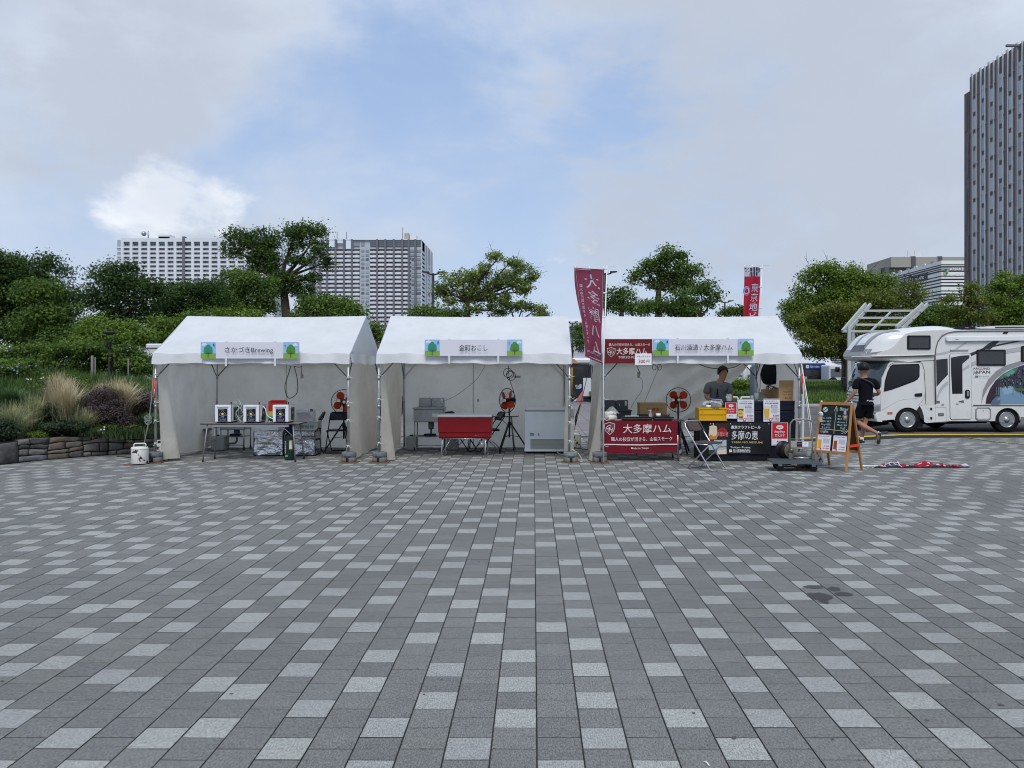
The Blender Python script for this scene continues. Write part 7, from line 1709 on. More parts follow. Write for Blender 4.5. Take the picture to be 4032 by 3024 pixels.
# ================================================================== BACKGROUND: BUILDINGS
CON = mat('apartment_white',(.66,.68,.71),.8,var=.05,vscale=.05); CONP = mat('apartment_pinkish',(.58,.57,.59),.8); DKP = mat('apartment_dark_pier',(.15,.15,.175),.7)
GLB = mat('far_glass_blue',(.20,.26,.30),.25); GLD_ = mat('far_glass_dark',(.16,.18,.21),.2); RAIL = mat('balcony_rail',(.42,.44,.47),.6); RECB = mat('balcony_shadow_wall',(.30,.31,.33),.8)  # far glass colours paled to stand in for distance haze, which is not built
def bsig(x0,x1,Y): return X(x0,Y),X(x1,Y)
def apartment_1():
 Y = 535.0; x0,x1 = X(481,Y),X(1035,Y); zt = Z(938,Y); fh = 17.0 * Y / 3050; bay = 34.0 * Y / 3050
 t = thing('apartment_block','wide white apartment block on the left with one dark vertical strip','building',(x0,Y,0)); W_ = x1 - x0; D = 24
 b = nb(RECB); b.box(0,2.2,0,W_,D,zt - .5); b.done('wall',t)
 nb_ = int(W_ / bay + .5); bay = W_ / nb_
 for i in range(nb_ + 1):
  b = nb(DKP if i == 7 else CON); hw = .95; b.box(i * bay - hw,-.35 if i == 7 else 0,0,i * bay + hw,2.3,zt + (1.2 if i == 7 else 0)); b.done('pier',t)
 zf = []
 z = zt - 1.6
 b = nb(CON); b.box(0,.02,zt - 2.4,W_,2.4,zt); b.done('parapet',t)
 rws = [zt - 2.4 - 3.0 - .0]
 z = zt - 2.4 - 3.4
 tops = []
 for r in range(30):
  tops.append(z); zf.append(z)
  if z < 4: break
  z -= fh
 for r,z in enumerate(tops):
  b = nb(CONP if r % 5 == 3 else CON); b.box(.5,.06,z - .95,W_ - .5,2.3,z); b.done('floor_band',t)
 # window bays: recessed glazing with rail; shared meshes
 vs = []
 for k in range(4):
  b = nb(GLD_ if k % 2 else mat('far_glass_mid',(.10,.12,.14),.25)); w_ = bay - 1.9; h_ = fh - .95
  b.box(.95,1.9,0,.95 + w_,2.15,h_); b.m(GLB)
  for q in range(2 + k % 2): xx = .95 + (q + .5 + .2 * k) / 3.3 * w_; b.box(xx,1.86,.1,min(xx + w_ * .2,.95 + w_),1.9,h_ * .9)
  b.m(CON); b.box(.95 + w_ * (.3 + .15 * k),1.7,0,.95 + w_ * (.34 + .15 * k),1.9,h_)
  b.m(RAIL); b.box(.95,.1,.0,.95 + w_,.18,h_ * .30)
  vs.append(b.mesh('window'))
 n = 0
 for r,z in enumerate(tops[:16]):
  for i in range(nb_):
   link('window',vs[(i * 7 + r * 3 + (i * r) % 3) % 4],t,(i * bay,0,z if r else z)); n += 1
 # glazed top storey and lower corner
 for i in range(nb_):
  b = nb(GLB if i in (2,4,10,12) else GLD_); b.box(i * bay + 1.0,1.0,tops[0] + fh - .9,(i + 1) * bay - 1.0,1.2,zt - 1.9) if tops[0] + fh - .9 < zt - 2 else None
  if b.bm.verts: b.done('top_window',t)
  else: b.bm.free()
 b = nb(mat('corner_glass',(.34,.40,.45),.25)); b.box(-3.9,1,0,0,D,zt - 1); b.done('corner_bay',t)
 for z in tops[:16]: b = nb(CON); b.box(-4.3,.6,z - .9,.2,3,z); b.done('corner_balcony',t)
 b = nb(CON); b.box(W_ - .1,1,0,W_ + 8,D,zt - 12); b.done('side_wing',t)
 for (a,c,h) in ((22,37,2.2),(22,30,3.6),(88,100,1.4),(88,92,2.6)):
  b = nb(CON); b.hexa([(a,6,zt),(c,6,zt),(c,14,zt),(a,14,zt),(a + .2,6,zt + h),(c - 6 if c - a > 10 else c,6,zt + h),(c - 6 if c - a > 10 else c,14,zt + h),(a + .2,14,zt + h)]); b.done('roof_block',t)
 b = nb(STEEL); b.tube([(15.5,5,zt),(15.5,5,zt + 6)],.35,6); b.sphere((12.5,5,zt + 4),1.7,10,6); b.done('antenna',t)
apartment_1()
def apartment_2():
 Y = 551.0; sc = Y / 3050; ox = X(1213,Y); t = thing('apartment_block','white and grey apartment tower right of the tall umbrella-shaped tree','building',(ox,Y,0))
 cx = lambda c: X(1150 + c * .3013,Y) - ox
 zt = Z(942,Y); W_ = X(1659,Y) - ox; fh = 16.6 * sc; D = 62
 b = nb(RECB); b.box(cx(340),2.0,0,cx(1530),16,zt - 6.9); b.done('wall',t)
 b = nb(mat('apartment_pale',(.42,.45,.47),.7)); b.box(cx(790),1.2,zt - 6.7,W_,16,zt - .2); b.box(cx(1530),.9,0,W_,16,zt - .3); b.box(W_ - 10,1.5,0,W_,D,zt - .3); b.box(cx(880),.8,0,cx(1016),3,zt - .4); b.box(cx(212),1,0,cx(340),16,Z(990,Y)); b.done('wall',t)
 bands = [285,372,460,570,680,783,1112,1220,1330,1440,1525,1612]
 for c in bands:
  top = zt if c > 440 else (Z(990,Y) if c < 300 else Z(1055,Y)); b = nb(DKP); b.box(cx(c) - .72,-.5,0,cx(c) + .72,2,top); b.done('pier',t)
 b = nb(CON); b.box(cx(385),-.3,zt - .6,W_,1.3,zt + .2); b.done('parapet',t)
 for c0,c1 in ((466,563),(576,673)): b = nb(CONP if c0 > 500 else GLB); b.box(cx(c0),3,zt - 6.6,cx(c1),4,zt - (2 if c0 > 500 else 5)); b.done('roof_garden_screen',t)
 # top storey glazing
 for c0,c1 in ((795,880),(900,945),(1020,1105),(1128,1210),(1234,1312),(1348,1430),(1452,1515),(1536,1600),(1622,1682)):
  b = nb(GLB if c0 < 940 else mat('far_glass_mid',(.10,.12,.14),.25)); b.box(cx(c0),.6,zt - 4.9,cx(c1),1.3,zt - 2.0); b.done('top_window',t)
  b = nb(GLB); b.box(cx(c0),.5,zt - 1.9,cx(c1),1.3,zt - .65); b.done('top_window',t)
 rows = []; z = Z(979.6,Y)
 while z > 5 and len(rows) < 30: rows.append(z); z -= fh
 bays = [(345,372),(372,460),(460,570),(570,680),(680,783),(783,882),(1018,1112),(1112,1220),(1220,1330),(1330,1440),(1440,1525)]
 for r,z in enumerate(rows):
  b = nb(mat('floor_edge_grey',(.30,.31,.34),.7)); b.box(cx(383) if r < 4 else cx(340),-.25,z - .36,cx(882),2.1,z); b.box(cx(1018),-.25,z - .30,cx(1556) if r > 1 else cx(1525),2.1,z); b.done('floor_edge',t)
  b = nb(CON if r % 4 else CONP); b.box(cx(383) if r < 4 else cx(345),-.1,z - fh,cx(880),.12,z - fh + 1.45); b.box(cx(1020),-.1,z - fh,cx(1525),.12,z - fh + 1.45); b.done('balcony_front',t)
 meshes = {}
 for (c0,c1) in bays:
  for k in range(2):
   w_ = cx(c1) - cx(c0) - 1.9
   if w_ < 2: continue
   rr = random.Random(c0 + k); b = nb(GLD_); b.box(0,1.7,1.0,w_,1.95,fh - .5); b.m(CON)
   for q in range(3): xx = rr.uniform(.3,w_ - 1.2); b.box(xx,1.5,1.0,xx + .8,1.7,fh - .5)
   b.m(GLB); xx = rr.uniform(0,w_ - 2); b.box(xx,1.6,1.1,xx + 1.8,1.7,fh - .7)
   meshes[c0,k] = b.mesh('window')
 for r,z in enumerate(rows[:21]):
  for (c0,c1) in bays:
   if (c0,0) not in meshes or (c0 < 400 and r < 4): continue
   link('window',meshes[c0,(r * 3 + c0) % 2],t,(cx(c0) + .95,0,z - fh))
 gm = []
 for k in range(3):
  b = nb((GLB,mat('far_glass_pale',(.32,.38,.40),.3),mat('far_glass_mid',(.10,.12,.14),.25))[k]); b.box(0,0,0,1,.2,fh - 1.3); gm.append(b.mesh('window'))
 for r,z in enumerate(rows[:20]):
  for (c0,c1) in ((902,942),(960,1000),(1560,1600) if r > 1 else (1536,1600),(1622,1684),(218,275) if r > 0 else (0,0)):
   if c1 == 0 or (c1 < 300 and z > Z(990,Y)): continue
   o = link('window',gm[(0,1,0,1,2,0)[(r * 5 + c0) % 6]],t,(cx(c0),.55,z - fh + .7)); o.scale = (cx(c1) - cx(c0),1,1)
 # right flank: two columns of dark windows
 b = nb(GLD_); b.box(0,0,0,.3,13,fh * .62); sm = b.mesh('window')
 for r,z in enumerate(rows[:19]):
  for yy in (3.5,33):
   if yy > 20 and r < 2: continue
   link('window',sm,t,(W_ - .1,yy,z - fh + .6))
 for yy in (1,19,31,48,56): b = nb(CON); b.box(W_ - .2,yy,0,W_ + .35,yy + 1.2,zt - .2); b.done('rib',t)
 for (a,c,h) in ((1452,1510,3.2),(1522,1612,1.6)): b = nb(mat('roof_plant',(.40,.38,.32),.7) if a < 1500 else CON); b.box(cx(a),5,zt,cx(c),10,zt + h + 2); b.done('roof_block',t)
 for c in (570,692,1433): b = nb(DKP); b.tube([(cx(c),4,zt),(cx(c),4,zt + 6 + (c == 1433) * 3)],.22,5); b.done('antenna',t)
apartment_2()
def right_tower():
 XF = 92.9; zt = 1.645 + 1157 * 165 / 3050; t = thing('hotel_tower','tall brown tower with pale vertical fins at the right edge','building',(XF,165,0))
 BR = mat('tower_brown_panel',(.13,.115,.118),.6,var=.25,vscale=.5); FIN = mat('tower_fin',(.60,.63,.63),.5,metal=.2); FIN2 = mat('tower_fin_grey',(.34,.25,.27),.5)
 b = nb(BR); b.box(0,-60,0,30,0,zt); b.done('wall',t)
 b = nb(BR); b.box(-.1,0,0,30,1.9,Z(371,166.7)); b.done('wall',t)
 for i in range(6): b = nb(mat('tower_edge_strip',(.14,.125,.13),.6)); b.box(-.25,.2 + (i % 2) * .5,3 + i * 10,-.1,.9 + (i % 2) * .5,3 + i * 10 + 7.5); b.done('panel_strip',t)
 fh = 3.62
 gm = []
 for k in range(3): b = nb((mat('tower_glass_pale',(.36,.43,.50),.15),mat('tower_glass',(.27,.32,.37),.15),mat('tower_glass_dark',(.08,.10,.11),.15))[k]); b.box(-.14,0,0,.0,.95,2.7); gm.append(b.mesh('window'))
 rr = random.Random(3); n = 0
 for i in range(17):
  y = -2.5 - 3.05 * i
  for r in range(17):
   z = zt - 6.2 - fh * r - (0 if i % 2 else fh * .5)
   if z < 3: continue
   link('window',gm[0 if r < 9 and rr.random() < .6 else (1 if r < 12 else 2)] if True else None,t,(0,y,z)); n += 1
  for dy,m,d,w_ in ((-.30,FIN,.22,.22),(1.15,FIN,.22,.22),(1.75,FIN2,.12,.18)):
   b = nb(m); b.box(-d,y + dy,0,0,y + dy + w_,zt + (.5 if dy > 1 else .2)); b.done('fin',t)
 for z in range(8): b = nb(FIN2); b.box(-.16,-56,zt - 4.6 - z * 7.24,-.02,-.2,zt - 4.5 - z * 7.24); b.done('floor_line',t)
 b = nb(DKP); b.box(-2.5,-17,zt - .5,.5,-16.6,zt - .1); b.done('roof_arm',t)
right_tower()
def striped_hotel():
 Y = 400.0; x0 = X(3707,Y); x1 = X(3794,Y); zt = Z(1026,Y); t = thing('striped_building','low building with white horizontal bands and lettering, left of the brown tower','building',(x0,Y,0)); W_ = x1 - x0 + 6; D = 150
 DKW = mat('striped_dark_wall',(.035,.038,.052),.4); BW = mat('striped_white_band',(.74,.76,.73),.6)
 b = nb(DKW); b.box(.4,.4,0,W_,D,zt - .8); b.done('wall',t)
 z = zt; k = 0; rr = random.Random(2)
 hs = [1.9,.8,.7,1.2,.8,.7,.8,.8,.8,1.9,.8,.8,.8,.9,1.8,.8,.8,.8,1.8,.8,.8,.8,1.6,.8,.9,.8,1.5,.8,.8,.8,1.5,.8]
 z = zt
 for i in range(32):
  h = .95 if i % 4 else 1.9; gap = .85 if i % 2 else .6
  if i in (1,2,3): h = .35
  b = nb(BW); b.box(0,0,z - h,W_ - 2.0,.6,z); b.box(0,.6,z - h,.6,D,z); b.done('band',t); z -= h + gap
  if z < 3: break
 for i in range(14): b = nb(BW if i % 3 else GLB); b.box(-.1,8 + i * 9,zt,.5,11 + i * 9,zt + .8); b.done('parapet_piece',t)
 b = nb(BW); b.box(W_ - 2,-.3,2,W_ - 1.6,.5,zt); b.done('corner_frame',t)
 P = Panel((0,-.2,0),lift=.15,step=.05); P.text('ARIAKE',7.6,zt - 4.4,2.0,BW,.01,width=7.2); P.text('GARDEN',7.6,zt - 7.2,2.0,BW,.01,width=7.2)
 lg,ly = mat('logo_green',(.03,.13,.11),.5),mat('logo_lime',(.40,.48,.10),.5)
 P.poly([(.6,zt - 6.1),(1.9,zt - 4.2),(1.9,zt - 6.1)],lg); P.poly([(1.9,zt - 4.2),(3.3,zt - 6.1),(1.9,zt - 6.1)],lg); P.poly([(.6,zt - 6.1),(1.9,zt - 6.1),(1.9,zt - 8.2)],ly); P.poly([(1.9,zt - 6.1),(3.2,zt - 4.8),(3.3,zt - 6.1)],ly); P.poly([(1.9,zt - 6.1),(3.2,zt - 6.3),(2.2,zt - 7.6)],lg)
 P.done('lettering',t)
 P = Panel((-.2,0,0),u=(0,-1,0),lift=.15,step=.05); P.text('HOTEL VILLA FONTAINE',-32,zt - 6.2,3.0,BW,.01,width=30); P.text('泉天空の湯',-58,zt - 6.6,3.0,BW,.01,width=14); P.done('lettering',t)
 b = nb(DKW); b.box(-.15,14,zt - 8.4,.0,70,zt - 4.2); b.done('sign_panel',t)
striped_hotel()
def beige_building():
 Y = 470.0; x0 = X(3471,Y); x1 = X(3800,Y); zt = Z(1056,Y); t = thing('beige_building','beige office block with dark piers behind the striped building','building',(x0,Y,0)); W_ = x1 - x0
 BG = mat('beige_concrete',(.33,.32,.28),.8); DB = mat('brown_grey_pier',(.10,.10,.105),.7)
 b = nb(BG); b.box(0,0,0,W_,40,zt); b.done('wall',t); b = nb(BG); b.box(4,-4,zt,W_,30,zt + 6.2); b.done('upper_storey',t); b = nb(BG); b.box(X(3570,Y) - x0,2,zt + 6.2,W_,25,Z(1024,Y)); b.done('roof_block',t)
 for c in (0,16,32,52,70): b = nb(DB); b.box(c,-4.4,0,c + 2.6,1,zt + (6.6 if c > 3 else 0)); b.done('pier',t)
 for c in (3,7,11):
  for r in range(3): b = nb(GLB); b.box(c,-.3,zt - 7 - r * 5,c + 2.4,.1,zt - 4 - r * 5); b.done('window',t)
 for c in (120,0): pass
 for c in (X(3592,Y) - x0,X(3619,Y) - x0): b = nb(CON); b.box(c - 2,1.6,zt + 7,c + 2,2.1,zt + 11); b.done('window',t)
 b = nb(DKP); b.tube([(X(3576,Y) - x0,5,zt + 6),(X(3576,Y) - x0,5,Z(1006,Y))],.35,6); b.done('antenna',t)
beige_building()
# ================================================================== STATION, BUSES, TENTS, LAMPS
STW = mat('station_white',(.60,.62,.64),.5,var=.03)
Y = 80.0; sx0 = X(2180,Y); sx1 = X(2420,Y); t = thing('station_building','white station building with black lettering in the gap between the tents','building',(sx0,Y,0)); w = sx1 - sx0
b = nb(STW); b.box(0,0,0,w,10,Z(1290,Y)); b.done('wall',t)
b = nb(STW); b.grid(lambda u,v: (w * u,-1.5 + 12 * v,Z(1290,Y) + 1.2 * math.sin(PI * (.15 + .8 * v)) - .02),12,8); b.grid(lambda u,v: (w * u,-1.5,Z(1290,Y) + .52 - .5 * v),12,1); b.done('roof',t)
P = Panel((0,0,0),lift=.05,step=.02); P.text('国際展示場駅',X(2232,Y) - sx0 - .2,Z(1370,Y),.95,INK,.02); P.text('Kokusai-tenjijo Station',X(2238,Y) - sx0 - 1.1,Z(1386,Y),.34,INK,.01); P.line([(0,Z(1392,Y)),(w,Z(1392,Y))],.04,LGS); P.line([(0,Z(1425,Y)),(w,Z(1425,Y))],.10,LGS); P.line([(0,Z(1340,Y)),(w,Z(1340,Y))],.04,LGS); P.done('lettering',t)
# ribbed canopy between left and middle tents
Y = 70.0; cx0 = X(1380,Y); t = thing('station_canopy','curved ribbed canopy roof seen between the left and middle tents','canopy',(cx0,Y,0)); w = X(1530,Y) - cx0
prof = [(0,Z(1303,Y)),(w * .42,Z(1303,Y)),(w * .62,Z(1310,Y)),(w * .78,Z(1325,Y)),(w * .9,Z(1348,Y)),(w,Z(1380,Y))]
for i in range(8):
 b = nb(mat('canopy_rib',(.16,.16,.16),.6)); b.tube([(a,i * 1.2,c) for a,c in prof],.10,6); b.done('rib',t)
b = nb(mat('canopy_panel',(.30,.31,.31),.5)); b.grid(lambda u,v: ((lambda k,f: (prof[k][0] + (prof[k + 1][0] - prof[k][0]) * f,8.4 * v,prof[k][1] + .15 + (prof[k + 1][1] - prof[k][1]) * f))(min(4,int(u * 5)),u * 5 - min(4,int(u * 5)))),15,4); b.done('panel',t)
for i in (0,3,6): b = nb(mat('canopy_rib',(.16,.16,.16),.6)); b.tube([(w * .4,i * 1.2,0),(w * .4,i * 1.2,Z(1303,Y))],.12,8); b.done('post',t)
b = nb(STW); b.box(0,9,0,w * 1.4,12,Z(1345,Y)); b.done('wall',t)
BUSG = mat('bus_glass',(.020,.026,.028),.08,coat=.5); BUSW = mat('bus_white',(.55,.57,.60),.3); BUSB = mat('bus_black',(.012,.013,.016),.3); BUSP = mat('bus_pink',(.42,.17,.18),.4); BUSO = mat('bus_orange',(.55,.22,.08),.4)
# dark bus in the gap
Y = 42.0; x0 = X(2170,Y); x1 = X(2420,Y); t = thing('parked_bus','black and white bus with an orange roof corner, seen through the gap between tents','bus',(x0,Y,0)); w = x1 - x0; zt = Z(1418,Y)
b = nb(BUSB); b.box(0,0,.12,w,2.4,zt - .18); b.done('body',t,bevel=.06)
b = nb(BUSW); b.box(-.02,-.02,zt - .2,w + .02,2.42,zt + .12); b.done('roof',t,bevel=.10,seg=2); b = nb(BUSO); b.prism([(X(2238,Y) - x0,zt - .18),(X(2278,Y) - x0,zt - .18),(X(2262,Y) - x0,zt + .06),(X(2238,Y) - x0,zt + .09)],.03,o=(0,-.045,0)); b.done('roof_stripe',t)
b = nb(BUSW); b.box(X(2296,Y) - x0,-.03,Z(1560,Y),w,0,Z(1488,Y)); b.done('side_panel',t); b = nb(BUSP); b.prism([(X(2266,Y) - x0,Z(1580,Y)),(X(2296,Y) - x0,Z(1535,Y)),(X(2296,Y) - x0,Z(1580,Y))],.03,o=(0,-.035,0)); b.done('pink_panel',t); b = nb(BUSW); b.prism([(X(2256,Y) - x0,Z(1580,Y)),(X(2272,Y) - x0,Z(1567,Y)),(X(2268,Y) - x0,Z(1580,Y))],.02,o=(0,-.06,0)); b.done('white_wedge',t)
b = nb(mat('handrail_yellow',(.55,.33,.05),.4)); b.tube([(X(2252,Y) - x0,-.05,.35),(X(2252,Y) - x0,-.05,zt - .4)],.03,6); b.done('handrail',t)
for c0,c1 in ((2255,2266),(2268,2300)): b = nb(BUSG); b.box(X(c0,Y) - x0,-.012,.3 if c0 < 2260 else 1.1,X(c1,Y) - x0,.0,zt - .35); b.done('window',t)
P = Panel((0,-.02,0),lift=.01,step=.005); P.text('SP & ♿',X(2277,Y) - x0,Z(1520,Y),.16,PWH,.02,width=.34); P.rect(X(2268,Y) - x0,Z(1530,Y),X(2286,Y) - x0,Z(1526,Y),P_SKY); P.done('lettering',t)
for c in (2200,2360): b = nb(RBR); b.cyl((X(c,Y) - x0,.02,.45),.45,.3,20,axis='y'); b.done('wheel',t)
# buses beyond the lawn
def bus_front(px0,px1,Y,label):
 x0 = X(px0,Y); w = X(px1,Y) - x0; zt = Z(1430,Y); t = thing('parked_bus',label,'bus',(x0,Y,0),0,'buses parked beyond the lawn')
 b = nb(BUSB); b.box(0,0,.4,w,9,zt); b.done('body',t,bevel=.12,seg=2)
 b = nb(BUSG); b.box(.12,-.03,1.0,w - .12,.02,zt - .70); b.done('windscreen',t,bevel=.02); b = nb(mat('bus_display_blue',(.015,.035,.16),.4)); b.box(.1,-.05,zt - .62,w - .1,.0,zt - .12); b.done('display',t)
 P = Panel((0,-.05,0),lift=.01,step=.005); P.rect(.16,zt - .58,.50,zt - .2,mat('icon_blue',(.05,.20,.55),.4)); P.text('♿',.36,zt - .39,.30,PWH,.02); P.rect(w - .50,zt - .58,w - .16,zt - .2,mat('icon_blue',(.05,.2,.55),.4)); P.text('♿',w - .36,zt - .39,.30,PWH,.02); P.text('回送 NOT IN SERVICE',w * .48,zt - .39,.24,PWH,.02,width=w * .42); P.done('display_lettering',t)
 for s_ in (.0,w - .35): b = nb(mat('lamp_glass',(.3,.31,.32),.08)); b.box(s_ + .02,-.06,.75,s_ + .33,.0,1.05); b.done('headlight',t)
 b = nb(BUSO); b.box(-.25,.1,1.0,.12,.5,1.8); b.done('mirror',t,bevel=.05); b = nb(BLKP); b.tube([(w * .25,-.05,1.05),(w * .6,-.05,1.25)],.03,5); b.done('wiper',t)
bus_front(3166,3252,87.0,'dark-fronted bus with a blue destination display beyond the lawn')
def bus_side(px0,px1,Y,label,z1=1437):
 x0 = X(px0,Y); w = X(px1,Y) - x0; zt = Z(z1,Y); t = thing('parked_bus',label,'bus',(x0,Y,0),0,'buses parked beyond the lawn')
 b = nb(BUSW); b.box(0,0,.3,w,2.5,zt); b.done('body',t,bevel=.15,seg=2)
 n = int(w / 1.6)
 for i in range(n): b = nb(mat('bus_window_grey',(.10,.11,.12),.2)); b.box(.15 + i * (w - .3) / n,-.03,Z(1485,Y),.1 + (i + 1) * (w - .3) / n - .06,.02,Z(1452,Y)); b.done('window',t)
 for k,m in enumerate((mat('bus_mint',(.3,.5,.45),.4),mat('bus_lilac',(.5,.42,.55),.4),mat('bus_rose',(.55,.36,.38),.4))): b = nb(m); b.box(w * (.35 + .07 * k),-.02,Z(1450,Y),w * (.38 + .07 * k),.01,zt - .15); b.done('colour_stripe',t)
 for k in (.2,.8): b = nb(RBR); b.cyl((w * k,-.02,.5),.5,.3,18,axis='y'); b.done('wheel',t)
bus_side(3265,3342,84.0,'white bus side-on directly right of the dark-fronted bus'); bus_side(3350,3470,86.0,'white bus partly hidden behind the canopy frame and the helmeted person',1434)
bus_side(2800,3010,90.0,'grey-white bus seen through the opening at the back of the right tent',1440)
def canopy(px,py_top,wpx,Y,label,eave=1442):
 x = X(px,Y); w = wpx * Y / 3050 / 2; za = Z(py_top,Y); ze = Z(eave,Y); t = thing('white_marquee',label,'tent',(x,Y,0),0,'white marquees behind the buses'); b = nb(CLOTH)
 ap = Vector((0,w,za)); cs = [Vector((-w,0,ze)),Vector((w,0,ze)),Vector((w,2 * w,ze)),Vector((-w,2 * w,ze))]
 for i in range(4):
  a,c = cs[i],cs[(i + 1) % 4]; b.grid(lambda u,v: (a + (c - a) * u) * (1 - v) + ap * v + Vector((0,0,-.12 * w * math.sin(PI * v))),4,6)
  b.face([a,c,c - Vector((0,0,.5)),a - Vector((0,0,.5))])
 b.done('roof',t)
 for p_ in cs: b = nb(STEEL); b.tube([(p_.x,p_.y,0),p_],.06,6); b.done('post',t)
canopy(3275,1411,90,100,'white marquee whose peak rises behind the side-on buses'); canopy(3200,1421,60,104,'white marquee above the dark-fronted bus'); canopy(3400,1424,90,104,'white marquee behind the canopy frame',1445); canopy(2925,1415,70,60,'white marquee seen through the back of the right tent',1450)
canopy(15,1352,60,60,'white marquee peak at the far left above the hedge',1375)
# white truck box left of the left tent
t = thing('white_container','white box container behind the hedge left of the left tent','container',(X(572,27),27,0)); b = nb(STW); b.box(0,0,.0,4.5,3,Z(1353,27)); b.done('box_body',t,bevel=.04); b = nb(BLKP); b.box(-.0,-.02,Z(1372,27),4.5,.0,Z(1369,27)); b.done('dark_line',t)
for i in range(6): b = nb(STW); b.box(.1 + i * .7,-.04,.3,.16 + i * .7,0,Z(1376,27)); b.done('rib',t)
LAMP = mat('lamp_post_dark',(.018,.018,.02),.45)
def lamp(px,Y,ztop_py,label,arms=((-1,60),(1,60)),r=.07,armlen=1.0):
 zt = Z(ztop_py,Y); t = thing('street_lamp',label,'street lamp',(X(px,Y),Y,0),0,'twin-headed street lamps'); b = nb(LAMP); b.tube([(0,0,0),(0,0,zt)],[r * 1.3,r * .8],8); b.done('pole',t)
 for s_,L in arms:
  l_ = L * Y / 3050; b = nb(LAMP); b.tube([(0,0,zt - .12),(s_ * l_ * .5,0,zt - .02)],r * .55,6); b.done('arm',t)
  b = nb(LAMP); b.hexa([(s_ * l_ * .38,-.12,zt - .03),(s_ * l_,-.10,zt + .06),(s_ * l_,.10,zt + .06),(s_ * l_ * .38,.12,zt - .03),(s_ * l_ * .40,-.10,zt + .12),(s_ * l_,-.08,zt + .14),(s_ * l_,.08,zt + .14),(s_ * l_ * .40,.10,zt + .12)]); b.done('lamp_head',t)
lamp(1706,55,1076,'twin-headed dark street lamp right of the apartment tower',((-1,44),(1,44)),.10)
lamp(2384,55,1075,'dark street lamp half hidden behind the maroon pole banner',((-1,40),(1,46)),.10)
lamp(2854,75,1188,'small dark street lamp right of the mid trees',((-1,24),(1,34)),.09)
lamp(2254,70,1271,'slim dark street lamp in front of the station building',((-1,22),(1,22)),.08)
lamp(3599,75,1088,'dark street lamp in front of the striped building',((-1,30),(1,44)),.12)
# garden lamp
Yl = 22.0; t = thing('garden_lamp','dark garden lamp with a flat dish top rising above the hedge','lamp',(X(430,Yl),Yl,0)); zt = Z(1304,Yl)
b = nb(mat('garden_lamp_grey',(.05,.055,.06),.5)); b.lathe([(.04,zt - .10),(.17,zt - .07),(.19,zt - .005),(.18,zt),(.01,zt + .01)],n=20); b.done('dish',t)
b = nb(LAMP); b.lathe([(.03,zt - .52),(.05,zt - .48),(.085,zt - .30),(.08,zt - .28)],n=14); b.tube([(0,0,0),(0,0,zt - .5)],.035,8); b.done('pole',t)
for k in range(3): a = k * 2.1; b = nb(LAMP); b.tube([(.07 * math.cos(a),.07 * math.sin(a),zt - .3),(.09 * math.cos(a),.09 * math.sin(a),zt - .08)],.008,5); b.done('strut',t)
# post, railings and pillar behind the right tent
t = thing('signal_post','thick post, pale above and blue-grey below, behind the right tent opening','post',(X(2974,19.5),19.5,0)); b = nb(STW); b.tube([(0,0,1.75),(0,0,3.0)],.10,12); b.done('upper_post',t); b = nb(mat('post_blue_grey',(.06,.075,.095),.5)); b.tube([(0,0,0),(0,0,1.75)],.13,12); b.done('lower_post',t)
for i,(a,c) in enumerate(((2850,2905),(2918,2975),(2790,2840))):
 Y = 25.0; t = thing('white_railing',('left white pipe railing behind the beer counter','right white pipe railing next to the thick post','white pipe railing just behind the man at the counter')[i],'railing',(X(a,Y),Y,0),0,'white pipe railings'); w = X(c,Y) - X(a,Y)
 b = nb(WPL); b.tube([(0,0,0),(0,0,.78),(.03,0,.81),(w - .03,0,.81),(w,0,.78),(w,0,0)],.025,8); b.done('frame',t); b = nb(WPL); b.tube([(0,0,.45),(w,0,.45)],.02,6); b.done('mid_rail',t)
t = thing('white_column','white column in front of the bus behind the right tent','column',(X(2932,50),50,0)); b = nb(STW); b.tube([(0,0,0),(0,0,2.6)],.18,12); b.done('shaft',t); b = nb(STW); b.box(-1.5,-.5,2.6,1.2,1.5,2.75); b.done('slab',t)
# ================================================================== VEGETATION
BARK = mat('bark',(.060,.045,.036),.9,var=.3,vscale=3,bump=.6,bscale=12,bdist=.05)
GREENS = {'dark': (.040,.082,.018),'mid': (.085,.150,.026),'bright': (.115,.190,.026),'olive': (.125,.160,.028),'pale': (.160,.225,.055),'pine': (.060,.112,.022)}
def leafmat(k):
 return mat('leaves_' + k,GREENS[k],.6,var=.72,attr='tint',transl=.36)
def leaf_mesh(name,C,N_,sizes,tint,m,parent,asp=.55,loc=(0,0,0)):
 """quads at centres C with normals N_"""
 n = len(C); r = RNG
 ref = r.normal(size=(n,3)); T = np.cross(N_,ref); T /= np.linalg.norm(T,axis=1,keepdims=True) + 1e-9; Bv = np.cross(N_,T)
 s = sizes[:,None]; V = np.stack([C - T * s,C - Bv * s * asp,C + T * s,C + Bv * s * asp + N_ * s * .15],1).reshape(-1,3)
 me = bpy.data.meshes.new(name); me.vertices.add(4 * n); me.vertices.foreach_set('co',V.ravel().astype(np.float32)); me.loops.add(4 * n); me.loops.foreach_set('vertex_index',np.arange(4 * n,dtype=np.int32))
 me.polygons.add(n); me.polygons.foreach_set('loop_start',np.arange(n,dtype=np.int32) * 4); me.polygons.foreach_set('loop_total',np.full(n,4,dtype=np.int32))
 at = me.attributes.new('tint','FLOAT','POINT'); at.data.foreach_set('value',np.repeat(np.clip(tint,0,1),4).astype(np.float32)); me.update(calc_edges=True); me.materials.append(m)
 return link(name,me,parent,loc)
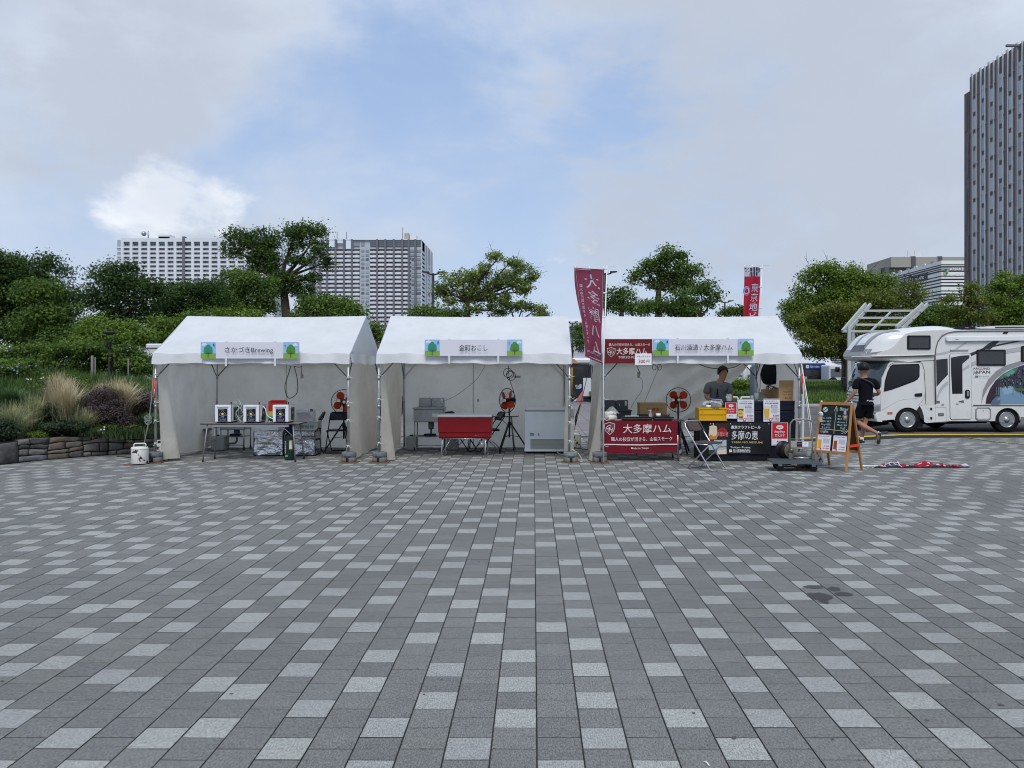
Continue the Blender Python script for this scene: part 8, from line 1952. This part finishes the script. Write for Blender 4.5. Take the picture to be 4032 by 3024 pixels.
def cloud_leaves(blobs,n,leaf,clump,fill=.35,droop=0.0):
 """leaf centres gathered in clumps spread over and through ellipsoid blobs"""
 r = RNG; vol = np.array([(b[3] * b[4] + b[3] * b[5] + b[4] * b[5]) * (b[6] if len(b) > 6 else 1) for b in blobs]); vol = vol / vol.sum()
 Cs,Ns,Ts = [],[],[]
 per = 26
 for b,f in zip(blobs,vol):
  k = max(3,int(n * f / per)); d = r.normal(size=(k,3)); d /= np.linalg.norm(d,axis=1,keepdims=True)
  rad_ = np.where(r.uniform(size=k) < fill,r.uniform(.25,.8,k),r.uniform(.78,1.04,k))
  low = d[:,2] < -.35; rad_[low] *= .8
  rad_ *= np.where(r.uniform(size=k) < .16,r.uniform(1.03,1.17,k),1.0)
  rad_ *= 1 + .16 * np.sin(d[:,0] * 5 + b[0]) * np.cos(d[:,2] * 6 + b[2]) + .08 * np.sin(d[:,1] * 11 + b[1])
  cen = np.array(b[:3]) + d * rad_[:,None] * np.array(b[3:6]); ct = np.clip(r.normal(.5,.26,k) ,0,1)
  m_ = k * per; off = r.normal(size=(m_,3)) * clump * np.array([1,1,.62]); off[:,2] -= droop * np.abs(off[:,0] + off[:,1]) * .5
  C = np.repeat(cen,per,0) + off; N_ = np.repeat(d,per,0) * .5 + off / clump * .35 + r.normal(size=(m_,3)) * .55 + np.array([0,0,.45]); N_ /= np.linalg.norm(N_,axis=1,keepdims=True)
  Cs.append(C); Ns.append(N_); Ts.append(np.repeat(ct,per) + r.normal(0,.12,m_))
 C = np.concatenate(Cs); return C,np.concatenate(Ns),leaf * RNG.uniform(.6,1.3,len(C)),np.concatenate(Ts)
def branches(b,p0,p1,r0,r1,depth=2,rr=None,k=3):
 rr = rr or random; mid = (p0 + p1) / 2 + Vector((rr.uniform(-1,1),rr.uniform(-1,1),rr.uniform(-.2,.6))) * (p1 - p0).length * .12
 b.tube([p0,mid,p1],[r0,(r0 + r1) / 2,r1],6,caps=False)
 if depth > 0:
  for _ in range(k):
   s_ = rr.uniform(.35,1); q = p0.lerp(mid,s_ * 2) if s_ < .5 else mid.lerp(p1,s_ * 2 - 1)
   L_ = (p1 - p0).length * rr.uniform(.25,.42); d = ((p1 - p0).normalized() + Vector((rr.uniform(-1,1),rr.uniform(-1,1),rr.uniform(-.4,.8)))).normalized()
   branches(b,q,q + d * L_,r1 * .8,r1 * .3,depth - 1,rr,k)
def tree(label,Y,trunk,blobs,n,kind,leaf=.10,clump=.33,fill=.35,tr=.20,cat='tree',name='tree',limbs=True,seed=1,depth=2,yr=None,zg=0.0,grp=None,side=None,cov=None,zs=1.0):
 """trunk: [(px,py)...] from foot to fork; blobs: (px, py, rx_px, rz_px[, dY, weight]) on the photograph's scale at distance Y"""
 rr = random.Random(seed); leaf *= .72; clump *= .85; k = Y / 3050; p0 = Vector((X(trunk[0][0],Y),Y,zg))
 t = thing(name,label,cat,p0,0,grp)
 bl = []
 for q in blobs:
  px,py,rx,rz = q[:4]; dy = q[4] if len(q) > 4 else rr.uniform(-.3,.3) * rx * k; wgt = q[5] if len(q) > 5 else 1
  bl.append((X(px,Y) - p0.x,dy,Z(py,Y) - p0.z,rx * k,max(rx * k * .85,.5) if yr is None else yr,rz * k * zs,wgt))
 sub = []
 for b_ in bl:     # break each mass into lumps
  m_ = 9 if b_[3] > .9 else 5
  sub.append((b_[0],b_[1],b_[2],b_[3] * .72,b_[4] * .72,b_[5] * .72,b_[6]))
  for i in range(m_):
   a = rr.uniform(0,2 * PI); e = rr.uniform(-.6,1.2); f = rr.uniform(.55,.95); s_ = rr.uniform(.22,.42)
   sub.append((b_[0] + b_[3] * f * math.cos(a) * math.cos(e * .8),b_[1] + b_[4] * f * math.sin(a),b_[2] + b_[5] * f * math.sin(e),b_[3] * s_,b_[4] * s_,b_[5] * s_ * 1.05,b_[6]))
 area = sum(PI * q[3] * q[5] for q in bl); n = int((3.0 + 3.2 * min(1,fill / .35) if cov is None else cov) * area * 1.1 / (leaf * leaf * 1.1 * .9)); n = min(int(n * .92),72000)
 C,N_,S_,T_ = cloud_leaves(sub,n,leaf,clump,fill)
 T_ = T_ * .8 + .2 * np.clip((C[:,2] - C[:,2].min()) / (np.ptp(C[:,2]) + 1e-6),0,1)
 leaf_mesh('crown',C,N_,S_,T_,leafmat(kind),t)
 if limbs:
  b = nb(BARK); tp = [Vector((X(px,Y) - p0.x,0,Z(py,Y) - p0.z)) for px,py in trunk]; tp[0] = Vector((0,0,0))
  b.tube(tp,[tr * (1 - .45 * i / max(1,len(tp) - 1)) for i in range(len(tp))],10); b.done('trunk',t)
  b = nb(BARK); top = tp[-1]
  for q in bl:
   if q[6] < .2: continue
   st = top if q[2] > top.z else tp[-2].lerp(top,.6)
   branches(b,st,Vector(q[:3]),tr * .42,tr * .10,depth,rr)
  b.done('limbs',t)
 return t
# ---- left group
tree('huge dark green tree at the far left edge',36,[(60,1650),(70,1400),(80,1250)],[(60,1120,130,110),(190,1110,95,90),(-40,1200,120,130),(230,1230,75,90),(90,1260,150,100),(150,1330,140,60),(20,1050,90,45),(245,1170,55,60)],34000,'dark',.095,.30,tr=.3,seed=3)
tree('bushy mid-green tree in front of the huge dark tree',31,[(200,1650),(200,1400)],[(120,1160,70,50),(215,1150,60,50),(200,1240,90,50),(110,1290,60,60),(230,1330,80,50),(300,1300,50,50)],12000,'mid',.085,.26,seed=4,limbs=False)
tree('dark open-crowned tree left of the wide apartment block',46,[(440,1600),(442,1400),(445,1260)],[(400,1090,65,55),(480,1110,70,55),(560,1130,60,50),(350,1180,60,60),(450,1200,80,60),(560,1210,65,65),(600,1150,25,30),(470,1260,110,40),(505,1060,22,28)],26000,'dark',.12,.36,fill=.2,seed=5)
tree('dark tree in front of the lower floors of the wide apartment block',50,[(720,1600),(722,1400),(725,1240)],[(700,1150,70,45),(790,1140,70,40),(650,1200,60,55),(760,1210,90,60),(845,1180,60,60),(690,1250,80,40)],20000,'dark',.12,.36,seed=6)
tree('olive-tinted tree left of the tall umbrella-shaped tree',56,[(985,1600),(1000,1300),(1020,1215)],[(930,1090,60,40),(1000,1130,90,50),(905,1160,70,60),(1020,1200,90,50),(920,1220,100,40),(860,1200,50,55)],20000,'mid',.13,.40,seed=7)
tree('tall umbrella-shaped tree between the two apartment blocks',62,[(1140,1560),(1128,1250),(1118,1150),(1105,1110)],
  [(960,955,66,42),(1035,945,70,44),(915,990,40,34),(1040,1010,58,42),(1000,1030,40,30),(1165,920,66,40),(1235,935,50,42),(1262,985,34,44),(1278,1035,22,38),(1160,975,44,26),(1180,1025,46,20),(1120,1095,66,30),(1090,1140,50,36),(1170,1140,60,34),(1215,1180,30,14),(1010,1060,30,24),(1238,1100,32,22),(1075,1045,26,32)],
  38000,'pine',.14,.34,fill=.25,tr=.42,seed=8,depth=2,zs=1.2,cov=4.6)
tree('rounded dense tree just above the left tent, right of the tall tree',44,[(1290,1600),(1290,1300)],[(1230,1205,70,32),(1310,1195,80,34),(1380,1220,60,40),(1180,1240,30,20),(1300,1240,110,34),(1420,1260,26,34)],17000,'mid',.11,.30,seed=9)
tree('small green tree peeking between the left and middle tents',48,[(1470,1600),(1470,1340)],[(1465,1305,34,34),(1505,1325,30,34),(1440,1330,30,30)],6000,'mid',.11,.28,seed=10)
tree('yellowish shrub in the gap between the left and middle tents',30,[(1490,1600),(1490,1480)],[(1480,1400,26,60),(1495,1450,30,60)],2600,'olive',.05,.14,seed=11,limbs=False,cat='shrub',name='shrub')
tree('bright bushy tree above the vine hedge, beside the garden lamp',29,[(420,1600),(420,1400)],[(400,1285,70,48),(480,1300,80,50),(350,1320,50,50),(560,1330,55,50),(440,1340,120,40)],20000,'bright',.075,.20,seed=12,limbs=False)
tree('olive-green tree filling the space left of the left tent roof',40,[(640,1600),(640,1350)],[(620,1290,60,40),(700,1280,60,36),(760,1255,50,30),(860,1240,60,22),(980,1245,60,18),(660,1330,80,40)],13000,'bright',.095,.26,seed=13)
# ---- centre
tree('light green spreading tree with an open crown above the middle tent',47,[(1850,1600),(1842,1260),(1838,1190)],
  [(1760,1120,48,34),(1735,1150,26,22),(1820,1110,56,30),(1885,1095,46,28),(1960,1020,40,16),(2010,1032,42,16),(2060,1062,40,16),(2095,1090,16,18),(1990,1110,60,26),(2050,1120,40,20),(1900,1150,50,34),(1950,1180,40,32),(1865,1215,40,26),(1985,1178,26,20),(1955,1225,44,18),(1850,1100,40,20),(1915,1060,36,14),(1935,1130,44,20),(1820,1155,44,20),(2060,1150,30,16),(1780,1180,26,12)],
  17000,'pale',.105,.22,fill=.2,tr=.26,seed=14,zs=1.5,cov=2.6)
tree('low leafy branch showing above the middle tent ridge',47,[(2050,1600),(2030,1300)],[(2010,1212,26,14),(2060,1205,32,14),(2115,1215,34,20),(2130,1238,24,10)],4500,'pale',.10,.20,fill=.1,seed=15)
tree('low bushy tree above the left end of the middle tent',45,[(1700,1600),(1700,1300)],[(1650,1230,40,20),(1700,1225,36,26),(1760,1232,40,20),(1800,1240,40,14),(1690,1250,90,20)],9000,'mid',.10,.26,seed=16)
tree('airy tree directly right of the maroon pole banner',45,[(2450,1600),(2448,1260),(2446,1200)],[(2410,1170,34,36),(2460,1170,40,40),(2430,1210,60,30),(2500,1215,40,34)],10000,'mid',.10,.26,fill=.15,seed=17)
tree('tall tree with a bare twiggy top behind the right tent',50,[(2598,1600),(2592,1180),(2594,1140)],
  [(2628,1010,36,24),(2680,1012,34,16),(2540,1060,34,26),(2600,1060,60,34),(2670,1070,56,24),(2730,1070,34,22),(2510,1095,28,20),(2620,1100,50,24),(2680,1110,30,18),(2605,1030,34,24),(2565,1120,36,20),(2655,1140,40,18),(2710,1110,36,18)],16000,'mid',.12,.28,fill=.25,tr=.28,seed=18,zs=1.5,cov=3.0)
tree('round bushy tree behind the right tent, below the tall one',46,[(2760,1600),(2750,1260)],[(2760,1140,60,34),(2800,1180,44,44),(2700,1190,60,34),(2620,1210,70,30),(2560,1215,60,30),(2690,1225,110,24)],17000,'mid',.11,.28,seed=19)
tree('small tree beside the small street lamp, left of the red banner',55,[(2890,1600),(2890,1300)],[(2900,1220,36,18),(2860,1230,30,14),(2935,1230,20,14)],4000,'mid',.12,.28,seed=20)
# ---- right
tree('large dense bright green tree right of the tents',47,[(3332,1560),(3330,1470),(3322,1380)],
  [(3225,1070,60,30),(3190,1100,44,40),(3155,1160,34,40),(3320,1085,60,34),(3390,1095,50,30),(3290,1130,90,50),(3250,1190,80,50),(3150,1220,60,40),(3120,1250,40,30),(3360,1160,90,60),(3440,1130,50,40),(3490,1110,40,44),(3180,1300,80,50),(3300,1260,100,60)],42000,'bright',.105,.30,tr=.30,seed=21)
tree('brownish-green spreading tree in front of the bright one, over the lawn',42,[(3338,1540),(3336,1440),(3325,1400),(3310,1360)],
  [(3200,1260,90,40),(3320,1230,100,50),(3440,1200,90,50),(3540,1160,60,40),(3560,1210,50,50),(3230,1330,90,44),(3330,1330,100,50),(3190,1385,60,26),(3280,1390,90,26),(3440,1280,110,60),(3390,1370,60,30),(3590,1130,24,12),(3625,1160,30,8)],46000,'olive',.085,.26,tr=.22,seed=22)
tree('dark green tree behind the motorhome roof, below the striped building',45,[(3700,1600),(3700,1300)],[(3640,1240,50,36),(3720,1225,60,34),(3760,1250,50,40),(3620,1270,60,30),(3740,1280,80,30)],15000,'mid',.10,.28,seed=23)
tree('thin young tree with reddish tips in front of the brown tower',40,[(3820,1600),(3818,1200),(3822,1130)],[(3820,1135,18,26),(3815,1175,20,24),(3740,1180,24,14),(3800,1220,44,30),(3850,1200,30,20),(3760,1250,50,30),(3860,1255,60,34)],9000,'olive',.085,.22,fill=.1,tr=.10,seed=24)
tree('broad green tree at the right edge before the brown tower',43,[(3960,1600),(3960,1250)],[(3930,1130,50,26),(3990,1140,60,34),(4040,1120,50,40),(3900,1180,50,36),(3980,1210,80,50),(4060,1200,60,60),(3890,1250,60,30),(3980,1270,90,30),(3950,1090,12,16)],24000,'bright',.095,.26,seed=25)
tree('bushes seen through the opening at the back of the right tent',40,[(2880,1600),(2880,1540)],[(2860,1515,40,20),(2910,1510,40,22),(2950,1520,36,18),(2990,1512,36,20)],6000,'bright',.06,.16,seed=26,limbs=False,cat='bush',name='bush')
tree('leafy sprig hanging right of the station lettering',38,[(2290,1600),(2288,1350)],[(2285,1290,14,12),(2278,1320,16,18),(2292,1350,12,14)],900,'mid',.08,.18,fill=.1,seed=27,limbs=False,cat='branch',name='branch')
# ---- planted bed with its stone wall, left
WP = [(-12.6,9.4),(-11.2,11.3),(-10.15,12.7),(-9.37,13.6),(-9.12,14.2),(-8.73,14.75),(-8.1,15.5),(-7.45,15.95),(-6.9,16.2)]
def wall_pt(s_):
 acc = 0
 for (a,b_),(c,d) in zip(WP,WP[1:]):
  L_ = math.hypot(c - a,d - b_)
  if acc + L_ >= s_: k = (s_ - acc) / L_; return Vector((a + (c - a) * k,b_ + (d - b_) * k,0)),Vector((c - a,d - b_,0)).normalized()
  acc += L_
 return Vector((*WP[-1],0)),Vector((WP[-1][0] - WP[-2][0],WP[-1][1] - WP[-2][1],0)).normalized()
LW = sum(math.hypot(c - a,d - b_) for (a,b_),(c,d) in zip(WP,WP[1:]))
STM = [mat('stone_grey_brown',(.165,.155,.138),.85,var=.35,vscale=6,bump=.9,bscale=14,bdist=.02,dirt=(.20,.19,.17),dscale=7,damt=.6),mat('stone_rust',(.145,.115,.088),.85,var=.35,vscale=6,bump=.9,bscale=14,bdist=.02,dirt=(.06,.06,.06),dscale=6,damt=.6),
  mat('stone_blue_grey',(.135,.143,.15),.85,var=.35,vscale=6,bump=.9,bscale=14,bdist=.02,dirt=(.19,.19,.18),dscale=6,damt=.5),mat('stone_dark',(.085,.082,.08),.85,var=.35,vscale=6,bump=.9,bscale=14,bdist=.02)]
sw = thing('stone_wall','low dry-stone retaining wall of brown and grey blocks in front of the planted bed','wall',(0,0,0))
core = nb(mat('wall_core',(.03,.028,.026),.95)); K_ = 60
core.grid(lambda u,v: (lambda p_,d_: tuple(p_ + Vector((-d_.y,d_.x,0)) * (.03 + 0 * v) + Vector((0,0,.40 * v))))(*wall_pt(u * (LW - .01) + .005)),K_,2); core.done('wall_core',sw)
rs = random.Random(9)
def stone(s0,s1,z0,z1,m,pr):
 """one block set in the face of the wall"""
 b = nb(m); nu_,nv_ = 5,4; sd = rs.uniform(0,50); V = []
 for k,dep in ((0,.02),(1,-.16)):
  g = []
  for j in range(nv_ + 1):
   for i in range(nu_ + 1):
    u,v = i / nu_,j / nv_; ex = max(abs(2 * u - 1),abs(2 * v - 1)); sv = s0 + .008 + (s1 - s0 - .016) * u; p_,d_ = wall_pt(max(.01,min(LW - .01,sv + .05 * nz3(sv * 1.7,(z0 + (z1 - z0) * v) * 6,7)))); nn = Vector((d_.y,-d_.x,0))
    o_ = (pr * (1 - ex ** 8) + .014 * nz3(u * 2.5 + sd,v * 2.5,1) + .006) if k == 0 else dep
    zz = z0 + .007 + (z1 - z0 - .014) * v; zz += .075 * nz3(sv * 1.6,zz * 3,3) * min(1,zz * 6) + (.014 * nz3(u * 2 + sd,v,5) if k == 0 else 0)
    cu = .005 if (i in (0,nu_) and j in (0,nv_)) else 0
    g.append(b.bm.verts.new(p_ + nn * o_ + Vector((0,0,zz - cu * (1 if j else -1)))))
  V.append(g)
 A,C = V; st = nu_ + 1
 for j in range(nv_):
  for i in range(nu_): f = b.bm.faces.new((A[j * st + i],A[j * st + i + 1],A[(j + 1) * st + i + 1],A[(j + 1) * st + i])); f.smooth = True
 loop = [i for i in range(st)] + [j * st + nu_ for j in range(1,nv_ + 1)] + [nv_ * st + i for i in range(nu_ - 1,-1,-1)] + [j * st for j in range(nv_ - 1,0,-1)]
 for a,c in zip(loop,loop[1:] + loop[:1]): b.bm.faces.new((A[a],C[a],C[c],A[c]))
 b.done('stone',sw)
s_ = .3
while s_ < LW - .1:
 big = s_ < 5.6
 if big:
  w_ = rs.uniform(.28,.50); zs = [0,rs.uniform(.15,.25),.40 + rs.uniform(-.02,.02)] if rs.random() < .75 else [0,.40]
 else:
  w_ = rs.uniform(.42,.75); zs = [0] + sorted([rs.uniform(.08,.12),rs.uniform(.19,.23),rs.uniform(.29,.33)]) + [.40 + rs.uniform(-.015,.02)]
 e_ = min(LW,s_ + w_)
 for z0,z1 in zip(zs,zs[1:]):
  if big or rs.random() < .25: cuts = [s_,e_]
  else: c_ = s_ + (e_ - s_) * rs.uniform(.3,.7); cuts = [s_,c_,e_]
  for a,c in zip(cuts,cuts[1:]): stone(a,c,z0,z1,rs.choice(STM if not big else [STM[0],STM[2],STM[3],STM[0]]),rs.uniform(.004,.016))
 s_ = e_
# blue-grey coping slab at the right end
cp = nb(mat('coping_slate',(.12,.145,.155),.7,var=.2)); cp.prism([(-8.55,15.5),(-8.3,15.35),(-6.7,16.15),(-6.9,16.5)],.03,o=(0,0,.42),u=(1,0,0),v=(0,1,0),n=(0,0,1)); cp.done('coping',sw)
BEDM = mat('bed_soil',(.035,.028,.020),.95,var=.4,vscale=4,bump=.8,bscale=18,bdist=.03)
def bed_z(x,y):
 """ground of the bed: level with the wall, rising to the hedge"""
 d = max(0,(y - 13.4) - (x + 9.4) * .9); return .36 + .085 * min(d,12) + .04 * nz3(x * .8,y * .8,0)
bd = nb(BEDM)
def bedf(u,v):
 p_,d_ = wall_pt(u * (LW - .01) + .005); nn = Vector((-d_.y,d_.x,0)); x = p_.x + nn.x * .04 - 9.5 * v ; y = p_.y + nn.y * .04 + 13.0 * v
 return (x,y,bed_z(x,y) if v > 0 else .36)
bd.grid(bedf,50,30); struct(bd.done('planting_bed',normals=True))
b = nb(BEDM); b.grid(lambda u,v: (-30 + 25 * u,22 + 30 * v,1.0 + .1 * math.sin(u * 9)),10,10); struct(b.done('ground_behind_bed'))
def tuft(px,pyb,Y,h,spread,n,col,label,w=.006,seed=1,name='grass_clump',cat='grass',mname=None,nbend=4,up=.55):
 """arching blades fanning out of one foot"""
 r = np.random.default_rng(seed); x,z = X(px,Y),Z(pyb,Y); t0 = Vector((x,Y,z)); a = r.uniform(0,2 * PI,n); ln = h * r.uniform(.55,1.1,n); sp = spread * r.uniform(.05,1,n) ** .8
 V,F,T_ = [],[],[]; pts = np.linspace(0,1,nbend + 1)
 foot = r.normal(0,.035 + spread * .08,(n,2))
 for i in range(n):
  ca,sa = math.cos(a[i]),math.sin(a[i]); base = len(V)
  for k,q in enumerate(pts):
   rr_ = sp[i] * q ** 1.7; zz = ln[i] * (q - .28 * (sp[i] / spread) * q ** 3); ww = w * (1 - .85 * q); wa = a[i] + PI / 2 + .4
   cx_,cy_ = foot[i,0] + ca * rr_,foot[i,1] + sa * rr_
   V += [(cx_ - ww * math.cos(wa),cy_ - ww * math.sin(wa),zz),(cx_ + ww * math.cos(wa),cy_ + ww * math.sin(wa),zz)]; T_ += [min(1,q * .9 + r.uniform(0,.25))] * 2
  for k in range(nbend): F.append((base + 2 * k,base + 2 * k + 1,base + 2 * k + 3,base + 2 * k + 2))
 me = bpy.data.meshes.new(name); me.from_pydata(V,[],F); at = me.attributes.new('tint','FLOAT','POINT'); at.data.foreach_set('value',np.array(T_,dtype=np.float32)); me.materials.append(col)
 o = link(name,me,None,t0); return tag(o,label,cat,'clumps of ornamental grass in the bed')
def grad(name,c0,c1):
 if name in MATS: return MATS[name]
 m = bpy.data.materials.new(name); m.use_nodes = True; t = m.node_tree; b_ = t.nodes['Principled BSDF']; b_.inputs['Roughness'].default_value = .7; at = t.nodes.new('ShaderNodeAttribute'); at.attribute_name = 'tint'; mx = t.nodes.new('ShaderNodeMix'); mx.data_type = 'RGBA'
 t.links.new(at.outputs['Fac'],mx.inputs[0]); mx.inputs[6].default_value = (*c0,1); mx.inputs[7].default_value = (*c1,1); t.links.new(mx.outputs[2],b_.inputs['Base Color']); MATS[name] = m; return m
TAN = grad('feather_grass',(.075,.115,.035),(.58,.48,.30)); TAN2 = grad('feather_grass_green',(.06,.11,.03),(.36,.36,.18)); GRN = grad('tuft_green',(.035,.08,.022),(.07,.15,.035))
tuft(255,1690,15.2,1.02,.52,900,TAN,'tallest pale feather grass clump, left of centre in the bed',seed=1,w=.0075)
tuft(225,1640,16.0,.95,.40,700,TAN,'pale feather grass clump rising behind the tallest one',seed=2,w=.007)
tuft(465,1650,15.9,.86,.56,1000,TAN,'golden feather grass clump just left of the purple bush',seed=3,w=.008)
tuft(400,1640,16.6,.80,.45,600,TAN,'golden feather grass clump between the tallest clump and the purple bush',seed=4,w=.007)
tuft(40,1730,14.2,.72,.50,800,TAN2,'greenish feather grass clump at the left edge',seed=5,w=.005)
tuft(130,1710,14.9,.85,.40,600,TAN2,'greenish feather grass clump left of the tallest one',seed=6,w=.005)
tuft(330,1700,15.0,.50,.35,500,TAN2,'low greenish grass at the foot of the tallest feather grass',seed=16,w=.005)
tuft(505,1640,17.2,.75,.35,500,TAN2,'thin straw-coloured grass behind the purple bush',seed=7,w=.004)
tuft(600,1640,17.0,.55,.3,400,TAN,'straw-coloured grass close to the left tent',seed=8,w=.004)
tuft(585,1700,15.9,.42,.30,1100,GRN,'dense green grass tuft beside the slate coping',seed=9,w=.006)
tuft(45,1610,16.2,.50,.42,1300,GRN,'fluffy bright green tuft at the left edge',seed=10,w=.004)
def bush(label,px,py,rx,rz,Y,n,m,leaf,clump,seed,cat='bush',fill=.4,stems=0,name='bush',grp='bushes in the planted bed'):
 k = Y / 3050; rr = random.Random(seed); o = Vector((X(px,Y),Y,max(.2,Z(py + rz,Y)))); t = thing(name,label,cat,o,0,grp); c = Vector((0,0,Z(py,Y) - o.z)); sub = [(c.x,0,c.z,rx * k * .8,rx * k * .7,rz * k * .8)]
 for i in range(8): a = rr.uniform(0,2 * PI); e = rr.uniform(-.5,1.3); sub.append((c.x + rx * k * .6 * math.cos(a) * math.cos(e),rx * k * .5 * math.sin(a),c.z + rz * k * .6 * math.sin(e),rx * k * .42,rx * k * .4,rz * k * .42))
 C,N_,S_,T_ = cloud_leaves(sub,n,leaf,clump,fill); leaf_mesh('foliage',C,N_,S_,T_,m,t)
 if stems:
  b = nb(mat('reddish_stem',(.13,.055,.03),.8))
  for i in range(stems): a = rr.uniform(-.8,.8); b.tube([(.02 * a,0,0),(rx * k * a * .8,rr.uniform(-.1,.1),c.z + rz * k * .6)],.006,4)
  o2 = b.done('stems',t); o2['kind'] = 'stuff'
 return t
PUR = mat('leaves_purple',(.080,.062,.064),.7,var=.5,attr='tint',transl=.15); RBM = mat('leaves_red_brown',(.12,.08,.05),.7,var=.5,attr='tint',transl=.2); DG = mat('leaves_deep',(.028,.050,.022),.6,var=.55,attr='tint',transl=.2)
bush('large dark purple bush in the middle of the bed',400,1615,88,92,15.5,19000,PUR,.018,.05,31)
bush('lower dark purple shrub right of the large one',480,1670,60,40,15.7,5000,PUR,.018,.05,32)
bush('reddish-brown twiggy shrub right of the purple bush',500,1600,48,70,16.4,4500,RBM,.016,.05,33,stems=14,fill=.2)
bush('grey-purple twiggy shrub nearest the left tent',560,1590,50,56,16.8,4500,PUR,.018,.06,34,fill=.2,stems=6)
bush('dark leafy shrub left of the purple bush',240,1640,70,50,15.3,6000,DG,.030,.06,35)
bush('dark leafy ground cover in front of the purple bush',250,1690,110,28,14.9,7000,DG,.026,.05,36)
bush('dark leafy shrub at the far left end of the wall',10,1700,60,44,13.9,5000,DG,.030,.06,37)
bush('bright green low plant on top of the wall',155,1715,46,14,14.5,2600,leafmat('bright'),.022,.04,38)
bush('low green plant with white flowers above the wall',400,1692,66,14,15.2,3000,leafmat('mid'),.020,.045,39)
bush('yellow-green low plant next to the slate coping',500,1690,60,14,15.6,2600,leafmat('olive'),.020,.04,40)
bush('mid-green shrub with blue flowers at the left of the bed',60,1470,90,60,19.0,11000,leafmat('mid'),.035,.08,41)
bush('mid-green shrub behind the feather grass',250,1520,110,40,18.0,9000,leafmat('mid'),.032,.08,42)
tree('vine-covered hedge along the back of the bed',22.5,[(280,1600),(280,1500)],[(40,1410,70,50),(130,1400,60,55),(210,1400,70,55),(300,1395,80,50),(390,1400,70,50),(470,1410,80,50),(545,1420,60,60),(590,1460,26,50),(350,1380,150,24),(90,1440,140,40),(330,1450,120,40),(480,1460,90,40),(220,1470,140,40)],34000,'mid',.055,.13,seed=43,limbs=False,cat='hedge',name='hedge',yr=.7)
for i,px in enumerate((363,375,505)):
 b = nb(mat('hedge_post',(.16,.155,.15),.8)); b.tube([(X(px,21.2),21.2,.7),(X(px,21.2),21.2,Z(1400 + 6 * i,21.2))],.035 if i == 0 else .018,8); tag(b.done('hedge_post'),('thick grey post in front of the vine hedge','thin stake just right of the thick hedge post','thin stake in the hedge near the left tent')[i],'post')
# tall weeds and flower heads
def wz(x,y): return bed_z(x,y)
def warea(r,n):
 px = r.uniform(-80,640,n); Y_ = r.uniform(17.2,20.8,n); return np.stack([(px - 2101) * Y_ / 3050,Y_],1)
o = blades('tall_weeds',16000,warea,.50,.022,(.075,.135,.035),51,wz,var=.55,lean=.5); tag(o,'tall green weeds filling the bed in front of the hedge','weeds',kind='stuff')
def warea2(r,n):
 px = r.uniform(-80,620,n); Y_ = r.uniform(14.3,17.4,n); return np.stack([(px - 2101) * Y_ / 3050 - .15,Y_ + .45],1)
o = blades('bed_ground_cover',9000,warea2,.16,.03,(.040,.070,.024),52,wz,var=.6,lean=.9); tag(o,'low green ground cover between the shrubs of the bed','ground cover',kind='stuff')
BLUF = mat('flower_blue',(.20,.25,.46),.7); WHF = mat('flower_white',(.66,.66,.60),.7)
def flowers(label,spots,m,r_,Y,cat='flowers'):
 t = thing('flower_heads',label,cat,(X(spots[0][0],Y),Y,Z(spots[0][1],Y))); o_ = Vector(t.location); rr = random.Random(len(spots))
 for px,py in spots:
  b = nb(m); c = Vector((X(px,Y),Y + rr.uniform(-.1,.1),Z(py,Y))) - o_
  for k in range(7):
   a = k * 2 * PI / 7; d = Vector((math.cos(a),-.4,math.sin(a) * .8 + .2)) * r_; q = Vector((-math.sin(a),.1,math.cos(a))) * r_ * .35
   b.face([c,c + d * .6 + q,c + d,c + d * .6 - q])
  b.done('flower',t)
flowers('blue flower heads scattered over the left shrubs',[(68,1444),(58,1458),(48,1450),(82,1432),(110,1440),(136,1440),(28,1448),(76,1470),(70,1462),(14,1446)],BLUF,.026,17.9)
flowers('blue flower heads above the feather grass',[(195,1501),(168,1507),(220,1512),(252,1517),(235,1528),(182,1530),(215,1494),(250,1494)],BLUF,.026,17.0)
flowers('small white flowers on the low plants above the wall',[(325,1708),(312,1700),(360,1704),(390,1697),(368,1700),(396,1692),(415,1704),(340,1712),(380,1708),(405,1682),(420,1690)],WHF,.022,14.9)
flowers('pale seed heads near the tall feather grass',[(160,1490),(100,1492),(105,1494),(112,1493),(166,1486)],WHF,.02,16.4)
